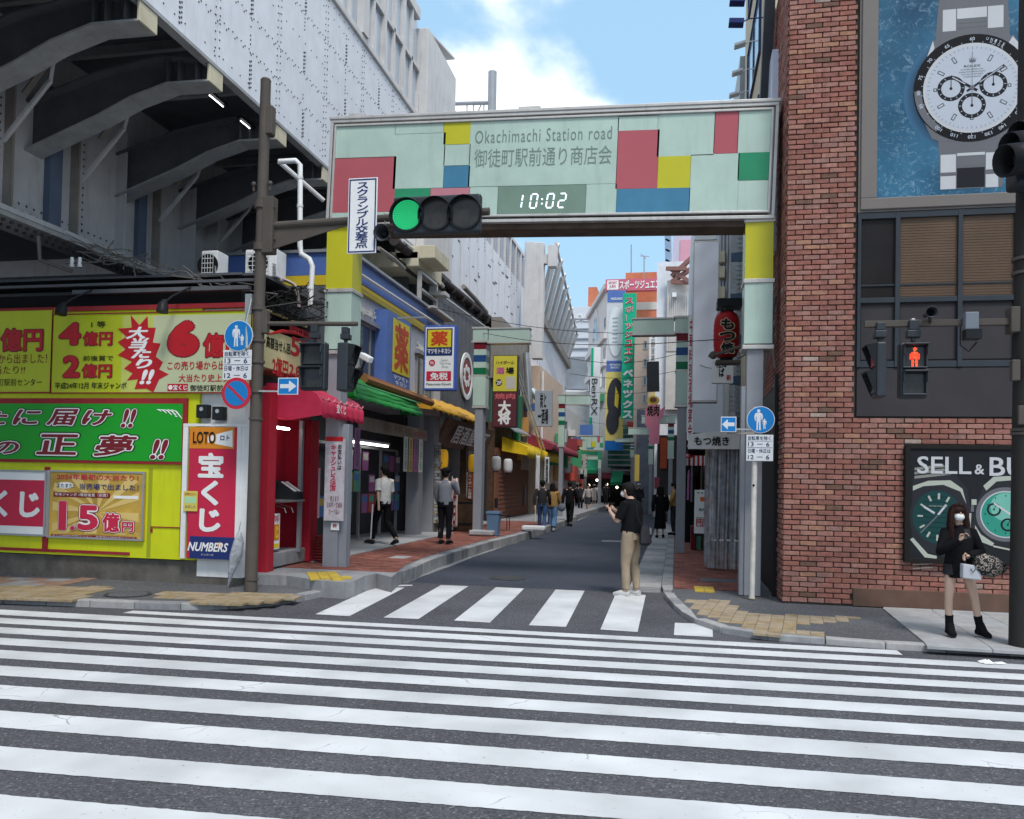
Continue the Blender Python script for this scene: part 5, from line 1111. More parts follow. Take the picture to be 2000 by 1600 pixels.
# ---------------------------------------------------------------- mint street posts with side arms
def post(x, y, z0, zt, zb, wid, arm, arm_l, label, bandz=None, s=1.):
    """clad post: arm box at zt, colour bands below, mint box to zb, then bare pole"""
    t = thing('street_post', label, 'decorative post', (x, y, z0), 'mint clad street posts with coloured bands'); w_ = wid; d = w_*1.1
    H = zt-zb; ah = H*.155
    mb = MB(); mb.box(x-w_*.55, x+w_*.55, y, y+d, zt-ah, zt); part('head_box', mb, m_mint, t, bev=.01)
    mb = MB(); mb.box(x-w_*.62, x+w_*.62, y-.02, y+d+.02, zt, zt+.05); mb.box(x-w_*.62, x+w_*.62, y-.02, y+d+.02, zt-ah-.05, zt-ah)
    xa, xb = (x-arm*(w_*.55+.02), x-arm*(w_*.55+arm_l))
    mb.box(min(xa, xb)-.02, max(xa, xb)+.02, y-.02, y+d*.7, zt-ah*.05, zt+.02); mb.box(min(xa, xb)-.02, max(xa, xb)+.02, y-.02, y+d*.7, zt-ah*1.25, zt-ah*1.15); part('trim', mb, m_alu, t)
    mb = MB(); mb.box(min(xa, xb), max(xa, xb), y, y+d*.65, zt-ah*1.15, zt-ah*.05); part('arm_box', mb, m_mint, t, bev=.01)
    z = zt-ah-.06; bh = H*.075
    mr = mat('band_red', (.16, .01, .02), rough=.3); mbl = mat('band_blue', (.02, .07, .20), rough=.3); mg_ = mat('band_green', (.01, .14, .06), rough=.3)
    for m, k in ((mr, 1.1), (m_mint, 1), (mbl, 1.2), (m_mint, 1), (mg_, 1.2)):
        mb = MB(); mb.box(x-w_*.45, x+w_*.45, y+.01, y+d-.01, z-bh*k, z); part('colour_band', mb, m, t); z -= bh*k
    mb = MB(); mb.box(x-w_*.5, x+w_*.5, y, y+d, z-.05, z); mb.box(x-w_*.5, x+w_*.5, y, y+d, zb-.06, zb); part('trim', mb, m_alu, t)
    mb = MB(); mb.box(x-w_*.46, x+w_*.46, y, y+d, zb, z-.05); part('mint_box', mb, m_mint, t, bev=.01)
    mb = MB(); mb.box(x-w_*.3, x+w_*.3, y+.03, y+d-.05, z0, zb-.06); part('pole', mb, m_poleg, t, bev=.01)
    return t
post(-5.27, 21.6, .26, 5.85, 3.75, .38, -1, 1.15, 'left street post beside the orange awning with red, blue and green bands')
post(.13, 19.9, .085, 5.7, 3.63, .36, 1, 1.0, 'right street post beside the blank grey sign with red, blue and green bands')
p = at(943, 1045, 'z', .26); mb = MB(); mb.prism([(p.x-.33, p.y-.25, .26), (p.x+.33, p.y-.25, .26), (p.x+.33, p.y+.25, .26), (p.x-.33, p.y+.25, .26)], (0, 0, .13)); solo('post_weight', mb, m_conc2, 'pale concrete weight at the foot of the left mint street post', 'weight', bev=.03)
post(-5.0, 36, .24, 5.6, 3.35, .30, -1, 1.1, 'street post by the peach building with coloured bands and round lamps')
for px, d, yt, yb_, wpx, ar, lab in ((1311, 36, 812, 893, 13, 1, 'street post just left of the nearest right hand post, partly behind it'), (1272, 46, 836, 905, 10, 1, 'slim street post above the man taking a picture'),
                                     (1235, 56, 857, 892, 8, 1, 'faint street post behind the head of the man with the phone'), (1144, 60, 890, 930, 6, -1, 'small street post in front of the far green awnings'), (1203, 64, 862, 884, 7, 1, 'farthest small street post before the green netting')):
    a, b = at(px, yt, 'y', d), at(px, yb_, 'y', d); post(a.x, d, .05, a.z, b.z, wpx*d/1600, ar, 1.1*(1 if d < 50 else .9), lab)
# far twin of the gate
b = Board.px('y', 58, 1121, 850, 1180, 880); t = thing('far_gate', 'small far gate sign of mint glass squares on a green banded pole', 'street gate', b.pt(.5, 1)); part('panel', b.bx(0, 0, 1, 1, -.3, 0), m_mint, t)
part('frame', b.frame(MB(), .06, -.02, .04), m_alu, t)
for c, q in (('y', (.58, .42, .72, .78)), ('r', (.77, .05, .86, .45)), ('g', (.86, .5, .98, .78)), ('b', (.44, .82, .66, .98)), ('k', (.43, .02, .435, .98)), ('k', (.58, .02, .585, .98))): part('panel', b.bx(*q, 0, .02), GM[c], t)
b.text('駅前通り', .05, .26, .36, .4, m_black, t, lift=.02, bold=.02)
for x0, x1, ya, yb_, m in ((1168, 1174, 882, 898, GM['g']), (1168, 1174, 898, 915, m_mint), (1168.5, 1173, 915, 983, m_poleg)):
    a, c = at(x0, ya, 'y', 58), at(x1, yb_, 'y', 58); mb = MB(); mb.box(a.x, c.x, 58, 58.25, max(c.z, 0), a.z); part('column', mb, m, t)

# ---------------------------------------------------------------- buildings at the end of the street
def fwindow(parent, b, fx0, fy0, fx1, fy1, m=None, fr=None):
    mb = MB(); t_ = .07
    p0, p1 = b.pt(fx0, fy1), b.pt(fx1, fy0)
    q = Board(p0, b.u, (p1-p0).dot(b.u), p1.z-p0.z, b.ax, b.val); q.frame(mb, t_, -.05, .05); f = part('window', mb, fr or m_fr, parent); part('pane', q.bx(.02, .02, .98, .98, .005, .02), m or m_glass, f)
def pblock(name, label, d, x0, y0, x1, y1, m, depth=8, cat='building', z0=0):
    b = Board.px('y', d, x0, y0, x1, y1); t = thing(name, label, cat, b.pt(.5, 1)); a = b.pt(0, 1); c = b.pt(1, 0)
    mb = MB(); mb.box(a.x, c.x, d, d+depth, z0 if z0 is not None else a.z, c.z); part('wall', mb, m, t); return b, t
m_beige = mat('beige_stone', (.66, .60, .58), rough=.8, var=.08, dirt=.1); m_redbr = mat('red_brick_far', (.55, .18, .10), rough=.8, var=.15)
m_fargrey = mat('far_grey', (.60, .64, .70), rough=.7, var=.06)
b, t = pblock('grey_office_block', 'pale grey office block with ribbed bands and script letters at the far left', 84, 1105, 600, 1165, 985, m_fargrey, 10)
for k in range(9): q = b.bx(.0, .06+.05*k, 1, .066+.05*k, .0, .15); part('band', q, P('far_band', (.28, .31, .36)), t)
b.text('Dial', .30, .035, .75, .075, m_wt, t, bold=.03, shear=.3, lift=.1)
q = Board.px('y', 83, 1107, 697, 1146, 760); part('advert_panel', q.bx(0, 0, 1, 1, -.3, 0), mat('grey_advert', (.25, .28, .32), rough=.4, var=.25, sc_=.4), t)
q = Board.px('y', 82.5, 1105, 762, 1145, 782); part('lower_band', q.bx(0, 0, 1, 1, -.3, 0), m_wt, t)
bb_ = at(1186, 565, 'y', 62); bt = thing('beige_corner_building', 'tall beige corner building with arched window, cornices and white vertical banner', 'building', (bb_.x, 62, 0))
xl, xr = at(1150, 700, 'y', 75).x, at(1222, 700, 'y', 64).x
c0, c1, c2 = at(1150, 620, 'y', 78), at(1186, 566, 'y', 66), at(1222, 566, 'y', 66); zt = c1.z
mb = MB(); mb.prism([(c0.x, 78, 0), (c1.x, 66, 0), (c2.x, 66, 0), (c2.x, 78, 0)], (0, 0, zt)); part('wall', mb, m_beige, bt)
dvec = (V((c0.x, 78, 0))-V((c1.x, 66, 0))); side_u = -dvec.normalized()
for pz in (662, 715, 900):
    z = at(1186, pz, 'y', 66).z; mb = MB(); off = V((-.3, -.3, 0)); a, c = V((c0.x-.3, 78, z)), V((c1.x-.2, 65.7, z)); mb.prism([a, c, V((c2.x, 65.6, z)), V((c2.x, 66.2, z)), V((c1.x+.2, 66.2, z)), V((c0.x+.2, 78, z))], (0, 0, .5)); part('cornice', mb, m_beige, bt)
mb = MB(); mb.prism([(c0.x-.3, 78, zt), (c1.x-.25, 65.7, zt), (c2.x, 65.7, zt), (c2.x, 78, zt)], (0, 0, .4)); part('cornice', mb, m_beige, bt)
sb = Board(V((c0.x, 78, 0)), side_u, dvec.length, zt, 'y', 0)
mb = MB(); sb.disc(mb, .47, .20, 1.6, -.1, .12, 20, ry=2.6); part('arched_window', mb, m_glass, bt)
mb = MB(); sb.disc(mb, .47, .20, 2.2, -.1, .10, 20, ri=1.65, ry=3.3); part('arch_trim', mb, m_beige, bt)
for k in range(4): fwindow(bt, sb, .12+.2*k, .36, .24+.2*k, .44)
for px0, px1, y0, y1 in ((1173, 1176, 585, 610), (1173, 1176, 640, 660), (1173, 1176, 690, 715)): 
    pass
for k in range(3):
    f0 = .12+k*.14; fwindow(bt, sb, .9, f0, .96, f0+.05)
for k in range(5): fwindow(bt, sb, .55, .5+k*.09, .9, .555+k*.09)
b = Board.px('y', 63.5, 1154, 678, 1170, 850); t = thing('vertical_banner', 'white vertical banner reading BenRX with a green stripe on the beige corner building', 'banner', b.pt(.5, 1)); part('panel', b.bx(0, 0, 1, 1, -.3, 0), m_wt, t)
part('print', b.bx(.05, .01, .3, .33, 0, .05), P('banner_green', (.01, .35, .2)), t); part('print', b.bx(.0, .8, .25, 1, 0, .05), P('banner_green', (0, 0, 0)), t)
lettering('BenRX', b.pt(.15, .36, .06), V((0, 0, -1)), V((1, 0, 0)), b.h*.42, b.w*.6, m_black, t, bold=.01)
b = Board.px('y', 60, 1187, 568, 1216, 880); t = thing('shoe_banner', 'tall banner with a white shoe sole and a black boot on yellow between blue labels', 'banner', b.pt(.5, 1)); part('panel', b.bx(0, 0, 1, 1, -.2, 0), P('banner_pale', (.55, .56, .60)), t)
part('print', b.bx(0, 0, 1, .073, 0, .03), m_bluec, t); part('print', b.bx(0, .44, 1, .51, 0, .03), m_bluec, t); part('print', b.bx(0, .51, 1, .94, 0, .03), P('banner_yellow', (.62, .52, .16)), t); part('print', b.bx(0, .94, 1, 1, 0, .03), m_blue, t)
b.text('MIZUNO', .2, .045, .85, .06, m_wt, t, lift=.05, bold=.03); b.text('FITNESS\nSHOES', .2, .46, .8, .49, m_wt, t, lift=.05, bold=.02)
mb = MB(); b.disc(mb, .5, .26, b.w*.43, .0, .06, 26, ry=b.h*.155); part('print', mb, P('sole_white', (.66, .68, .70)), t)
mb = MB()
for k in range(7): b.box(mb, .3+.03*(k % 2), .17+k*.025, .6, .178+k*.025, .06, .08)
part('print', mb, P('sole_grey', (.38, .42, .46)), t)
mb = MB(); b.disc(mb, .55, .68, b.w*.48, .03, .08, 24, ry=b.h*.13); b.disc(mb, .4, .82, b.w*.36, .03, .085, 24, ry=b.h*.08); part('print', mb, P('boot_black', (.04, .04, .05)), t)
mb = MB(); b.poly(mb, [b_ for b_ in ((.55, .6), (.75, .66), (.7, .74), (.5, .72))], .085, .1); part('print', mb, P('banner_yellow2', (.6, .45, .03)), t)
b = Board.px('y', 59, 1217, 573, 1239, 818); t = thing('green_banner', 'tall green vertical banner with red and white スポーツジュエン ベネックス lettering', 'banner', b.pt(.5, 1)); part('panel', b.bx(0, 0, 1, 1, -.4, 0), P('banner_green2', (.01, .36, .20)), t)
for i, ch_ in enumerate('スポーツジュエン'):
    y0 = .03+i*.067; lettering(ch_ if ch_ != 'ー' else '｜', b.pt(.18, y0+.058), b.u, b.v, b.w*(.6 if ch_ != 'ー' else .12), b.h*.05, m_wt, t, bold=.07, lift=.03); lettering(ch_ if ch_ != 'ー' else '｜', b.pt(.2, y0+.057), b.u, b.v, b.w*(.56 if ch_ != 'ー' else .08), b.h*.048, m_redt, t, bold=.02, lift=.06)
for i, ch_ in enumerate('ベネックス'): y0 = .60+i*.082; lettering(ch_, b.pt(.12, y0+.07), b.u, b.v, b.w*.74, b.h*.062, m_wt, t, bold=.06, lift=.04)
b, t = pblock('red_brick_tower', 'red brick tower with a pink rooftop sign above the green banner', 67, 1222, 562, 1284, 985, m_redbr, 12)
for k in range(7): part('window_band', b.bx(.30, .07+.10*k, .98, .105+.10*k, -.05, .06), P('pale_band', (.55, .52, .48)), t)
q, t2 = pblock('roof_room', 'red brick lift room rising behind the pink rooftop sign', 76, 1222, 533, 1282, 560, m_redbr, 5, z0=18); 
mb = MB(); p = at(1233, 545, 'y', 78); mb.tube([p, at(1233, 478, 'y', 78)], .06, 5); p = at(1258, 560, 'y', 75); mb.tube([p, at(1258, 500, 'y', 75)], .05, 5); mb.tube([at(1250, 500, 'y', 75), at(1268, 501, 'y', 75)], .04, 4); mb.tube([at(1252, 496, 'y', 75), at(1262, 506, 'y', 75)], .04, 4); part('antenna', mb, m_steel, t2)
q2, t2 = pblock('red_penthouse', 'small red brick penthouse behind the beige building corner', 86, 1149, 561, 1165, 610, m_redbr, 5, z0=12)
b = Board.px('y', 65.5, 1183, 546, 1284, 566); t = thing('rooftop_sign', 'long pink rooftop sign with white スポーツジュエン lettering', 'rooftop sign', b.pt(.5, 1)); part('panel', b.bx(0, 0, 1, 1, -.6, 0), P('roof_pink', (.55, .13, .18)), t); part('print', b.bx(.03, .1, .25, .9, 0, .03), m_wt, t); b.text('SPORT\nJUEN', .06, .2, .22, .8, P('roof_pink', (0, 0, 0)), t, lift=.05, bold=.03); b.text('スポーツジュエン', .27, .12, 1.05, .88, m_wt, t, lift=.05, bold=.03)
b, t = pblock('beige_slab', 'narrow tan building slab right of the green banner', 57, 1240, 648, 1262, 1000, mat('tan_render', (.44, .35, .29), rough=.8), 10)
for k in range(9): fwindow(t, b, .62, .05+.1*k, .9, .1+.1*k)
b, t = pblock('yellow_slab', 'narrow yellow beige building with ladder beside the small white sign', 60, 1258, 655, 1290, 1000, mat('yellow_render', (.50, .40, .20), rough=.8), 10)
for k in range(6): part('balcony_bar', b.bx(.1, .04+.04*k, .5, .047+.04*k, 0, .3), m_brownst, t)
b, t = pblock('shop_block_end', 'low row of shops with dark openings under green awnings at the street end', 63.8, 1095, 926, 1262, 985, m_dark, 10)  # solid block, the shade inside the shops is painted as a black front
b, t = pblock('netted_scaffold', 'scaffold covered in dark green netting at the street end', 62.3, 1188, 838, 1236, 930, mat('green_net', (.05, .16, .13), rough=.8, var=.5, sc_=.8), 3, z0=3)
for k in range(8): part('scaffold_rail', b.bx(0, .1+.11*k, 1, .125+.11*k, 0, .1), m_steel, t)
m_gaw2 = mat('green_awning_far', (.01, .17, .085), rough=.6, var=.2, sc_=1)
def awf2(lab, d, x0, y0, x1, y1, m, z=0):
    b = Board.px('y', d, x0, y0, x1, y1); t = thing('shop_awning', lab, 'awning', b.pt(.5, 1)); mb = MB(); mb.prism([b.pt(0, .0, -1.2), b.pt(1, 0, -1.2), b.pt(1, .8, .3), b.pt(0, .8, .3)], (0, 0, -.08)); b.box(mb, 0, .8, 1, 1, .25, .3); part('cloth', mb, m, t)
awf2('wide green awning left at the street end', 61.5, 1112, 893, 1172, 925, m_gaw2); awf2('upper green awning with white pipes at the street end', 63, 1118, 880, 1168, 897, m_gaw2); awf2('dark crimson awning at the street end', 62, 1140, 922, 1196, 936, mat('crimson_awning', (0, 0, 0)))
awf2('green awning right at the street end', 61, 1193, 920, 1215, 948, m_gaw2)
for k, (x, y) in enumerate(((1166, 938), (1120, 945), (1150, 948), (1185, 946), (1205, 952))):
    p = at(x, y, 'y', 63.4); mb = MB(); mb.ball(p, .10, 8, 6); solo('shop_lamp', mb, mat('shop_bulb', (1, .9, .7), emit=3, var=0), 'tiny lit bulb in the dark far shops, '+['under the crimson awning', 'at the far left by the van', 'above the pale walkers', 'right of the far gate column', 'under the right green awning'][k], 'lamp', 'lit bulbs in the far shops')
# right side of the street, from far to near
b, t = pblock('white_tower', 'white and grey narrow tower with rust coloured roof frame left of the blank sign', 44, 1284, 512, 1358, 1010, mat('white_render', (.68, .70, .75), rough=.7, dirt=.15), 12)
q = Board.px('y', 43.7, 1303, 548, 1352, 800); part('louvre_wall', q.bx(0, 0, 1, 1, -.2, 0), mat('louvre_beige', (.58, .55, .52), rough=.7), t)
for k in range(12): part('louvre', q.bx(.02+k*.08, .12, .08+k*.08, .55, 0, .05), mat('louvre_beige', (0, 0, 0)), t)
mb = MB()
for p0, p1 in (((1312, 540), (1355, 500)), ((1312, 551), (1355, 522)), ((1312, 527), (1348, 551)), ((1302, 525), (1340, 525)), ((1312, 551), (1356, 552))): mb.bar(at(*p0, 'y', 43.5), at(*p1, 'y', 43), .2, .2)
part('roof_frame', mb, mat('rust_frame', (.28, .14, .12), rough=.7), t)
mb = MB(); mb.bar(at(1306, 530, 'y', 44.5), at(1304, 440, 'y', 44.5), .35, .35)
for k in range(4): mb.bar(at(1300, 448+k*20, 'y', 44.4), at(1308, 452+k*20, 'y', 44.4), .15, .1)
part('mast', mb, P('mast_blue', (.25, .33, .45)), t)
q = Board.px('y', 43, 1328, 518-8, 1345, 518); part('junction_box', Board.px('y', 43.6, 1313, 574, 1321, 582).bx(0, 0, 1, 1, 0, .3), m_wt, t)
b, t = pblock('pink_screen_building', 'far building with pale violet and pink side screens behind the white tower', 70, 1314, 460, 1350, 560, P('pale_violet', (.50, .46, .56)), 8, z0=15); part('pink_screen', b.bx(.4, .1, 1, 1, 0, .1), P('pink_screen', (.60, .30, .38)), t)
b = Board.px('y', 41, 1268, 652, 1283, 707); t = thing('projecting_sign', 'small white vertical sign with grey characters hanging under the mint arm', 'projecting sign', b.pt(.5, .5)); part('box', b.bx(0, 0, 1, 1, -.4, 0), m_wt, t, bev=.03); b.text(vert('上野百貨'), .25, .04, .75, .96, P('print_grey', (0, 0, 0)), t, lift=.02, bold=.03, ls=1.1)
mb = MB(); mb.bar(b.pt(.5, 1), at(1276, 765, 'y', 41), .6, .3, up=(0, 1, 0)); part('dark_column', mb, m_blackp, t)
# pink beef-shop sign: a plain pink panel with a yellow round top
b = Board.px('y', 35, 1258, 790, 1296, 868); t = thing('projecting_sign', 'pink projecting sign with black 焼肉 and yellow topped crest', 'projecting sign', b.pt(.5, .5)); mpk = P('sign_pink', (.62, .20, .27)); mb = MB(); b.poly(mb, [(.06, .12), (.28, 0), (.8, 0), (.8, .14), (1.05, .05), (.95, .3), (.8, .36), (.78, .98), (.28, 1), (.26, .62), (.06, .5)], -.2, 0); part('panel', mb, mpk, t)
b.text('焼肉', .15, .02, .75, .3, m_black, t, lift=.01, bold=.03); mb = MB(); b.disc(mb, .45, -.10, .26, -.15, -.02, 18, ry=.20); part('crest', mb, P('crest_yellow', (.60, .40, .06)), t); mb = MB(); b.disc(mb, .45, -.12, .15, -.02, .01, 12, ry=.10); part('crest_print', mb, P('crest_brown', (.12, .06, .03)), t)
b, t = pblock('red_sign_shop', 'narrow shopfront with orange red vertical board left of the right hand posts', 38, 1284, 850, 1322, 1010, P('shop_dark', (.06, .05, .05)), 6)
part('orange_board', Board.px('y', 37.8, 1290, 855, 1302, 915).bx(0, 0, 1, 1, -.1, 0), P('orange_board', (.45, .08, .03)), t); part('pink_board', Board.px('y', 37.7, 1278, 932, 1288, 955).bx(0, 0, 1, 1, -.1, 0), P('dull_pink', (.3, .06, .1)), t)
part('yellow_board', Board.px('y', 44, 1240, 888, 1248, 940).bx(0, 0, 1, 1, -.2, 0), P('yellow_board', (.45, .34, .08)), t)
b, t = pblock('grey_shutter_shop', 'grey pipe covered shopfront at the right edge of the far street', 50, 1244, 800, 1290, 990, mat('shop_greyblue', (.15, .17, .21), rough=.7, var=.3, sc_=1.5), 6)
# near right row: facade plane along x = 1.35
m_tileb = mat('tile_wall', (.30, .33, .36), rough=.5, var=.2)
rr = thing('tiled_building', 'tall building of small grey tiles with blue window bands behind the lantern', 'building', (1.6, 24, 0))
mb = MB(); mb.box(1.5, 9, 22, 30, 0, 13); part('wall', mb, m_tileb, rr)
q = Board.px('y', 21.95, 1428, 450, 1458, 860)
for j in range(46):
    for i in range(4):
        if (j % 9) in (5, 6): continue
        part('tile', q.bx(i*.25+.015, j/46+.002, i*.25+.235, (j+1)/46-.002, 0, .02), m_tileb, rr) if j < 40 else None
for j in range(5): part('pane', q.bx(.02, (5+9*j)/46, .98, min(1, (7+9*j)/46), -.02, .012), P('blue_pane', (.06, .10, .16), rough=.1), rr)
w1 = thing('white_panel_building', 'white panelled building with flat box canopy behind the blank grey sign', 'building', (1.0, 26, 0))
a, c = at(1353, 452, 'y', 27), at(1428, 480, 'y', 27); mb = MB(); mb.box(a.x, a.x+9, 27, 36, 0, a.z+.8); part('wall', mb, m_fargrey, w1)
q = Board.px('y', 24, 1356, 448, 1400, 468); part('canopy', q.bx(0, 0, 1, 1, -2, 0), m_wt, w1, bev=.02)
mb = MB()
for x in (1408, 1414, 1421): mb.tube([at(x, 455, 'y', 23), at(x-3, 640, 'y', 23)], .05, 6)
part('downpipe', mb, m_steel, w1)
for y0 in (490, 520, 560): 
    q = Board.px('y', 22.8, 1404, y0, 1416, y0+22); part('wall_unit', q.bx(0, 0, 1, 1, -.3, 0), m_cream, w1, bev=.01)
b = Board.px('y', 18.6, 1355, 471, 1401, 786); t = thing('blank_sign', 'tall blank pale grey projecting sign box with rippled face', 'projecting sign', b.pt(.5, 0)); part('box', b.bx(0, 0, 1, 1, -.3, 0), m_alu, t, bev=.01)
mb = MB()
mb.grid(lambda u, v: b.pt(.04+u*.92, .012+v*.976, .012+.006*math.sin(v*31+u*4)+.004*math.sin(u*7+v*11)), 14, 80); part('face', mb, mat('pale_face', (.80, .81, .88), rough=.35, var=.03), t, smooth=True)
b = Board.px('y', 18.9, 1345, 618, 1353, 860); t = thing('thin_red_sign', 'narrow white edge sign with red characters behind the right street post', 'projecting sign', b.pt(.5, 0)); part('box', b.bx(0, 0, 1, 1, -.1, 0), m_wt, t); b.text(vert('中華料理酒場宴会'), .15, .02, .85, .98, m_redt, t, lift=.005, bold=.02)
# cream wall at the near right, running along the side of the brick building
cw = thing('cream_side_building', 'tall cream building with narrow slanting windows behind the gate column', 'building', (1.6, 16, 0))
mb = MB(); mb.box(1.62, 8, 15.3, 21.9, 2.6, 16); part('wall', mb, mat('cream_wall', (.52, .45, .33), rough=.8, var=.06, dirt=.15), cw)
mb = MB(); mb.box(1.7, 8, 13.2, 21.9, 0, 2.6); part('ground_floor', mb, m_girdk, cw)
for z0 in (8.4, 10.8, 13.2): window(cw, '-x', 1.61, 17.6, 20.6, z0, z0+1.5, n=2, mg=P('sky_pane', (.25, .35, .48), rough=.08), frame=P('blueframe', (.03, .05, .12)))
for z0 in (3.2, 4.6, 6): window(cw, '-x', 1.61, 17.6, 18.6, z0, z0+.9, n=1)
mb = MB(); 
for k in range(24): mb.box(1.60, 1.62, 15.4, 17.2, 2.7+k*.05, 2.73+k*.05)
part('louvre_slats', mb, m_cream, cw, kind='stuff')
for k, (x, y, m, d) in enumerate([(1438, 45, m_navy, 16), (1440, 3, m_navy, 15.6), (1445, 88, m_white, 18), (1440, 142, m_white, 19), (1434, 185, m_white, 20)]):
    p = at(x, y, 'y', d); t = thing('floodlight', ['dark square floodlight reaching out level with the first brick courses', 'topmost dark floodlight cut by the picture edge', 'upper white floodlight on the cream wall', 'middle white floodlight on the cream wall', 'lowest white floodlight just over the gate'][k], 'floodlight', p, 'floodlights on the cream building')
    mb = MB(); w_ = .14 if k < 2 else .12; mb.obox(p, V((1, 0, .25 if k > 1 else -.1)).normalized(), V((0, 1, 0)), V((-.25 if k > 1 else .1, 0, 1)).normalized(), w_, .1, .05 if k < 2 else .03); part('head', mb, m, t, bev=.01)
    mb = MB(); mb.tube([p+V((w_, 0, .02)), p+V((w_+.1, 0, .06)), V((1.62, d, p.z+.06))], .012, 6); part('arm', mb, m, t)
# motsuyaki stall front
ms = thing('grill_shop_canopy', 'grey canopy fascia with black brush lettering もつ焼き over the right pavement', 'canopy', at(1400, 850, 'y', 15.5))
mb = MB(); p0, p1, p2, p3 = at(1344, 849, 'y', 15.6), at(1456, 826, 'y', 14.9), at(1462, 876, 'y', 15.3), at(1344, 877, 'y', 15.6)
A = V((p0.x, 15.6, p0.z)); mb.prism([A, V((1.62, 15.6, p1.z+.02)), V((1.62, 15.6, p2.z)), V((p3.x, 15.6, p3.z))], (0, .08, 0)); part('fascia', mb, mat('canopy_grey', (.58, .58, .57), rough=.6, dirt=.1), ms)
mb = MB(); mb.prism([(p3.x, 15.68, p3.z+.05), (1.62, 15.68, p3.z+.05), (1.62, 17.2, p3.z+.1), (p3.x, 17.2, p3.z+.1)], (0, 0, .05)); part('roof', mb, m_steel, ms)
q = Board.px('y', 15.59, 1344, 845, 1462, 876); q.textp('もつ焼き', 1356, 852, 1424, 871, m_black, ms, bold=.03, lift=.01)
cv = thing('vinyl_curtain', 'hanging grey transparent vinyl curtain with folds enclosing the grill shop', 'curtain', at(1420, 1065, 'z', .09)); mb = MB()
def cf(u, v):
    if u < .62: x = .67+(1.3-.67)*(u/.62); y = 15.9; ph = u*60
    else: x = .67; y = 15.9
    return (x, y+.035*math.sin(ph)*(1+.3*v), 2.42-v*(2.32))
m_vin = mat('vinyl', (.42, .44, .48), rough=.12, var=.5, sc_=5, alpha=.62, spec=.8)
mb.grid(lambda u, v: (.62+.72*u, 16.0+.035*math.sin(u*26)+.02*math.sin(u*57+v*2), 2.44-v*2.3), 60, 10); part('sheet', mb, m_vin, cv, smooth=True)
mb = MB(); mb.grid(lambda u, v: (.62+.04*math.sin(u*16), 16.0+1.5*u, 2.44-v*2.3), 40, 8); part('sheet', mb, m_vin, cv, smooth=True)
mb = MB(); mb.box(.6, 1.36, 15.985, 16.02, 2.42, 2.47); mb.grid(lambda u, v: (.66+.66*u, 15.95+.02*math.sin(u*30), .66+.04*v+.006*math.sin(u*40)), 30, 1); part('seam', mb, m_chrome, cv)
mb = MB(); mb.box(1.36, 1.44, 15.8, 15.9, .09, 2.6); mb.box(1.48, 1.56, 15.2, 15.3, .09, 2.7); mb.box(1.40, 1.46, 14.9, 14.98, .09, 2.9); mb.box(1.46, 1.62, 13.6, 15.8, .05, .12); part('post', mb, m_steel, ms)
mb = MB(); mb.box(1.60, 1.66, 13.2, 15.4, .12, 2.7); part('side_wall', mb, m_girder, ms)
t = thing('striped_awning', 'small red and white striped awning behind the street post on the right', 'awning', at(1365, 900, 'y', 20.5)); q = Board.px('y', 20.5, 1340, 890, 1388, 910)
for k in range(11): part('stripe', q.poly(MB(), [(k/11, 0 if k > 2 else .25), ((k+1)/11, 0 if k > 2 else .2), ((k+1)/11, 1), (k/11, 1)], 0, .03), m_redt if k % 2 else m_wt, t)
mb = MB(); mb.prism([q.pt(0, .1), q.pt(1, 0), q.pt(1, -.4, -.8), q.pt(0, -.3, -.8)], (0, 0, -.03)); part('top', mb, m_redt, t)
b = Board.px('y', 19.8, 1357, 957, 1392, 1043); t = thing('bank_sign_stand', 'white standing bank machine sign with orange 7 and red plates on the right pavement', 'standing sign', b.pt(.5, 1)); part('box', b.bx(0, 0, 1, 1, -.3, 0), m_wt, t, bev=.01); mb = MB(); b.box(mb, .03, 1.0, .97, 1.06, -.28, -.02); part('base', mb, m_blackp, t)
part('print', b.poly(MB(), [(.3, .16), (.98, .16), (.98, .26), (.80, .42), (.55, .42), (.72, .26), (.3, .26)], 0, .004), P('seven_orange', (.62, .13, .02)), t); part('print', b.bx(.5, .48, .78, .58, 0, .004), m_redt, t); b.text('BANK', .25, .42, .98, .48, P('seven_green', (.01, .2, .08)), t, bold=.04)
part('print', b.bx(.1, .66, .98, .84, 0, .004), m_redt, t); b.text('ただいま\n銀行ATM', .14, .67, .95, .83, m_wt, t, lift=.008, bold=.02); part('print', b.bx(.1, .63, .98, .645, 0, .004), P('seven_green', (0, 0, 0)), t)
for k in range(4): part('print', b.bx(.15+.2*k, .05, .25+.2*k, .08, 0, .004), P('seven_green', (0, 0, 0)), t)
sh = thing('clothes_stall', 'dark crowded clothes stall with hanging garments behind the bank sign', 'stall', (.9, 22, .09)); rnd = random.Random(8)
mb = MB(); mb.box(.15, 1.5, 23.8, 24, .09, 3.2); mb.box(.3, 1.6, 20.6, 23.8, 2.55, 2.65); part('frame', mb, m_dark, sh)
for k in range(14):
    x = .35+k*.08; y = 21.6+rnd.random()*1.5; z = 2.3-rnd.random()*.2; mb = MB(); mb.sweep([(x, y, z), (x, y, z-.15), (x, y, z-.75-rnd.random()*.3)], [(.02, .1), (.04, .22), (.05, .26)], 8, ref=(1, 0, 0)); part('garment', mb, rnd.choice([cols[7], cols[1], m_brownst, m_wood, cols[7], cols[5]]), sh, smooth=True)
for k in range(6): mb = MB(); x = .4+k*.13; mb.box(x, x+.12, 20.8+rnd.random()*.6, 21.6, .09, .5+rnd.random()*.5); part('goods_box', mb, rnd.choice([m_wood, cols[4], m_brownst, m_redd]), sh, bev=.01)
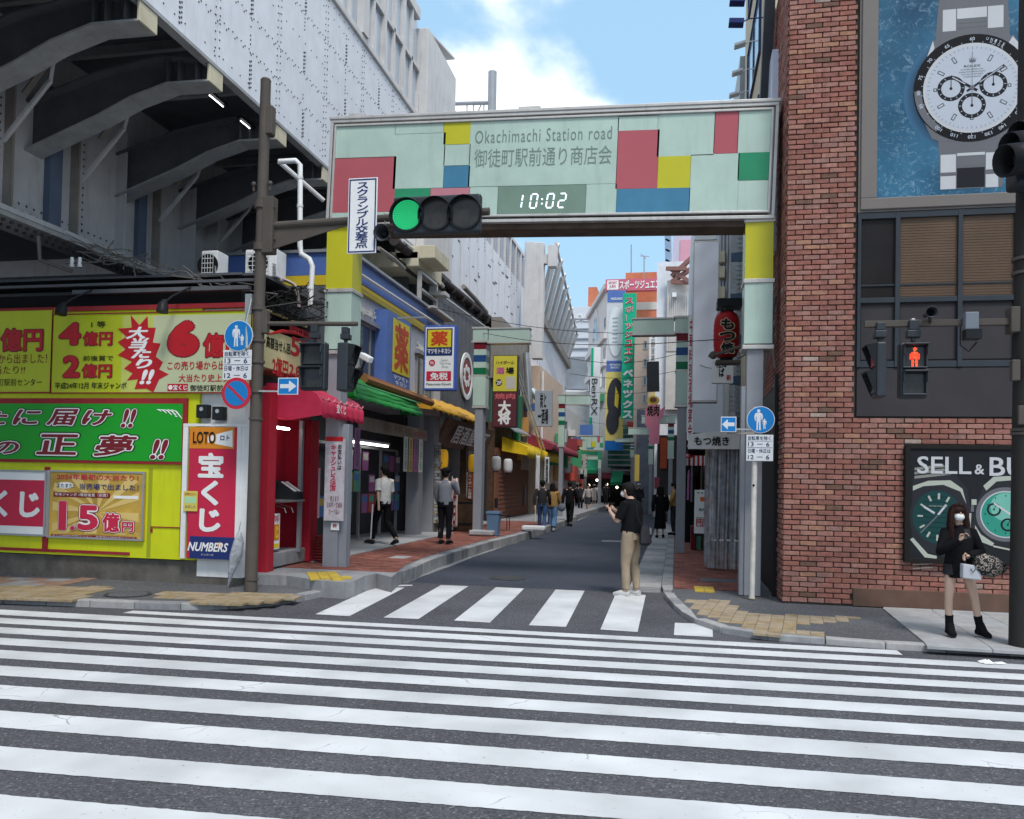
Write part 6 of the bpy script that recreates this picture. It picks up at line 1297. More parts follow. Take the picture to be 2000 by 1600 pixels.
# big red lantern and small soba sign
t = lantern(at(1419, 655, 'y', 14.6).x, 14.6, at(1419, 655, 'y', 14.6).z, .225, .80, mat('red_lantern', (.38, .015, .02), rough=.45, var=.12, sc_=6), 'large red paper lantern with black brush characters beside the gate column'); p = at(1419, 655, 'y', 14.6)
for s_, x0, y0, x1, y1 in (('も', 1408, 622, 1434, 644), ('つ', 1405, 648, 1436, 666), ('焼', 1408, 669, 1434, 690)):
    q = Board.px('y', 14.33, x0, y0, x1, y1); q.text(s_, -.06, -.06, 1.06, 1.06, P('lantern_cream', (.55, .45, .3)), t, bold=.09, lift=.0); q.text(s_, 0, 0, 1, 1, m_black, t, bold=.055, lift=.006)
mb = MB(); a = at(1400, 588, 'y', 14.6); c = at(1448, 602, 'y', 14.6); mb.box(a.x, c.x, 14.4, 14.8, c.z, a.z); part('hood', mb, m_blackp, t)
mb = MB(); a = at(1386, 696, 'y', 14.3); mb.bar((a.x, 14.3, a.z), (1.1, 13.2, a.z+.02), .05, .04); mb.ball(at(1393, 694, 'y', 14.2), .07, 8, 6); mb.bar((a.x+.1, 14.4, a.z-.1), (1.05, 14.4, a.z-.1), .3, .05); part('lower_bracket', mb, m_brownpole, t)
b = Board.px('y', 16.5, 1391, 702, 1432, 748); t = thing('soba_sign', 'small white sign with black brush ぱ half hidden below the red lantern', 'projecting sign', b.pt(.5, .5)); part('box', b.bx(0, 0, 1, 1, -.2, 0), m_wt, t, bev=.01); b.text('えん\nぱ', .2, .0, .7, .75, m_black, t, bold=.04); b.text('新', .68, .65, .9, .9, m_redt, t, bold=.03)
# overhead wires
for k, (p0, d0, p1, d1) in enumerate([((930, 648), 22, (1500, 655), 13), ((1348, 700), 20, (1460, 690), 14), ((840, 600), 20, (1325, 650), 22)]):
    a, c = at(*p0, 'y', d0), at(*p1, 'y', d1); mb = MB(); mb.tube([a.lerp(c, s_/8)-V((0, 0, .25*math.sin(math.pi*s_/8))) for s_ in range(9)], .009, 4); solo('overhead_wire', mb, m_blackp, ['thin wire sagging right across the street under the gate', 'short dark cable looping to the red lantern', 'thin wire from the drugstore to the right hand post'][k], 'wire')

# clutter that fills the far part of the street: shopfront panels, awnings, blade signs, goods
rnd = random.Random(21); pal = [P('clutter_%d' % i, c) for i, c in enumerate([(.5, .08, .06), (.62, .5, .08), (.06, .3, .14), (.08, .16, .4), (.62, .6, .58), (.55, .3, .1), (.12, .12, .13), (.4, .36, .33), (.25, .04, .05), (.5, .55, .55)])]
fw = block('far_wall_row', 'mixed pale upper floors and shutters closing the view above the far awnings', -12, -2.2, 65, 66, 9, mat('mixed_wall', (.42, .42, .42), rough=.8, var=.2, sc_=.5))
b = Board.m('y', 64.9, -12, -2.2, 2, 9)
for k in range(26): x, y = rnd.random()*.9, rnd.random()*.8; part('panel', b.bx(x, y, x+.04+rnd.random()*.08, y+.04+rnd.random()*.12, 0, .1+rnd.random()*.2), rnd.choice(pal), fw)
for t_, ax, xf, y0, y1 in ((s3, 'x', -6.85, 46, 62), (s2, 'x', -6.3, 38.5, 46), (s1, 'x', -6.85, 34, 38)):
    b = Board.m('x', xf, y0, y1, .3, 6)
    for k in range(18 if t_ is s3 else 7):
        x = rnd.random()*.9; y = .1+rnd.random()*.75; part('shop_panel', b.bx(x, y, x+.05+rnd.random()*.08, y+.05+rnd.random()*.12, 0, .1+rnd.random()*.5), rnd.choice(pal), t_)
for k in range(7):      # blade signs on the left, each a part of the shophouse row
    y = 44+k*2.6; z = 2.6+rnd.random()*2.6; mb = MB(); mb.box(-6.9, -6.25+rnd.random()*.3, y, y+.12, z, z+.6+rnd.random()); part('blade_sign', mb, rnd.choice(pal), s3)
rs = thing('right_shop_row', 'crowded row of small shopfronts with blade signs along the right pavement beyond the clothes stall', 'shop building', (1.4, 30, .09)); mb = MB(); mb.box(1.45, 6, 24, 44, .05, 9); part('wall', mb, mat('mixed_wall', (0, 0, 0)), rs)
b = Board.m('-x', 1.44, 24, 44, .1, 8)
for k in range(40): x, y = rnd.random()*.7, rnd.random()*.9; part('shop_panel', b.bx(x, y, x+.02+rnd.random()*.05, y+.02+rnd.random()*.07, 0, .05+rnd.random()*.3), rnd.choice(pal), rs)
for k in range(10): y = 28+k*1.6; z = 2.3+rnd.random()*3; mb = MB(); mb.box(.95-rnd.random()*.3, 1.44, y, y+.12, z, z+.5+rnd.random()*1.1); part('blade_sign', mb, rnd.choice(pal), rs)
for k in range(10): y = 23.5+k*1.3; mb = MB(); mb.box(.75+rnd.random()*.2, 1.4, y, y+.5, .09, .5+rnd.random()*.8); part('goods', mb, rnd.choice(pal), rs, bev=.02)
for k in range(5):
    a, c = at(1110+k*4, 700+k*30, 'y', 34+k*7), at(1330-k*6, 690+k*34, 'y', 34+k*6); mb = MB(); mb.tube([a.lerp(c, s_/6)-V((0, 0, .3*math.sin(math.pi*s_/6))) for s_ in range(7)], .014, 4); solo('overhead_wire', mb, m_blackp, 'thin dark wire strung across the far street, '+['just above the mint arms', 'over the couple', 'below the pink sign', 'before the green banner foot', 'nearest the far gate'][k], 'wire')

# ---------------------------------------------------------------- brick building on the right corner
BM = [mat('brick_%d' % i, c, rough=.9, var=.28, sc_=14, bump=.5, bs=90, dirt=d) for i, (c, d) in enumerate([((.30, .125, .098), .3), ((.35, .175, .14), .3), ((.265, .115, .092), .4), ((.37, .19, .13), .3), ((.17, .095, .07), .5), ((.38, .29, .25), .4), ((.32, .14, .115), .3), ((.30, .16, .135), .4)])]
BW = [6, 5, 5, 1.5, .8, .45, 6, 3]
m_mort = mat('mortar', (.095, .078, .068), rough=1, var=.3, sc_=8)
bk = thing('brick_building', 'red brick corner building with watch adverts and dark window band on the right', 'building', (3, 12.1, 0))
FY = 12.12; XL = 1.50
mb = MB(); mb.box(XL+.012, 2.44, FY, 13.1, .05, 9.6); mb.box(XL+.012, 12, FY+.1, 13.15, 2.6, 9.6); mb.box(2.44, 12, FY, 13.1, .05, 2.72); mb.box(XL+.012, 1.9, 13.1, 15.2, .05, 9.6); part('backing', mb, m_mort, bk)
def brick_mesh(seed, L=.213, H=.060, D=.04):
    r = random.Random(seed); j = lambda: r.uniform(-.0035, .0035); c = .007
    mb = MB(); x0, x1, z0, z1 = -L/2, L/2, -H/2, H/2
    o = [(x0+c+j(), z0+j()*.6), (x1-c+j(), z0+j()*.6), (x1+j()*.5, z0+c), (x1+j()*.5, z1-c), (x1-c, z1+j()*.6), (x0+c, z1+j()*.6), (x0+j()*.5, z1-c), (x0+j()*.5, z0+c)]
    k = .93
    n = 8; vs = [(x, D/2, z) for x, z in o]+[(x, -D/2+.007, z) for x, z in o]+[(x*.955, -D/2+j()*.5, z*.86) for x, z in o]
    fs = [list(range(16, 24))]+[[i, (i+1) % n, (i+1) % n+n, i+n] for i in range(n)]+[[i+n, (i+1) % n+n, (i+1) % n+2*n, i+2*n] for i in range(n)]
    return vs, fs
BR = [brick_mesh(s) for s in range(6)]
slots = []        # (x, z, width scale)
z = .13; row = 0
sellx0, sellz0, sellz1 = 3.07, .55, 2.35
while z < 9.5:
    xe = 2.425 if z > 2.70 else 6.3
    x = XL+(.0 if row % 2 else .1125)
    if row % 2 == 0: slots.append((XL+.053, z, .5))
    while x+.11 < xe+.06:
        w_ = min(.225, xe-x)
        if w_ > .06 and not (x > 3.25 and x < 8 and .72 < z < 2.2) and not (x > 2.40 and z < .32): slots.append((x+w_/2, z, (w_-.012)/.213))
        x += .225
    z += .072; row += 1
col_s = sorted([s for s in slots if s[0] < 5.2], key=lambda s: abs(s[1]-1.9)+abs(s[0]-2.2)*.3)
single = set(col_s[:298])
protos = {}
def brick_objs():
    mbig = MB()
    for s in slots:
        x, z, k = s; vs, fs = random.choice(BR); bi = random.choices(range(8), BW)[0]; dy = random.uniform(-.006, .004)
        if s in single:
            key = (BR.index((vs, fs)), bi)
            if key not in protos:
                m = MB(); m.add(vs, fs); o = part('brick', m, BM[bi], bk, local=True); protos[key] = o
            else: o = share('brick', protos[key], bk, (0, 0, 0))
            o.location = V((x, FY-.012+dy, z))-V(bk.location); o.scale = (k, 1, 1)
        else:
            mbig.mi = bi; mbig.add([(x+v[0]*k, FY-.012+dy+v[1], z+v[2]) for v in vs], fs)
    # side face towards the street
    z = .13; row = 0
    while z < 9.5:
        y = FY+(0 if row % 2 else .11)
        while y < 15.0:
            vs, fs = random.choice(BR); mbig.mi = random.choices(range(8), BW)[0]; dx = random.uniform(-.004, .004)
            mbig.add([(XL+.012+v[1]+dx, y+.1-v[0], z+v[2]) for v in vs], fs); y += .225
            if z < 3.2 and y > 12.6: break
        z += .072; row += 1
    part('brick_field', mbig, BM, bk, kind='stuff')
brick_objs()
mb = MB(); mb.box(2.43, 12, FY-.06, FY-.002, .08, .33); part('plinth', mb, mat('brown_plinth', (.13, .075, .055), rough=.7, var=.3, dirt=.5), bk, bev=.008)
mb = MB(); mb.box(1.44, 1.60, 12.75, 12.85, .08, 3.4); mb.box(1.46, 1.5, 12.9, 14.9, .1, 3.2); part('shutter_rail', mb, m_blackp, bk)
for k in range(30): mb = MB(); mb.box(1.47, 1.50, 12.8, 14.9, .25+k*.1, .33+k*.1); part('shutter_slat', mb, mat('shutter_brown', (.05, .035, .03), rough=.5), bk)
mb = MB(); mb.bar((1.44, 13.9, 9.6), (1.47, 16, 5.0), .12, .12); mb.bar((1.45, 12.9, 4.6), (1.45, 14.8, 3.2), .03, .03); mb.bar((1.45, 12.9, 3.5), (1.45, 14.8, 5.2), .02, .02); part('stay', mb, m_steel, bk)
mb = MB(); mb.box(1.40, 1.5, 13.3, 15.2, 5.4, 8.6); part('white_side_panel', mb, mat('bluish_panel', (.55, .60, .72), rough=.4, var=.04), bk)
mb = MB(); mb.bar((1.36, 13.25, 9.9), (1.36, 15.3, 5.2), .16, .18); part('dark_edge_beam', mb, mat('dark_beam', (.06, .065, .075), rough=.5), bk)
m_taupe = mat('taupe_frame', (.17, .15, .14), rough=.5, var=.06); m_wfr = mat('window_dark', (.045, .052, .062), rough=.45); m_dpan = mat('dark_panel', (.05, .046, .05), rough=.6, var=.1)
zb, zt_ = at(1700, 386, 'y', FY-.05).z, 9.5
za = at(1700, 415, 'y', FY-.05).z
mb = MB(); mb.box(2.445, 6.2, FY-.06, FY+.1, za, 9.6); part('poster_surround', mb, m_taupe, bk)
mb = MB(); mb.box(2.47, 6.2, FY-.09, FY-.062, za+.03, zb-.02); mb.box(2.47, 2.68, FY-.09, FY-.062, zb-.02, 9.6); part('poster_frame', mb, m_taupe, bk, bev=.01)
# window band
fb = Board.m('y', FY-.03, 2.445, 6.2, 2.70, za-.01)
part('dark_wall', fb.bx(0, 0, 1, 1, -.12, -.03), m_dpan, bk)
zs = lambda py, px=1750: 1-(at(px, py, 'y', FY-.03).z-2.70)/fb.h
xs = lambda px, py=500: (at(px, py, 'y', FY-.03).x-2.445)/fb.w
rows = [zs(422), zs(582, 1720), zs(592, 1720), zs(706, 1720), zs(718, 1720)]
mb = MB(); fb.box(mb, 0, 0, 1, rows[0]+.012, -.03, .03); fb.box(mb, 0, rows[1], 1, rows[2], -.03, .02); fb.box(mb, 0, rows[3], 1, rows[4], -.03, .02)
px_m = [(1674, 1681), (1748, 1757), (1870, 1879), (1981, 1990)]
for a, c in px_m: fb.box(mb, max(0, xs(a)), 0, xs(c), rows[4], -.03, .035)
fb.box(mb, xs(2110), 0, xs(2119), rows[4], -.03, .035); part('mullions', mb, m_wfr, bk, bev=.004)
m_blind = mat('brown_blind', (.12, .075, .048), rough=.4, var=.18, sc_=1.5); m_blindd = mat('dark_glass', (.025, .022, .022), rough=.15)
for k, (a, c) in enumerate([(1681, 1748), (1757, 1870), (1879, 1981), (1990, 2110)]):
    mm = m_blindd if k == 0 else m_blind
    gp = part('pane', fb.bx(xs(a), rows[0], xs(c), rows[1], -.03, -.012), mm, bk)
    if k:
        n_ = 30
        mb = MB()
        for i in range(n_): f0 = rows[0]+(rows[1]-rows[0])*i/n_; fb.box(mb, xs(a)+.004, f0, xs(c)-.004, f0+(rows[1]-rows[0])*.55/n_, -.012, -.008)
        part('blind_slats', mb, m_blind, gp, kind='stuff')
    mb = MB(); fb.box(mb, xs(a), zs(555), xs(c), zs(558), -.012, .004); part('transom', mb, m_wfr, bk)
    part('spandrel', fb.bx(xs(a)+.004, rows[2]+.01, xs(c)-.004, rows[3]-.01, -.03, -.018), m_dpan, bk)
part('lower_panel', fb.bx(.002, rows[4]+.004, 1, .998, -.03, .012), m_dpan, bk, bev=.004)

# ---------------------------------------------------------------- watch adverts (flat print, thin layers)
m_dialw = P('dial_white', (.45, .48, .54)); m_ink = P('dial_ink', (.02, .02, .025)); m_st1 = P('print_steel_light', (.50, .50, .52)); m_st2 = P('print_steel_mid', (.13, .13, .145)); m_st3 = P('print_steel_dark', (.03, .03, .036)); m_bez = P('bezel_black', (.012, .012, .014))
def blue_poster():
    m = mat('blue_water_print', (.03, .12, .23), rough=.35, var=0); t = m.node_tree; n = t.nodes.new; L = t.links.new; b = t.nodes['Principled BSDF']; g = n('ShaderNodeNewGeometry')
    a = n('ShaderNodeTexNoise'); a.inputs['Scale'].default_value = 1.1; a.inputs['Detail'].default_value = 5; L(g.outputs['Position'], a.inputs['Vector'])
    c = n('ShaderNodeTexNoise'); c.inputs['Scale'].default_value = 9; c.inputs['Detail'].default_value = 8; c.inputs['Roughness'].default_value = .8; c.inputs['Distortion'].default_value = 1.2; L(g.outputs['Position'], c.inputs['Vector'])
    r = n('ShaderNodeValToRGB'); r.color_ramp.elements[0].color = (.010, .055, .11, 1); r.color_ramp.elements[0].position = .3; r.color_ramp.elements[1].color = (.04, .15, .25, 1); r.color_ramp.elements[1].position = .7; L(a.outputs['Fac'], r.inputs[0])
    s = n('ShaderNodeMapRange'); s.inputs['From Min'].default_value = .53; s.inputs['From Max'].default_value = .74; s.inputs['To Max'].default_value = .75; L(c.outputs['Fac'], s.inputs['Value'])
    x = n('ShaderNodeMix'); x.data_type = 'RGBA'; L(s.outputs[0], x.inputs['Factor']); L(r.outputs[0], x.inputs['A']); x.inputs['B'].default_value = (.35, .50, .60, 1); L(x.outputs['Result'], b.inputs['Base Color']); return m
b = Board.px('y', FY-.066, 1709, -50, 2110, 386); wp = thing('watch_billboard', 'big blue billboard of a steel chronograph watch with white dial on the brick building', 'billboard', b.pt(.5, 1)); part('print_sheet', b.bx(0, 0, 1, 1, -.01, .002), blue_poster(), wp)
S = b.w/(2110-1709)
C = b.fp(1898, 172)
def off(dx, dy, d=0): return b.pt(C[0], C[1], d)+b.u*(dx*S)-b.v*(dy*S)     # dx, dy in photo pixels
def wpoly(pts, d0, d1, m, name='print'): mb = MB(); mb.prism([off(x, y, d0) for x, y in pts], b.n*(d1-d0)); return part(name, mb, m, wp)
def wdisc(dx, dy, r, d0, d1, m, ri=0, name='print', a0=0, a1=360, n=48):
    mb = MB(); b.disc(mb, C[0]+dx*S/b.w, C[1]+dy*S/b.h, r*S, d0, d1, n, ri=ri*S, a0=a0, a1=a1); return part(name, mb, m, wp)
for k in range(6): wdisc(2, 8, 136-k*4, .002+k*.00015, .0022+k*.00015, P('soft_shadow_print%d' % k, (.036-k*.0045, .12-k*.015, .22-k*.027)))
for yy0, yy1 in ((-220, -85), (85, 214)):
    wpoly([(-64, yy0), (66, yy0), (74, yy1), (-74, yy1)] if yy0 < 0 else [(-66, yy0), (70, yy0), (60, yy1), (-60, yy1)],   .003, .004, m_st2)
for (x0, x1, y0, y1, m) in [(-58, -32, -172, -125, m_st1), (30, 60, -172, -125, m_st1), (-30, 28, -172, -150, m_st1), (-30, 28, -145, -140, m_st2), (-30, 28, -134, -130, m_st2), (-62, -32, -124, -95, m_st2), (30, 66, -124, -95, m_st2),
                            (-60, -30, 140, 178, m_st1), (-60, -30, 186, 214, m_st1), (28, 55, 140, 176, m_st1), (28, 52, 186, 214, m_st1), (-28, 26, 148, 166, m_st2), (-28, 26, 170, 212, m_ink), (-28, 26, 138, 144, m_st1), (-60, -28, 178, 183, m_st2)]: wpoly([(x0, y0), (x1, y0), (x1, y1), (x0, y1)], .004, .0055, m)
wpoly([(-74, -108), (-95, -50), (-116, 0), (-96, 60), (-78, 104), (-60, 112), (62, 112), (98, 80), (118, 0), (96, -60), (80, -108), (60, -96), (-60, -96)], .004, .0052, m_st2)
wpoly([(78, -104), (118, -50), (118, 40), (108, 20), (104, -40), (70, -90)], .0052, .006, m_st1)
wpoly([(-77, -108), (-92, -62), (-84, -66), (-74, -92)], .0052, .006, m_st1)
wdisc(0, 0, 115, .0055, .007, m_bez); wdisc(0, 0, 96, .007, .0085, m_st1); wdisc(0, 0, 90.5, .0085, .0095, m_dialw)
wdisc(0, 0, 113, .007, .0074, m_st2, ri=99, a0=180, a1=232)
def rtext(s_, r, ang, size, m, d=.0078, flip=False, h=None):
    a = rad(ang); u = b.u*math.cos(a)-b.v*math.sin(a); v = b.u*math.sin(a)+b.v*math.cos(a)
    c = off(0, 0)+v*(r*S); w_ = size*len(s_)*.55*S; hh = (h or size)*S*.8
    lettering(s_, c-u*(w_/2)-v*(hh/2), u, v, w_, hh, m, wp, bold=.02, lift=d)
for s_, a in (('60', 0), ('65', -28), ('70', -52), ('75', -74), ('80', -92), ('85', -108), ('100', -142), ('110', -161), ('120', -180), ('130', 162), ('140', 146), ('160', 122)): rtext(s_, 105, a, 9, m_dialw)
for i, ch_ in enumerate('UNITS'): rtext(ch_, 107, 16+i*4.6, 8, m_dialw)
for i, ch_ in enumerate('HOUR'): rtext(ch_, 101.5, 21+i*4.6, 7, m_dialw)
mb = MB(); mb2 = MB()
for i in range(60):
    a = rad(i*6); u = b.u*math.sin(a)+b.v*math.cos(a); r1_ = 84 if i % 5 else 82
    mb.bar(off(0, 0, .0098)+u*(r1_*S), off(0, 0, .0098)+u*(88*S), .7*S, .0006, up=b.n)
    if i % 2 == 0: mb2.bar(off(0, 0, .0077)+u*(97*S), off(0, 0, .0077)+u*((100 if i % 10 else 101.5)*S), 1.0*S, .0006, up=b.n)
part('minute_marks', mb, m_ink, wp); part('bezel_marks', mb2, m_dialw, wp)
for i in range(1, 12):
    if i in (3, 9): rr_, ln = 72, 7
    elif i == 6: rr_, ln = 66, 5
    else: rr_, ln = 70, 14
    a = rad(i*30); u = b.u*math.sin(a)+b.v*math.cos(a); mb = MB(); mb.bar(off(0, 0, .0100)+u*((rr_-ln/2)*S), off(0, 0, .0100)+u*((rr_+ln/2)*S), 7*S, .0006, up=b.n); part('hour_marker', mb, m_ink, wp)
    mb = MB(); mb.bar(off(0, 0, .0106)+u*((rr_-ln/2+1.6)*S), off(0, 0, .0106)+u*((rr_+ln/2-1.6)*S), 4*S, .0006, up=b.n); part('hour_marker_fill', mb, m_dialw, wp)
for dx, dy in ((-41, -1), (41, -4), (0, 38)):
    wdisc(dx, dy, 27, .0100, .0104, m_ink, ri=19); wdisc(dx, dy, 3, .0110, .0114, m_ink, n=16); wpoly([(dx-1, dy), (dx+1, dy), (dx+.6, dy-22), (dx-.6, dy-22)], .0108, .0112, m_ink)
    mb = MB()
    for k in range(12): a = rad(k*30); u = b.u*math.sin(a)+b.v*math.cos(a); c = b.pt(C[0]+dx*S/b.w, C[1]+dy*S/b.h, .0108); mb.bar(c+u*(21*S), c+u*(25*S), 1.2*S, .0005, up=b.n)
    part('subdial_marks', mb, m_dialw, wp)
def hand(ang, L, w_, d, m, back=0):
    a = rad(ang); u = b.u*math.sin(a)+b.v*math.cos(a); mb = MB(); mb.bar(off(0, 0, d)-u*(back*S), off(0, 0, d)+u*(L*S), w_*S, .0005, up=b.n); part('hand', mb, m, wp)
hand(55, 76, 4.5, .0116, m_ink, 12); hand(-57, 50, 5.5, .0116, m_ink, 12); hand(55, 72, 1.8, .0122, m_dialw, -18); hand(-57, 46, 2.2, .0122, m_dialw, -16); hand(0, 78, .9, .0126, m_st2, 20); wdisc(0, 0, 5, .0128, .0132, m_st2, n=16)
lettering('ROLEX', off(-16, -44), b.u, b.v, 32*S, 5*S, m_ink, wp, lift=.0105, bold=.02)
for k, s_ in enumerate(('OYSTER PERPETUAL', 'SUPERLATIVE CHRONOMETER', 'OFFICIALLY CERTIFIED', 'COSMOGRAPH')): w_ = (44, 52, 42, 34)[k]; lettering(s_, off(-w_/2, -38+k*5.2), b.u, b.v, w_*S, 2.6*S, m_ink, wp, lift=.0105, bold=.01)
wpoly([(-5, -54), (-7, -64), (-3.5, -58), (-3, -67), (0, -59), (0, -69), (1, -59), (4, -67), (4, -58), (8, -64), (6, -54)], .0100, .0106, m_st2)

b = Board.px('y', FY-.10, 1768, 868, 2140, 1112); wp = thing('sell_buy_poster', 'black framed poster of two watches headed SELL & BUY low on the brick wall', 'poster', b.pt(.5, 1)); part('case', b.bx(0, 0, 1, 1, -.09, .0), m_blackp, wp, bev=.01)
mb = MB(); b.frame(mb, .06, .0, .02); part('frame', mb, mat('poster_black', (.02, .018, .017), rough=.4), wp, bev=.004); S = b.w/(2140-1768)
b.textp('SELL', 1791, 891, 1897, 927, m_st1, wp, bold=.018, lift=.01); b.textp('&', 1903, 907, 1922, 927, m_st1, wp, bold=.02, lift=.01); b.textp('BUY', 1932, 893, 2046, 932, m_st1, wp, bold=.018, lift=.01)
C = (0, 0)
def setC(px, py):
    global C; C = b.fp(px, py)
m_strap = P('strap_grey', (.22, .22, .20)); m_st4 = P('steel_green_light', (.40, .42, .36))
setC(1832, 1010)
wpoly([(-52, -82), (34, -92), (58, -62), (70, 20), (56, 78), (20, 88), (-40, 70), (-52, 40)], .001, .002, m_st3)
for k in range(3): wpoly([(-48, -88-k*9), (22-k*6, -98-k*8), (26-k*6, -92-k*8), (-48, -82-k*9)], .002, .003, m_strap)
wpoly([(-51, -66), (-20, -78), (24, -80), (48, -62), (56, -30), (44, -56), (10, -70), (-30, -66), (-51, -56)], .002, .003, m_st4)
mb = MB(); b.disc(mb, C[0], C[1], 58*S, .0025, .0035, 8*6, ry=66*S); part('print', mb, m_st3, wp)
mb = MB(); b.disc(mb, C[0]-2*S/b.w, C[1], 49*S, .0035, .0045, 40, ry=57*S); part('dial', mb, P('dial_teal', (.015, .055, .055)), wp)
mb = MB()
for k in range(9): b.box(mb, C[0]-(38-abs(k-4)*3)*S/b.w, C[1]+(-44+k*11)*S/b.h, C[0]+(34-abs(k-4)*3)*S/b.w, C[1]+(-42.5+k*11)*S/b.h, .0045, .0049)
part('dial_lines', mb, P('dial_line', (.008, .03, .03)), wp)
for i in range(12):
    a = rad(i*30+2); dx, dy = 36*math.sin(a), -45*math.cos(a); ux, uy = math.sin(a)*5.5, -math.cos(a)*6.5; px_, py_ = -uy*.33, ux*.33
    if i == 3: continue
    wpoly([(dx-ux-px_, dy-uy-py_), (dx-ux+px_, dy-uy+py_), (dx+ux+px_, dy+uy+py_), (dx+ux-px_, dy+uy-py_)], .005, .006, m_st4, 'hour_marker')
wpoly([(-30, -20), (-28, -24), (-6, -10), (-8, -6)], .006, .007, m_st1, 'hand'); wpoly([(14, -28), (18, -26), (2, -4), (-2, -6)], .006, .007, m_st1, 'hand'); wpoly([(-2, -4), (0, -2), (-34, 36), (-36, 34)], .006, .007, m_st2, 'hand')
lettering('PATEK PHILIPPE', off(-18, -22), b.u, b.v, 36*S, 3*S, m_st4, wp, lift=.007)
wpoly([(-56, 50), (-50, 46), (-20, 80), (-2, 84), (-2, 90), (-26, 88)], .003, .004, m_st4); wpoly([(62, -10), (66, -10), (64, 26), (56, 48), (53, 46), (60, 22)], .004, .005, m_st4); wpoly([(66, -40), (76, -40), (76, -28), (66, -28)], .003, .005, m_st4)
for k in range(3): wpoly([(-50, 96+k*8), (-10, 92+k*8), (-10, 94+k*8), (-50, 98+k*8)], .002, .003, m_strap)
setC(1962, 1005)
wpoly([(-40, -62), (-20, -84), (60, -86), (80, -60), (80, 70), (40, 82), (-40, 56), (-58, 60), (-62, 20), (-56, -20)], .001, .002, m_st3)
wpoly([(-42, -60), (-22, -80), (40, -84), (40, -76), (-16, -70), (-36, -50)], .002, .003, m_st4)
wdisc(2, 0, 58, .0025, .0035, m_st2); wdisc(2, 0, 50, .0035, .0045, m_st1); wdisc(2, 0, 47.5, .0045, .0055, P('dial_green', (.03, .26, .19)))
wdisc(2, -16, 30, .0055, .0057, P('dial_green_light', (.16, .42, .34)))
for dx, dy in ((-21, -10), (6, 22)):
    wdisc(dx, dy, 14, .006, .0065, m_ink, ri=10); wdisc(dx, dy, 2, .006, .0065, m_ink, n=12); wpoly([(dx-.6, dy), (dx+.6, dy), (dx+5, dy-10), (dx+4, dy-11)], .006, .0066, m_ink)
wpoly([(-22, -22), (-20, -25), (14, -1), (10, 2)], .007, .0075, m_st1, 'hand')
for a_ in range(0, 360, 30):
    a = rad(a_); dx, dy = 2+40*math.sin(a), -40*math.cos(a); wpoly([(dx-.8, dy-2), (dx+.8, dy-2), (dx+.8, dy+2), (dx-.8, dy+2)], .006, .0066, m_ink, 'hour_marker')
wpoly([(-58, 24), (-46, 44), (-20, 62), (-24, 68), (-56, 56)], .004, .005, m_st4); wpoly([(-66, -18), (-60, -18), (-60, -4), (-66, -4)], .003, .004, m_st2); wpoly([(-66, 2), (-58, 2), (-58, 12), (-66, 12)], .003, .004, m_st3)
wpoly([(-22, 66), (36, 78), (36, 81), (-22, 70)], .004, .005, m_st4); wpoly([(-46, 83), (-32, 86), (-32, 88), (-46, 85)], .002, .003, m_st1)

# ---------------------------------------------------------------- poles, signals, road signs
m_sigbox = mat('signal_grey', (.032, .038, .046), rough=.45, dirt=.05, spec=.25); m_lensd = mat('lens_dark', (.035, .035, .035), rough=.2, spec=.3, var=.4, sc_=9); m_green = mat('led_green', (.03, .75, .26), emit=1.1, var=0); m_greend = mat('lens_green_body', (.005, .10, .05), rough=.3, emit=.25, var=0)
m_ledr = mat('led_red', (1, .05, .02), emit=1.1, var=0)
PYL = 10.6
pl = thing('signal_pole', 'tall brown steel signal pole at the left corner carrying arms, signs and lights', 'pole', (-5.82, PYL, .09))
mb = MB(); mb.cone((-5.82, PYL, .09), (-5.80, PYL, 7.33), .088, .072, 20); mb.cone((-5.80, PYL, 7.33), (-5.80, PYL, 7.36), .076, .06, 20); part('shaft', mb, m_brownpole, pl, smooth=True)
mb = MB()
for z0, z1, r_ in ((.25, .27, .096), (4.9, 5.0, .1), (5.5, 5.6, .1), (3.6, 3.64, .1), (2.88, 2.93, .1), (3.3, 3.34, .1), (4.05, 4.1, .1), (2.5, 2.53, .097)): mb.cone((-5.81, PYL, z0), (-5.81, PYL, z1), r_, n=20)
part('collar', mb, m_brownpole, pl)
mb = MB(); mb.box(-5.76, -5.60, PYL-.08, PYL+.08, 4.85, 5.65); mb.box(-5.78, -5.66, PYL-.06, PYL+.06, 6.55, 6.95); mb.box(-5.76, -5.66, PYL-.05, PYL+.05, 3.72, 4.05); part('bracket_plate', mb, m_brownpole, pl, bev=.01)
mb = MB()
for z in (4.92, 5.05, 5.3, 5.5): mb.cone((-5.6, PYL-.03, z), (-5.575, PYL-.03, z), .014, n=6)
for x, z in ((-5.93, 5.85), (-5.68, 5.85)): mb.ball((x, PYL-.02, z), .035, 8, 6); mb.box(x-.012, x+.012, PYL-.03, PYL, z-.1, z)
part('bolt', mb, m_brownpole, pl)
zA = at(640, 436, 'y', PYL).z; xE = at(775, 430, 'y', PYL).x
mb = MB(); mb.tube([(-5.62, PYL, zA), (xE+1.3, PYL, zA+.06)], .052, 12); mb.prism([(-5.6, PYL-.01, zA-.04), (-4.5, PYL-.01, zA-.04), (-5.6, PYL-.01, zA-.33)], (0, .02, 0)); part('upper_arm', mb, m_brownpole, pl, smooth=False)
zB = at(600, 632, 'y', PYL).z; mb = MB(); mb.tube([(-5.7, PYL, zB+.01), (-4.33, PYL, zB-.02)], .033, 10); part('lower_arm', mb, m_brownpole, pl)
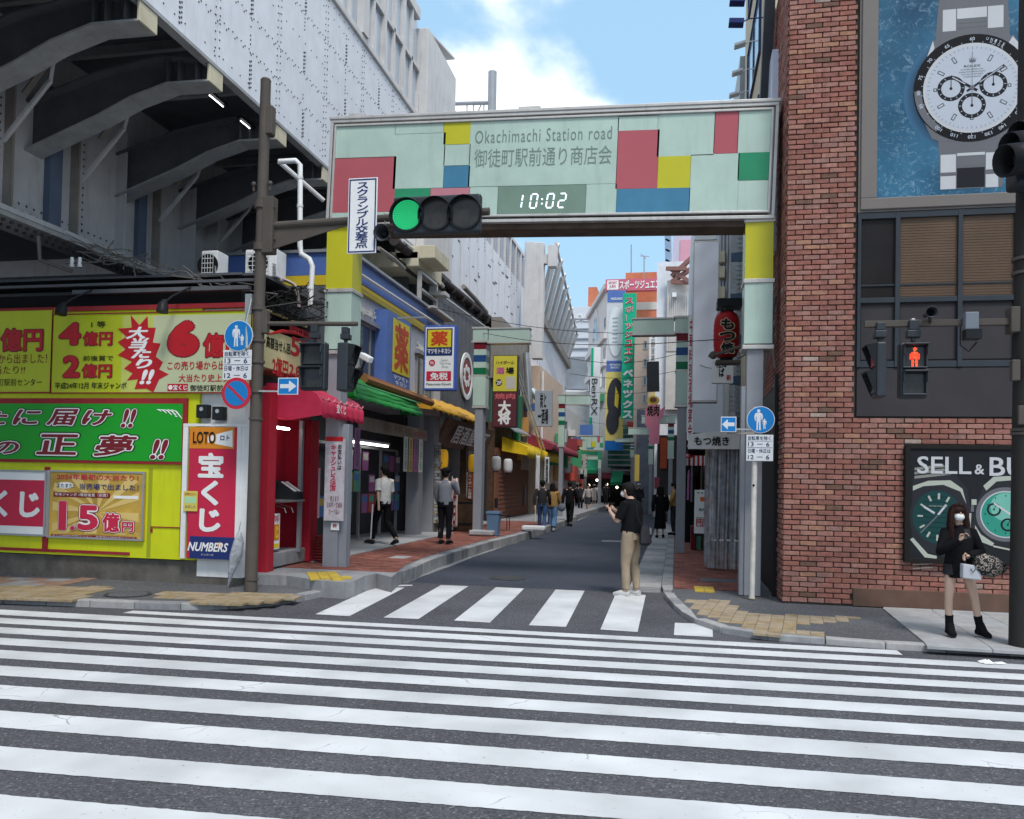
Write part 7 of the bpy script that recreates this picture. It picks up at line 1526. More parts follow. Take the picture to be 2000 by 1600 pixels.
mb = MB(); mb.tube([(-5.95, PYL, 3.3), (-5.9, PYL-.15, 3.5), (-5.93, PYL-.12, 3.9), (-5.88, PYL-.1, 4.2)], .018, 6); mb.box(-6.0, -5.9, PYL-.05, PYL+.03, 4.0, 4.28); part('cable_box', mb, m_chrome, pl)
def vsign(): 
    b = Board.px('y', PYL-.12, 681, 349, 734, 494); t = thing('crossing_name_sign', 'white vertical plate with blue border reading スクランブル交差点 on the signal arm', 'road sign', b.pt(.5, .5)); part('plate', b.bx(0, 0, 1, 1, -.02, 0), m_wt, t, bev=.006)
    mb = MB(); q = Board(b.pt(.035, .985), b.u, b.w*.93, b.h*.97, 'y', b.val); q.frame(mb, .018, 0, .003); part('border', mb, m_navy, t); b.text(vert('スクランブル交差点'), .28, .06, .72, .93, m_navy, t, bold=.02, lift=.005, ls=.9)
    mb = MB(); mb.box(b.pt(.5, 0).x-.03, b.pt(.5, 0).x+.03, PYL-.1, PYL, zA-.08, zA+.08); part('clamp', mb, m_chrome, t)
vsign()
def signal3(b, label, lit, vis=True, mir=1):
    t = thing('traffic_signal', label, 'traffic signal', b.pt(.5, 1)); part('housing', b.bx(0, 0, 1, 1, -.14, 0), m_sigbox, t, bev=.03); r_ = b.h*.40
    for k in range(3):
        fx = .17+.33*k; mb = MB(); b.disc(mb, fx, .5, r_, .001, .02, 28); l = part('lens', mb, (m_greend if lit == k else m_lensd), t)
        mb = MB(); b.disc(mb, fx, .5, r_*1.12, 0, .03, 28, ri=r_); part('lens_ring', mb, m_blackp, t)
        if lit == k:
            mb = MB()
            for j in range(1, 9):
                for i in range(j*6):
                    a = 2*math.pi*i/(j*6); c = b.pt(fx, .5, .024)+b.u*(r_*.92*j/8*math.cos(a))+b.v*(r_*.92*j/8*math.sin(a)); mb.obox(c, b.u, b.v, b.n, .0048, .0048, .003)
            part('led_dots', mb, m_green, t, kind='stuff')
        mb = MB()
        n = 16; vs = []; ro = r_*1.14
        for i in range(n+1):
            a = rad(-25+230*i/n); L_ = .12*(.55+.45*math.sin(max(0, min(math.pi, rad(230*i/n-25)))))
            p = b.pt(fx, .5)+b.u*(ro*math.cos(a))+b.v*(ro*math.sin(a)); vs += [p, p+b.n*L_-V((0, 0, .03))]
        mb.add(vs, [(2*i, 2*i+2, 2*i+3, 2*i+1) for i in range(n)]); part('visor', mb, m_blackp, t, smooth=True, solid=.006)
    return t
b = Board.px('y', PYL-.18, 768, 385, 937, 452); signal3(b, 'horizontal three light signal with its left lamp lit green in front of the gate', 0)
t = thing('horn_speaker', 'small grey horn loudspeaker under the signal arm beside the vertical name plate', 'loudspeaker', at(750, 457, 'y', PYL-.1)); c = at(750, 457, 'y', PYL-.1)
def horn(c, r_, t):
    mb = MB(); mb.sweep([c+V((0, -.1, -.01)), c+V((0, -.04, 0)), c+V((0, .04, 0)), c+V((0, .16, 0))], [r_, r_*.72, r_*.4, r_*.35], 20, cap=False); part('bell', mb, m_sigbox, t, smooth=True, solid=.006); mb = MB(); mb.ball(c+V((0, .03, 0)), r_*.4, 10, 8); part('driver', mb, m_blackp, t, smooth=True)
horn(c, .115, t); mb = MB(); mb.tube([c+V((0, .05, .05)), (c.x-.03, PYL, zA+.1)], .012, 6); part('hook', mb, m_chrome, t)
def ped_signal(b, label, lit=-1, ym=None):
    t = thing('pedestrian_signal', label, 'pedestrian signal', b.pt(.5, 1)); part('housing', b.bx(0, 0, 1, 1, -.14, 0), m_sigbox, t, bev=.03)
    for k in range(2):
        y0, y1 = .045+.475*k, .475+.475*k; part('lens', b.bx(.13, y0+.04, .87, y1-.03, .0, .01), m_lensd, t, bev=.01)
        mb = MB(); q = Board(b.pt(.07, y1), b.u, b.w*.86, (y1-y0)*b.h, b.ax, b.val); q.frame(mb, .018, 0, .05); q.box(mb, 0, 0, 1, .06, .05, .12); q.box(mb, 0, .06, .06, .45, .05, .09); q.box(mb, .94, .06, 1, .45, .05, .09); part('hood', mb, m_sigbox, t, bev=.008)
        if lit == k:
            mb = MB(); q2 = q
            b.disc(mb, .5, y0+.085, b.w*.055, .012, .018, 12); 
            for (fx, fy, fw, fh) in ((.5, .20, .22, .11), (.43, .335, .075, .12), (.57, .335, .075, .12), (.355, .22, .05, .10), (.645, .22, .05, .10)): b.box(mb, fx-fw/2, y0+fy-fh/2-.0, fx+fw/2, y0+fy+fh/2, .012, .018)
            part('standing_figure', mb, m_ledr, t); mb = MB()
            for i in range(9):
                for j in range(22):
                    if random.random() < .4 and 2 < i < 7: b.box(mb, .36+i*.035-.006, y0+.07+j*.015-.003, .36+i*.035+.006, y0+.07+j*.015+.003, .018, .02)
            part('led_dots', mb, mat('led_yellow', (1, .32, .08), emit=1.2, var=0), t, kind='stuff')
    mb = MB(); c = b.pt(.5, 0); mb.box(c.x-.02, c.x+.02, b.val+.02, b.val+.08, c.z, c.z+.06); mb.box(c.x-.07, c.x+.07, b.val-.0, b.val+.1, c.z+.05, c.z+.13); mb.box(c.x-.05, c.x+.05, b.val+.0, b.val+.1, c.z+.13, c.z+.24); part('hanger', mb, m_sigbox, t, bev=.01)
    return t
ped_signal(Board.px('y', PYL-.08, 587, 668, 634, 762), 'unlit pedestrian signal seen from the front on the left lower arm')
def side_signal(cx, cy, x0, x1, z0, z1, label, sgn, m_in=None):
    t = thing('pedestrian_signal', label, 'pedestrian signal', ((x0+x1)/2, cy, z0)); mb = MB(); mb.box(x0, x1, cy-.02, cy+.24, z0, z1); part('housing', mb, m_sigbox, t, bev=.02); h = z1-z0
    xf = x1 if sgn > 0 else x0
    for k in range(2):
        za_, zc = z0+h*(.04+.48*k), z0+h*(.48+.48*k); mb = MB()
        mb.prism([(xf, cy-.015, zc), (xf+sgn*.10, cy-.015, zc-.02), (xf+sgn*.03, cy-.015, za_+.06), (xf, cy-.015, za_)], (0, .012, 0)); mb.prism([(xf, cy+.22, zc), (xf+sgn*.10, cy+.22, zc-.02), (xf+sgn*.03, cy+.22, za_+.06), (xf, cy+.22, za_)], (0, .012, 0)); mb.prism([(xf, cy-.015, zc), (xf+sgn*.11, cy-.015, zc-.02), (xf+sgn*.11, cy+.23, zc-.02), (xf, cy+.23, zc)], (0, 0, .012)); part('hood', mb, m_blackp, t)
        mb = MB(); mb.box(min(xf, xf+sgn*.012), max(xf, xf+sgn*.012), cy+.01, cy+.2, za_+.03, zc-.03); part('lens', mb, (m_in if k == 1 and m_in else m_lensd), t)
    c = (x0+x1)/2; mb = MB(); mb.box(c-.02, c+.02, cy+.06, cy+.12, z1, z1+.06); mb.box(c-.06, c+.06, cy+.02, cy+.16, z1+.05, z1+.13); mb.box(c-.045, c+.045, cy+.02, cy+.14, z1+.13, z1+.22); part('hanger', mb, m_sigbox, t, bev=.01)
a, c = at(660, 764, 'y', PYL-.05), at(684, 670, 'y', PYL-.05); side_signal(0, PYL-.1, a.x, c.x, a.z, c.z, 'unlit pedestrian signal turned sideways at the end of the left lower arm', 1)
t = thing('security_camera', 'small white security camera behind the left sideways pedestrian signal', 'camera', at(715, 700, 'y', 12.3)); p = at(715, 700, 'y', 12.3); mb = MB(); mb.bar(p+V((-.1, .05, .06)), p+V((.1, -.05, -.04)), .11, .1); part('body', mb, m_white, t, bev=.02); mb = MB(); mb.tube([p, p+V((-.12, .1, -.18)), p+V((-.22, .2, -.2))], .02, 6); mb.ball(p+V((-.15, .1, -.2)), .07, 8, 6); part('mount', mb, m_blackp, t)
m_sblue = mat('road_sign_blue', (.01, .17, .46), rough=.35, var=.03); m_sred = mat('road_sign_red', (.48, .02, .04), rough=.35, var=.03); m_swhite = mat('road_sign_white', (.62, .63, .66), rough=.4, var=.04, dirt=.1)
def figure(mb, b, cx, cy, h, d0=.006, d1=.009):
    """standing figure print: cx, cy fractions of its feet"""
    W, Hh = 1/b.w, 1/b.h
    b.disc(mb, cx, cy-h*.92*Hh, h*.075, d0, d1, 14)
    b.poly(mb, [(cx+x*h*W, cy-y*h*Hh) for x, y in ((-.07, .84), (.07, .84), (.17, .78), (.20, .62), (.16, .44), (.12, .44), (.13, .6), (.10, .68), (.09, .44), (.10, .03), (.13, 0), (.03, 0), (.02, .38), (-.02, .38), (-.03, 0), (-.13, 0), (-.09, .03), (-.09, .44), (-.10, .68), (-.13, .6), (-.12, .44), (-.16, .44), (-.20, .62), (-.17, .78))], d0, d1)
def round_ped(cx, cy, rpx, y, label, px_pm):
    b = Board.px('y', y, cx-rpx, cy-rpx, cx+rpx, cy+rpx); t = thing('road_sign', label, 'road sign', b.pt(.5, 1)); r_ = b.w/2
    mb = MB(); b.disc(mb, .5, .5, r_, -.012, 0, 40); part('plate', mb, m_swhite, t); mb = MB(); b.disc(mb, .5, .5, r_*.955, 0, .003, 40); part('blue_field', mb, m_sblue, t)
    mb = MB(); figure(mb, b, .42, .88, b.h*.76, .003, .005); figure(mb, b, .63, .84, b.h*.38, .003, .005); mb.bar(b.pt(.50, .47, .004), b.pt(.58, .62, .004), .012, .002, up=b.n); part('figures', mb, m_swhite, t); return b, t
def hours(x0, y0, x1, y1, y, label):
    b = Board.px('y', y, x0, y0, x1, y1); t = thing('road_sign', label, 'road sign', b.pt(.5, 1)); part('plate', b.bx(0, 0, 1, 1, -.012, 0), m_swhite, t, bev=.004)
    for s_, a0, a1, c in (('自転車を除く', .05, .21, .9), ('13 － 6', .28, .45, .86), ('日曜・休日は', .53, .70, .9), ('12 － 6', .77, .94, .86)): b.text(s_, .06, a0, c, a1, P('sign_ink', (.03, .05, .10)), t, bold=.02, lift=.003)
    mb = MB(); b.box(mb, .03, .485, .97, .50, 0, .002); b.box(mb, .03, .24, .97, .25, 0, .002); part('rule', mb, m_navy, t); return b, t
b, t = round_ped(466, 656, 27, PYL-.14, 'round blue adult and child sign on the left pole above the hours plate', 150); mb = MB(); mb.bar(b.pt(.9, .5, -.02), (-5.82, PYL, b.pt(.5, .5).z), .03, .02); part('clamp', mb, m_chrome, t)
b, t = hours(436, 684, 490, 742, PYL-.13, 'white plate with blue hours lettering on the left pole above the no parking sign'); mb = MB(); mb.bar(b.pt(.9, .5, -.02), (-5.82, PYL, b.pt(.5, .5).z), .03, .02); part('clamp', mb, m_chrome, t)
b = Board.px('y', PYL-.14, 434, 741, 489, 796); t = thing('road_sign', 'round no parking sign, blue with red ring and slash, on the left pole', 'road sign', b.pt(.5, 1)); mb = MB(); b.disc(mb, .5, .5, b.w/2, -.012, 0, 40); part('plate', mb, m_sred, t); mb = MB(); b.disc(mb, .5, .5, b.w*.395, 0, .003, 40); part('blue_field', mb, m_sblue, t)
mb = MB(); mb.bar(b.pt(.22, .22, .005), b.pt(.78, .78, .005), .035, .003, up=b.n); part('slash', mb, m_sred, t); mb = MB(); mb.bar(b.pt(.9, .5, -.02), (-5.82, PYL, b.pt(.5, .5).z), .03, .02); part('clamp', mb, m_chrome, t)
def arrow(b, label, sgn, clamp_to):
    t = thing('road_sign', label, 'road sign', b.pt(.5, 1)); part('plate', b.bx(0, 0, 1, 1, -.01, 0), m_swhite, t, bev=.003); part('blue_field', b.bx(.05, .05, .95, .95, 0, .002), m_sblue, t)
    pts = [(.12, .38), (.55, .38), (.55, .16), (.92, .5), (.55, .84), (.55, .62), (.12, .62)]; pts = [(x if sgn > 0 else 1-x, y) for x, y in pts]; part('arrow', b.poly(MB(), pts, .002, .004), m_swhite, t)
    mb = MB(); mb.bar(b.pt(.5, .8, -.02), clamp_to, .03, .02); part('clamp', mb, m_chrome, t)
b = Board.px('y', PYL-.2, 543, 738, 582, 771); arrow(b, 'blue one way sign with white arrow pointing right in front of the red awning', 1, (-5.78, PYL-.05, b.pt(.5, .8).z+.02))
# white sign post on the right
wpz = thing('sign_post', 'thin white scuffed steel sign post on the right pavement before the gate column', 'pole', (1.12, 12.3, .09)); p0, p1 = at(1467, 1160, 'y', 12.3), at(1475, 795, 'y', 12.3); xw = (p0.x+p1.x)/2
mb = MB(); mb.cone((xw, 12.3, .085), (xw+.02, 12.3, p1.z), .04, n=16); part('shaft', mb, mat('scuffed_white', (.60, .58, .54), rough=.5, var=.2, sc_=7, dirt=.75), wpz, smooth=True)
mb = MB(); mb.ball((xw, 12.26, 1.72), .018, 8, 6); part('hole', mb, m_dark, wpz); mb = MB(); mb.cone((xw, 12.3, .085), (xw, 12.3, .11), .046, n=16); part('rusty_foot', mb, m_cream, wpz)
round_ped(1486, 820, 27, 12.22, 'round blue adult and child sign on the white post at the right', 1); hours(1458, 849, 1510, 901, 12.23, 'white plate with blue hours lettering on the white post at the right')
b = Board.px('y', 12.15, 1408, 814, 1438, 844); arrow(b, 'blue one way sign with white arrow pointing left above the grill shop canopy', -1, (xw, 12.26, b.pt(.5, .8).z))
mb = MB(); a = at(1420, 846, 'y', 12.25); c = at(1475, 850, 'y', 12.25); mb.bar(a, (xw, 12.25, a.z), .05, .03); part('cross_bracket', mb, m_brownst, wpz)
# right pole
rp = thing('signal_pole', 'thick dark steel pole at the right picture edge carrying the pedestrian lights', 'pole', (3.65, 9.52, .09)); mb = MB(); xr = at(1972, 1255, 'y', 9.52).x+.15
mb.cone((xr, 9.52, .08), (xr+.02, 9.52, 9.0), .155, .095, 24); part('shaft', mb, mat('dark_pole', (.035, .033, .032), rough=.5, dirt=.2), rp, smooth=True)
zR = at(1850, 631, 'y', 9.5).z; mb = MB(); mb.bar((at(1688, 633, 'y', 9.5).x, 9.5, zR), (xr, 9.5, zR+.0), .06, .07); part('lower_arm', mb, m_brownpole, rp, bev=.005)
mb = MB(); mb.box(xr-.19, xr-.1, 9.42, 9.6, zR-.12, zR+.15); mb.box(xr-.2, xr-.12, 9.36, 9.44, 2.86, 3.08); mb.box(xr-.14, xr-.06, 9.35, 9.4, 2.4, 2.6); part('box', mb, m_brownpole, rp, bev=.01)
mb = MB()
for z_ in (2.3, 2.34, 4.0, 4.15): mb.cone((xr, 9.52, z_), (xr, 9.52, z_+.03), .15, n=20)
part('collar', mb, m_brownpole, rp)
mb = MB(); mb.box(at(1779, 640, 'y', 9.5).x, at(1781, 640, 'y', 9.5).x+.02, 9.46, 9.54, zR-.05, zR+.05); part('white_strap', mb, m_white, rp)
ped_signal(Board.px('y', 9.42, 1758, 668, 1813, 778), 'pedestrian signal with red standing figure lit on the right arm', 0)
a, c = at(1710, 776, 'y', 9.42), at(1731, 668, 'y', 9.42); side_signal(0, 9.4, a.x, c.x, a.z, c.z, 'grey pedestrian signal turned sideways with faint red lens on the right arm', -1, P('faint_red_lens', (.32, .07, .08)))
t = thing('horn_speaker', 'tiny black horn loudspeaker above the lit red pedestrian signal', 'loudspeaker', at(1815, 611, 'y', 9.4)); horn(at(1815, 611, 'y', 9.4), .06, t); mb = MB(); p = at(1815, 611, 'y', 9.5); mb.box(p.x-.01, p.x+.01, 9.45, 9.5, zR, p.z); part('stem', mb, m_blackp, t)
t = thing('detector_box', 'grey vehicle detector box clamped on the right arm near the pole', 'detector', at(1896, 640, 'y', 9.4)); a, c = at(1883, 645, 'y', 9.4), at(1910, 610, 'y', 9.4); mb = MB(); mb.box(a.x, c.x, 9.36, 9.46, a.z, c.z); part('case', mb, mat('detector_grey', (.16, .18, .21), rough=.5), t, bev=.01); mb = MB(); mb.box(a.x+.0, c.x+.02, 9.33, 9.47, a.z-.1, a.z-.0); part('lens_box', mb, m_blackp, t)
mb = MB(); mb.tube([(a.x-.02, 9.45, zR-.05), (a.x-.02, 9.45, a.z-.15), (a.x+.06, 9.45, a.z-.22), (a.x+.14, 9.45, a.z-.12)], .008, 5); part('cable', mb, m_blackp, t)
# vehicle signal near the right edge, seen from its side
t = thing('traffic_signal', 'big dark hooded vehicle signal cut by the right edge in front of the watch billboard', 'traffic signal', at(1970, 300, 'y', 9.0)); A = lambda x, y, d=8.9: at(x, y, 'y', d)
for k, (x, y) in enumerate(((1958, 326), (1968, 302), (1984, 280))):
    c = A(x+26, y-18, 8.9+k*.12); mb = MB(); mb.sweep([c+V((-.13, -.06, -.05)), c+V((.1, .02, 0)), c+V((.4, .12, .05))], [.155, .15, .15], 20, cap=False); part('hood', mb, m_blackp, t, smooth=True, solid=.01); mb = MB(); mb.ball(c+V((.1, .02, 0)), .12, 12, 8); part('lens', mb, m_lensd, t, smooth=True)
mb = MB(); a = A(2000, 346); c = A(2070, 238); mb.box(a.x, c.x, 9.1, 9.4, a.z, c.z); part('housing', mb, m_sigbox, t, bev=.04)
mb = MB(); mb.tube([(c.x-.3, 9.25, c.z-.1), (xr, 9.5, c.z-.05)], .04, 8); part('arm', mb, m_brownpole, t)
t = thing('crumpled_litter', 'crumpled white scrap lying on the road by the kerb near the right pole', 'litter', at(1935, 1296, 'z', .01)); mb = MB(); rnd = random.Random(4); p = at(1935, 1296, 'z', .01)
for k in range(4): q = p+V((rnd.uniform(-.1, .1), rnd.uniform(-.04, .04), 0)); mb.add([q, q+V((.09, rnd.uniform(-.03, .05), .01)), q+V((.05, .04, rnd.uniform(.015, .04))), q+V((-.02, .05, .01))], [(0, 1, 2), (0, 2, 3), (1, 2, 3)])
part('scrap', mb, m_wt, t)

# ---------------------------------------------------------------- people
m_skin = mat('skin', (.52, .33, .25), rough=.55, var=.06); m_skin2 = mat('skin_pale', (.56, .38, .29), rough=.55, var=.06)
m_hairb = mat('hair_black', (.012, .011, .011), rough=.7); m_hairbr = mat('hair_brown', (.028, .013, .011), rough=.5, var=.3, sc_=30)
def cloth(name, c, **k): k.setdefault('rough', .85); k.setdefault('var', .18); k.setdefault('sc_', 7); k.setdefault('spec', .1); k.setdefault('bump', .7); k.setdefault('bs', 22); return mat(name, c, **k)
c_black = cloth('cloth_black', (.008, .008, .010)); c_charc = cloth('cloth_charcoal', (.03, .03, .035)); c_beige = cloth('cloth_beige', (.36, .28, .20), bump=.6, bs=9); c_denim = cloth('cloth_denim', (.05, .10, .22)); c_white = cloth('cloth_white', (.50, .50, .49)); c_must = cloth('cloth_mustard', (.34, .20, .07))
c_grey = cloth('cloth_grey', (.16, .17, .20)); c_navy = cloth('cloth_navy', (.02, .03, .07)); c_dress = cloth('cloth_greybeige', (.36, .31, .30))
DEF = dict(hipl=(-.09, 0, .92), hipr=(.09, 0, .92), kl=(-.10, .02, .50), kr=(.10, .02, .50), al=(-.10, -.01, .09), ar=(.10, -.01, .09), tl=(-.11, .13, .035), tr=(.11, .13, .035),
           shl=(-.18, 0, 1.40), shr=(.18, 0, 1.40), el=(-.24, -.02, 1.12), er=(.24, -.02, 1.12), wl=(-.25, .06, .88), wr=(.25, .06, .88), neck=(0, 0, 1.46), head=(0, .015, 1.60), chest=(0, 0, 1.30), waist=(0, 0, 1.08), pel=(0, 0, .95))
def walk(st=1., arms=1.):
    return dict(kl=(-.09, .14*st, .50), al=(-.09, .20*st, .10), tl=(-.10, .34*st, .05), kr=(.09, -.02*st, .50), ar=(.09, -.26*st, .15), tr=(.10, -.16*st, .04), el=(-.25, -.10*arms, 1.13), wl=(-.25, -.12*arms, .90), er=(.25, .05*arms, 1.13), wr=(.25, .20*arms, .93))
def person(label, loc, rz, H, top, bottom, hair, shoes, pose=None, sleeve='long', skin=None, build=1., bot='trousers', blen=.45, hlen=0, mask=None, fingers=False, tlen=.90, top_r=(.165, .115), group=None, socks=None, hat=None, beanw=1., collar=None):
    J = dict(DEF); J.update(pose or {}); s = H/1.72; J = {k: V(v) for k, v in J.items()}; skin = skin or m_skin
    t = thing('person', label, 'person', loc, group, rz); t.scale = (s, s, s)
    def pt(name, mb, m, **k): return part(name, mb, m, t, local=True, **k)
    # body as one skinned surface
    bm = bmesh.new(); sl = bm.verts.layers.skin.verify(); vs = {}
    def vtx(n, p, r):
        v = bm.verts.new(p); r = r if isinstance(r, tuple) else (r, r); v[sl].radius = r; vs[n] = v; return v
    root = vtx('pel', J['pel'], (.12*build, .09)); root[sl].use_root = True
    for n, p, r, par in (('waist', J['waist'], (.105*build, .085), 'pel'), ('chest', J['chest'], (.125*build, .095), 'waist'), ('neckb', J['neck'], .058, 'chest'), ('neck', J['neck'].lerp(J['head'], .45), .052, 'neckb'),
                         ('jaw', J['head']+V((0, .015, -.035)), .068, 'neck'), ('head', J['head']+V((0, 0, .045)), .085, 'jaw'), ('crown', J['head']+V((0, -.005, .095)), .06, 'head')):
        v = vtx(n, p, r); bm.edges.new((vs[par], v))
    for S_ in 'lr':
        K = 'h'+'ip'+S_; v = vtx('hip'+S_, J[K], .085*build); bm.edges.new((vs['pel'], v)); v = vtx('th'+S_, J[K].lerp(J['k'+S_], .45), .072*build); bm.edges.new((vs['hip'+S_], v)); v = vtx('k'+S_, J['k'+S_], .052); bm.edges.new((vs['th'+S_], v))
        v = vtx('cf'+S_, J['k'+S_].lerp(J['a'+S_], .32)+V((0, -.012, 0)), .053); bm.edges.new((vs['k'+S_], v)); v = vtx('a'+S_, J['a'+S_], .034); bm.edges.new((vs['cf'+S_], v)); v = vtx('t'+S_, J['t'+S_], .03); bm.edges.new((vs['a'+S_], v))
        v = vtx('sh'+S_, J['sh'+S_], .055); bm.edges.new((vs['chest'], v)); v = vtx('e'+S_, J['e'+S_], .038); bm.edges.new((vs['sh'+S_], v)); v = vtx('fa'+S_, J['e'+S_].lerp(J['w'+S_], .35), .037); bm.edges.new((vs['e'+S_], v)); v = vtx('w'+S_, J['w'+S_], .025); bm.edges.new((vs['fa'+S_], v))
        d = (J['w'+S_]-J['e'+S_]).normalized(); hd = J.get('h'+S_) or (J['w'+S_]+d*.08); v = vtx('hd'+S_, hd, (.034, .02)); bm.edges.new((vs['w'+S_], v))
        if not fingers: v = vtx('fg'+S_, hd+(hd-J['w'+S_]).normalized()*.07, (.028, .014)); bm.edges.new((vs['hd'+S_], v))
    me = bpy.data.meshes.new('body'); bm.to_mesh(me); bm.free(); me.materials.append(skin)
    o = bpy.data.objects.new('body', me); col.objects.link(o); o.parent = t; sk = o.modifiers.new('skin', 'SKIN'); sk.use_smooth_shade = True; md = o.modifiers.new('sub', 'SUBSURF'); md.levels = 1; md.render_levels = 2 if fingers else 1
    if fingers:
        for S_, sg in (('l', -1), ('r', 1)):
            d = ((J.get('h'+S_) or J['w'+S_]+(J['w'+S_]-J['e'+S_]).normalized()*.08)-J['w'+S_]).normalized(); hd = J['w'+S_]+d*.07; a = d.cross(V((0, 1, 0))).normalized() if abs(d.y) < .8 else d.cross(V((1, 0, 0))).normalized(); cu = a.cross(d).normalized()
            if cu.y > 0 and False: cu = -cu
            mb = MB()
            for i in range(4):
                b0 = hd+a*((i-1.5)*.019); L_ = (.065, .074, .07, .055)[i]; mb.sweep([b0, b0+d*L_*.45+cu*.006, b0+d*L_*.75+cu*.024, b0+d*L_*.8+cu*.045], [.0095, .009, .0085, .006], 7)
            b0 = J['w'+S_]+d*.03+a*(-.028*sg); mb.sweep([b0, b0-a*(.022*sg)+d*.03+cu*.01, b0-a*(.012*sg)+d*.06+cu*.026], [.011, .010, .007], 7); pt('fingers', mb, skin, smooth=True)
    h = J['head']
    # face
    mb = MB(); mb.sweep([h+V((0, .085, .045)), h+V((0, .088 if mask else .105, .012)), h+V((0, .085, .002))], [.008, .008 if mask else .014, .008], 8); 
    for sg in (-1, 1): mb.ball(h+V((.082*sg, .0, .02)), (.014, .022, .032), 8, 6)
    pt('nose_and_ears', mb, skin, smooth=True)
    mb = MB()
    for sg in (-1, 1): mb.ball(h+V((.032*sg, .078, .042)), (.014, .007, .007), 8, 5); mb.box(h.x+.032*sg-.018, h.x+.032*sg+.018, h.y+.078, h.y+.086, h.z+.062, h.z+.068)
    pt('eyes_and_brows', mb, m_hairb)
    if mask:
        mb = MB(); mb.ball(h+V((0, .048, -.022)), (.064, .062, .052), 14, 10); pt('face_mask', mb, mask, smooth=True)
        mb = MB(); 
        for sg in (-1, 1): mb.tube([h+V((.055*sg, .06, .0)), h+V((.08*sg, .0, .03))], .003, 4); mb.tube([h+V((.055*sg, .06, -.04)), h+V((.08*sg, .0, .0))], .003, 4)
        pt('mask_straps', mb, mask)
    else: mb = MB(); mb.ball(h+V((0, .082, -.025)), (.024, .008, .007), 8, 5); pt('mouth', mb, mat('lips', (.38, .14, .12), rough=.5))
    mb = MB(); mb.ball(h+V((0, -.022, .062)), (.097, .105, .098), 16, 10)
    if hlen > 0: mb.sweep([h+V((0, -.03, .09)), h+V((0, -.055, 0)), h+V((0, -.06, -.14)), h+V((0, -.05, -hlen))], [(.095, .08), (.11, .07), (.12, .06), (.09, .04)], 14, ref=(1, 0, 0))
    if hlen > .2:
        for sg in (-1, 1): mb.sweep([h+V((.06*sg, .03, .11)), h+V((.09*sg, .035, .03)), h+V((.10*sg, .05, -.1)), h+V((.10*sg, .07, -hlen*.9)), h+V((.09*sg, .075, -hlen*1.1))], [.03, .032, .036, .034, .012], 8)
        mb.sweep([h+V((-.06, .03, .13)), h+V((0, .05, .138)), h+V((.06, .03, .13))], [.02, .028, .02], 8)
    elif hlen == 0: mb.ball(h+V((0, -.05, .0)), (.078, .06, .07), 12, 8); mb.ball(h+V((0, .045, .105)), (.07, .045, .034), 10, 6)
    for v_i, v in enumerate(mb.v):
        q = V(v); k = noise.noise(q*38)*.007; mb.v[v_i] = (q.x+k, q.y+k, q.z+k)
    pt('hair', mb, hair, smooth=True)
    if hat is not None: mb = MB(); mb.ball(h+V((0, -.01, .09)), (.108, .115, .075), 14, 8); mb.sweep([h+V((0, 0, .075)), h+V((0, 0, .085))], [.135, .13], 16); pt('hat', mb, hat, smooth=True)
    # top
    rx, ry = top_r; mb = MB(); ne = J['neck']; ch = J['chest']; wa = J['waist']; pe = J['pel']; sx = abs(J['shr'].x-J['shl'].x)/2
    bottomp = pe+V((0, 0, tlen-.95))
    mb.sweep([bottomp, pe+V((0, 0, .03)), wa, ch, ch+V((0, 0, .085)), ne+V((0, 0, -.025)), ne+V((0, 0, .02))], [(rx*1.03, ry*1.08), (rx*1.04, ry*1.12), (rx*.96, ry*1.05), (rx*1.04, ry*1.1), (sx*.98, ry*.92), (sx*.55, ry*.72), (.068, .066)], 18, ref=(1, 0, 0))
    for S_ in 'lr':
        a, b, c = J['sh'+S_], J['e'+S_], J['w'+S_]
        if sleeve == 'long': mb.sweep([a+V((0, 0, .03))+(ch-a)*.25, a, a.lerp(b, .5), b, b.lerp(c, .5), c+(c-b).normalized()*.01], [.06, .074*beanw, .066*beanw, .058*beanw, .054*beanw, .042*beanw], 12)
        else: mb.sweep([a+V((0, 0, .03))+(ch-a)*.25, a, a.lerp(b, .45), a.lerp(b, .82)], [.06, .076, .073, .075], 12)
    for i, v in enumerate(mb.v): q = V(v); k = noise.noise(q*11+V((3, 1, 2)))*.02; mb.v[i] = (q.x+k*.6, q.y+k, q.z)
    pt('top', mb, top, smooth=True)
    if bot in ('trousers', 'shorts', 'wide'):
        mb = MB(); wd = 1.25 if bot == 'wide' else 1.0
        mb.sweep([pe+V((0, 0, .10)), pe+V((0, 0, 0)), pe+V((0, -.005, -.10))], [(.148*build, .108*build), (.158*build, .122*build), (.145*build, .12*build)], 16, ref=(1, 0, 0))
        for S_ in 'lr':
            a, b, c = J['hip'+S_], J['k'+S_], J['a'+S_]
            if bot == 'shorts': mb.sweep([a+V((0, 0, .05)), a.lerp(b, .22)], [.10, .098], 14)
            else: mb.sweep([a+V((0, 0, .06)), a.lerp(b, .3), a.lerp(b, .75), b, b.lerp(c, .25), b.lerp(c, .6), b.lerp(c, .93)], [.098*build, .094*build*wd, .076*build*wd, .07*wd, .07*wd, .062*wd*wd, .056*wd*wd], 14)
        for i, v in enumerate(mb.v): q = V(v); k = noise.noise(q*13+V((7, 1, 5)))*.026; mb.v[i] = (q.x+k*.5, q.y+k, q.z)
        pt('trousers' if bot != 'shorts' else 'shorts', mb, bottom, smooth=True)
    elif bot in ('skirt', 'dress'):
        mb = MB(); zb_ = .93-blen*.9; mid = (J['kl']+J['kr'])/2; mb.sweep([pe+V((0, 0, .12)), pe, V((mid.x*.5, mid.y*.5, (.95+zb_)/2)), V((mid.x, mid.y, zb_))], [(.14, .105), (.17, .13), (.18, .15), (.20, .17)], 18, ref=(1, 0, 0))
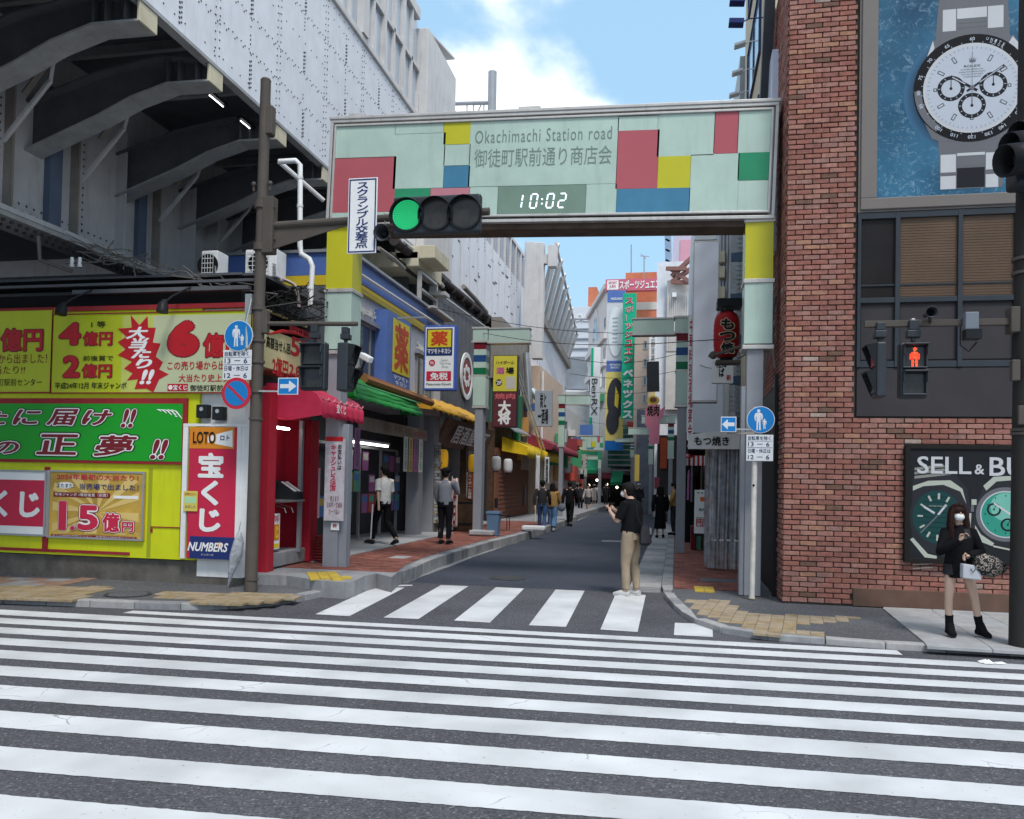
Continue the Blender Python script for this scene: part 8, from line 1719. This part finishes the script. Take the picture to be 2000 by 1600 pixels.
        for i, v in enumerate(mb.v): q = V(v); k = .02*math.sin(math.atan2(q.y, q.x)*9)*max(0, (1.-q.z)); mb.v[i] = (q.x*(1+k*2), q.y*(1+k*2), q.z)
        pt('skirt', mb, bottom, smooth=True)
    for S_ in 'lr':
        a, to = J['a'+S_], J['t'+S_]; d = (to-a); d.z = 0; d = d.normalized() if d.length > .01 else V((0, 1, 0)); hl = a-d*.055; hl.z = to.z+max(0, a.z-.1)*.9
        mb = MB(); mb.sweep([hl+V((0, 0, .012)), a.lerp(hl, .3)+V((0, 0, -.035)), a.lerp(to, .55)+V((0, 0, -.012)), to, to+d*.055-V((0, 0, .004))], [.035, .048, .045, (.047, .036), (.03, .02)], 12, ref=d.cross(V((0, 0, 1))))
        if socks: mb.sweep([a+V((0, 0, .05)), a.lerp(to, .35)+V((0, 0, .005)), a.lerp(to, .75), to+d*.03], [.054, .056, (.052, .042), (.045, .032)], 12, ref=d.cross(V((0, 0, 1))))
        if socks: mb.sweep([a+V((0, 0, -.075)), a+V((0, 0, .04)), a.lerp(J['k'+S_], .2)], [.056, .05, .052], 12)
        pt('shoe', mb, shoes, smooth=True)
        mb = MB(); mb.sweep([hl-V((0, 0, .018)), a.lerp(to, .5)*1+V((0, 0, -.0))-V((0, 0, (a.lerp(to, .5).z-(to.z+hl.z)/2)+.022)), to+d*.05-V((0, 0, .022))], [(.036, .012), (.046, .012), (.035, .012)], 10, ref=d.cross(V((0, 0, 1)))); pt('sole', mb, m_blackp if shoes not in (c_white, m_wt) else m_wt)
        if socks: mb = MB(); mb.sweep([a.lerp(J['k'+S_], .1), a.lerp(J['k'+S_], .42)], [.047, .053], 12); pt('sock', mb, socks, smooth=True)
    return t, J, pt
# man on the crossing looking at his phone
p = at(1232, 1164, 'z', .0)
t, J, pt = person('person in black polo and beige trousers standing on the crossing looking at a phone', p, rad(68), 1.73, c_black, c_beige, m_hairb, c_white, sleeve='short', build=1.12, mask=m_white, fingers=True, tlen=.96, top_r=(.185, .145),
    pose=dict(head=(0, .085, 1.565), neck=(0, .02, 1.45), hipl=(-.09, 0, .92), kl=(-.10, .05, .50), al=(-.10, .03, .09), tl=(-.13, .17, .035), kr=(.09, .0, .50), ar=(.10, -.05, .09), tr=(.11, .09, .035), shl=(-.19, .03, 1.385), shr=(.19, .03, 1.385),
              el=(-.23, .13, 1.12), er=(.22, .12, 1.14), wl=(-.09, .33, 1.27), wr=(.07, .33, 1.29), hl=(-.04, .37, 1.32), hr=(.04, .38, 1.33)))
mb = MB(); mb.obox((0, .395, 1.345), V((1, 0, 0)), V((0, -.45, .9)).normalized(), V((0, .9, .45)).normalized(), .038, .078, .005); ph = thing('phone', 'black phone held up by the standing person in the black polo shirt', 'phone', p, rz=rad(68)); part('case', mb, m_blackp, ph, local=True, bev=.004)
bg_ = thing('shoulder_bag', 'black crossbody bag hanging at the back of the person in the black polo', 'bag', p, rz=rad(68)); mb = MB()
mb.sweep([(-.05, -.24, 1.08), (-.05, -.25, .98), (-.05, -.25, .83), (-.05, -.24, .80)], [(.10, .04), (.15, .065), (.165, .075), (.14, .05)], 12, ref=(1, 0, 0)); part('body', mb, c_charc, bg_, local=True, smooth=True)
mb = MB(); mb.sweep([(-.12, -.24, 1.05), (-.16, -.15, 1.22), (-.10, -.12, 1.38), (.05, -.03, 1.475), (.13, .10, 1.42), (.12, .17, 1.25)], [(.016, .006)]*6, 8); mb.tube([(-.05, -.29, 1.06), (-.03, -.30, 1.16), (.0, -.27, 1.12)], .006, 5); part('strap', mb, c_charc, bg_, local=True, smooth=True)
mb = MB(); mb.box(-.04, .0, -.33, -.31, .95, 1.05); part('buckle', mb, m_chrome, bg_, local=True)
# woman at the right
p = at(1872, 1243, 'z', .088); p.z = .088; RZW = rad(186)
t, J, pt = person('person with long brown hair and white mask in black jacket before the watch poster', p, RZW, 1.44, c_black, c_charc, m_hairbr, c_black, sleeve='long', skin=m_skin2, bot='shorts', hlen=.34, mask=m_white, fingers=True, build=1.0, socks=c_black, tlen=.80, beanw=1.2, top_r=(.175, .14),
    pose=dict(hipl=(-.09, 0, .90), hipr=(.10, 0, .90), kl=(-.19, .03, .50), al=(-.27, .0, .12), tl=(-.31, .11, .045), kr=(.14, .03, .50), ar=(.12, .01, .12), tr=(.13, .13, .045), head=(.035, .03, 1.60), neck=(.01, 0, 1.46), shl=(-.135, 0, 1.375), shr=(.15, 0, 1.375), er=(.27, .09, 1.13), wr=(.12, .28, 1.29), hr=(.07, .31, 1.34), el=(-.24, .06, 1.12), wl=(-.02, .24, 1.08), hl=(.03, .26, 1.07), pel=(0, 0, .93)))
mb = MB(); mb.obox((.045, .335, 1.375), V((1, .1, 0)).normalized(), V((0, -.5, .86)).normalized(), V((0, .86, .5)).normalized(), .036, .065, .005); ph = thing('phone', 'dark phone held before the chest of the person in the black jacket', 'phone', p, rz=RZW); ph.scale = (.84, .84, .84); part('case', mb, m_blackp, ph, local=True, bev=.004)
bg_ = thing('white_handbag', 'white boxy handbag hanging in front of the black jacket', 'bag', p, rz=RZW); bg_.scale = (.84, .84, .84); mb = MB(); mb.prism([(.11, .27, .99), (-.12, .27, .96), (-.12, .27, .78), (.11, .27, .80)], (0, .10, 0)); part('body', mb, mat('bag_white', (.42, .43, .47), rough=.35, var=.03), bg_, local=True, bev=.015)
mb = MB(); mb.tube([(.07, .33, .98), (.05, .33, 1.07), (-.03, .33, 1.08), (-.07, .33, .96)], .007, 6); mb.tube([(.02, .38, .93), (0, .39, .88), (-.04, .38, .93)], .005, 6); part('handle', mb, m_blackp, bg_, local=True)
def leop():
    m = mat('leopard_cloth', (.5, .5, .5), rough=.8, var=0); tt = m.node_tree; b_ = tt.nodes['Principled BSDF']; v = tt.nodes.new('ShaderNodeTexVoronoi'); v.inputs['Scale'].default_value = 26; g = tt.nodes.new('ShaderNodeNewGeometry'); tt.links.new(g.outputs['Position'], v.inputs['Vector'])
    r = tt.nodes.new('ShaderNodeValToRGB'); e = r.color_ramp.elements; e[0].color = (.02, .018, .018, 1); e[0].position = .3; e[1].position = .42; e[1].color = (.42, .36, .32, 1); n3 = e.new(.55); n3.color = (.02, .02, .02, 1); tt.links.new(v.outputs['Distance'], r.inputs[0]); tt.links.new(r.outputs[0], b_.inputs['Base Color']); return m
bg_ = thing('patterned_bag', 'slouchy black and white animal print bag beside the white handbag', 'bag', p, rz=RZW); bg_.scale = (.84, .84, .84); mb = MB(); mb.sweep([(-.05, .31, .99), (-.15, .33, .97), (-.28, .33, .95), (-.42, .30, .94)], [(.10, .07), (.14, .10), (.13, .10), (.06, .05)], 14, ref=(0, 0, 1))
for i, v in enumerate(mb.v): q = V(v); k = noise.noise(q*10)*.035; mb.v[i] = (q.x, q.y+k, q.z+k)
part('body', mb, leop(), bg_, local=True, smooth=True); mb = MB(); mb.tube([(-.06, .3, 1.02), (-.05, .3, 1.1), (0, .3, 1.1)], .01, 6); part('strap', mb, c_black, bg_, local=True)
# passers-by
ps = at(748, 1064, 'z', .26)
person('person in white shirt and black trousers striding left into the drugstore carrying a white stick', ps, rad(60), 1.72, c_white, c_black, m_hairb, c_charc, pose=walk(1.3), sleeve='short')
t = thing('white_stick', 'white stick held low by the striding person in white shirt', 'stick', ps); mb = MB(); mb.tube([at(724, 1052, 'y', ps.y-.25), at(728, 985, 'y', ps.y-.25)], .015, 6); part('rod', mb, m_white, t)
p = at(868, 1062, 'z', .26); person('person in grey vest over black shirt standing with back turned beside the barrel', p, rad(-8), 1.70, c_grey, c_black, m_hairb, c_black, pose=dict(er=(.26, .12, 1.18), wr=(.18, .25, 1.4), el=(-.25, .02, 1.14), wl=(-.22, .1, .93)), sleeve='long', build=1.05, hat=c_black)
p = at(1058, 1038, 'z', 0.05); person('person in dark jacket and jeans, left one of the walking couple', p, rad(4), 1.70, c_charc, c_denim, m_hairb, c_black, pose=walk(.8))
p = at(1078, 1038, 'z', 0.0); person('person in mustard jacket and wide blue jeans, right one of the walking couple', p, rad(0), 1.66, c_must, cloth('cloth_lightdenim', (.12, .22, .38)), m_hairb, c_white, pose=walk(.7), bot='wide', beanw=1.3, top_r=(.19, .14), hlen=.06)
t = thing('shoulder_bag', 'pale grey shoulder bag carried by the person in the mustard jacket', 'bag', p); mb = MB(); mb.ball((p.x+.33, p.y-.05, .84), (.14, .08, .14), 12, 8); part('body', mb, c_grey, t, smooth=True); mb = MB(); mb.tube([(p.x+.3, p.y-.02, .92), (p.x+.22, p.y, 1.35)], .012, 5); part('strap', mb, c_grey, t)
p = at(1112, 1028, 'z', 0.0); person('person all in black walking away past the far left mint post', p, rad(-5), 1.74, c_black, c_black, m_hairb, c_charc, pose=walk(.9), beanw=1.25)
p = at(1289, 1051, 'z', 0.01); person('person with long dark hair in a long black dress walking on the right gutter slabs', p, rad(10), 1.63, c_black, c_black, m_hairb, c_black, pose=walk(.35), bot='dress', blen=.68, hlen=.25, beanw=1.2)
p = at(1315, 1045, 'z', .09); person('person half hidden behind the right mint post handing out a white leaflet', p, rad(95), 1.66, c_must, c_charc, m_hairb, c_black, pose=dict(wl=(-.1, .35, 1.12), wr=(.1, .35, 1.15), el=(-.24, .12, 1.12), er=(.24, .12, 1.14)))
q = p+V((-.35, 0, 1.12)); mb = MB(); mb.grid(lambda u, v: (q.x+.04+u*.22, q.y-.02+.03*math.sin(u*5), q.z-.12+v*.2+u*.1), 6, 4); solo('leaflet', mb, m_wt, 'white leaflet sheet held out beside the right mint post', 'leaflet', smooth=True, solid=.003)
fars = [((1133, 1000), c_charc, c_charc, .2, 'trousers', 'person in dark clothes just right of the person all in black', 1.66), ((1148, 1001), c_dress, c_charc, .3, 'skirt', 'person in grey beige coat walking in the middle distance', 1.60), ((1160, 990), c_white, c_white, 0, 'skirt', 'person in white dress and white hat in the distance', 1.58),
        ((1167, 989), c_white, c_black, 0, 'trousers', 'person in white top and black trousers by the pole of the far gate', 1.62), ((1183, 991), c_charc, c_charc, 0, 'trousers', 'person in open dark coat facing us in the distance', 1.72), ((1193, 984), c_white, c_grey, 0, 'trousers', 'person in pale top beside the dark coated one far away', 1.62),
        ((1201, 983), c_charc, cloth('cloth_maroon', (.10, .02, .03)), 0, 'skirt', 'person in dark top and maroon skirt farthest down the street', 1.6), ((1262, 1000), c_navy, c_charc, 0, 'trousers', 'person in navy jacket behind the back of the person with the phone', 1.66), ((1247, 1003), c_charc, c_charc, 0, 'trousers', 'person in dark clothes and pale cap behind the person with the phone', 1.70),
        ((1127, 996), c_charc, c_navy, 0, 'trousers', 'person in dark jacket beside the parked white van', 1.6)]
for k, (pp_, tp, bt_, st, bo, lab, H_) in enumerate(fars):
    p = at(*pp_, 'z', .02); person(lab, p, rad([0, 170, 10, 190, 180, 20, 5, 175, 180, 0][k]), H_, tp, bt_, m_hairb, c_black, pose=walk(st+.3), bot=bo, hat=(c_white if k in (2, 8) else None), beanw=1.2, mask=m_white if k in (4, 7) else None)
# van
p = at(1130, 985, 'z', 0); vx, vy = p.x-.4, 62
vn = thing('delivery_van', 'white van parked at the far left end of the street', 'van', (vx, vy, 0)); mb = MB()
mb.prism([(vx-.8, vy, .35), (vx+.8, vy, .35), (vx+.8, vy, 1.15), (vx+.7, vy, 1.85), (vx+.6, vy, 1.92), (vx-.6, vy, 1.92), (vx-.7, vy, 1.85), (vx-.8, vy, 1.15)], (0, 3.6, 0)); part('body', mb, m_white, vn, bev=.05)
mb = MB(); mb.prism([(vx-.68, vy-.02, 1.2), (vx+.68, vy-.02, 1.2), (vx+.6, vy-.02, 1.75), (vx-.6, vy-.02, 1.75)], (0, .05, 0)); part('windscreen', mb, m_glass, vn)
for sg in (-1, 1):
    mb = MB(); mb.cone((vx+sg*.72-.08*sg, vy+.6, .3), (vx+sg*.82, vy+.6, .3), .3, n=16); mb.cone((vx+sg*.72-.08*sg, vy+2.9, .3), (vx+sg*.82, vy+2.9, .3), .3, n=16); part('wheel', mb, m_blackp, vn)
    mb = MB(); mb.box(vx+sg*.6-.12, vx+sg*.6+.12, vy-.03, vy+.02, .75, .92); part('headlight', mb, m_chrome, vn)
mb = MB(); mb.box(vx-.8, vx+.8, vy-.05, vy+.05, .35, .6); part('bumper', mb, m_steel, vn)

# ---------------------------------------------------------------- turn all lettering into flat print meshes
_tmp = []
for t in TX:
    body, o, u, v, w_, h_, m, parent, bold, shear, lift, ls, al, sp, ext, name = t
    c = bpy.data.curves.new('lettering', 'FONT'); c.body = body; c.offset = 0; c.shear = shear
    c.space_line = ls; c.align_x = al; c.space_character = sp; c.resolution_u = 3; c.extrude = ext
    ob = bpy.data.objects.new('tmp', c); col.objects.link(ob); _tmp.append(ob)
dg = bpy.context.evaluated_depsgraph_get()
for t, ob in zip(TX, _tmp):
    body, o, u, v, w_, h_, m, parent, bold, shear, lift, ls, al, sp, ext, name = t
    me = bpy.data.meshes.new_from_object(ob.evaluated_get(dg))
    if not len(me.vertices): continue
    xs = [p.co.x for p in me.vertices]; ys = [p.co.y for p in me.vertices]
    x0, x1, y0, y1 = min(xs), max(xs), min(ys), max(ys)
    sx = w_/max(x1-x0, 1e-6); sy = h_/max(y1-y0, 1e-6)
    n_ = u.cross(v); inv = ROOTM.get(parent.name) if parent is not None else None
    # heavy strokes: the glyph struck several times, each a hair in front of the last
    k = 0 if bold < .015 or ext else (4 if bold < .03 else (8 if bold < .06 else 12))
    offs = [(0, 0)]+[(bold*.9*math.cos(2*math.pi*(i+.5)/k), bold*.9*math.sin(2*math.pi*(i+.5)/k)) for i in range(k)]
    b_ = bold*.9 if k else 0; sx = w_/max(x1-x0+2*b_, 1e-6); sy = h_/max(y1-y0+2*b_, 1e-6)
    co = [tuple(p.co) for p in me.vertices]; fa = [tuple(p.vertices) for p in me.polygons]; nv = len(co)
    vs, fs = [], []
    for j, (dx, dy) in enumerate(offs):
        for c_ in co:
            q = o+u*((c_[0]+dx-x0+b_)*sx)+v*((c_[1]+dy-y0+b_)*sy)+n_*(lift+c_[2]*sx-j*.00012)
            vs.append(inv @ q if inv is not None else q)
        fs += [[i+nv*j for i in f] for f in fa]
    me = bpy.data.meshes.new(name); me.from_pydata(vs, [], fs); me.materials.append(m)
    d = bpy.data.objects.new(name, me); col.objects.link(d)
    if parent is not None: d.parent = parent
for ob in _tmp:
    c = ob.data; bpy.data.objects.remove(ob); bpy.data.curves.remove(c)
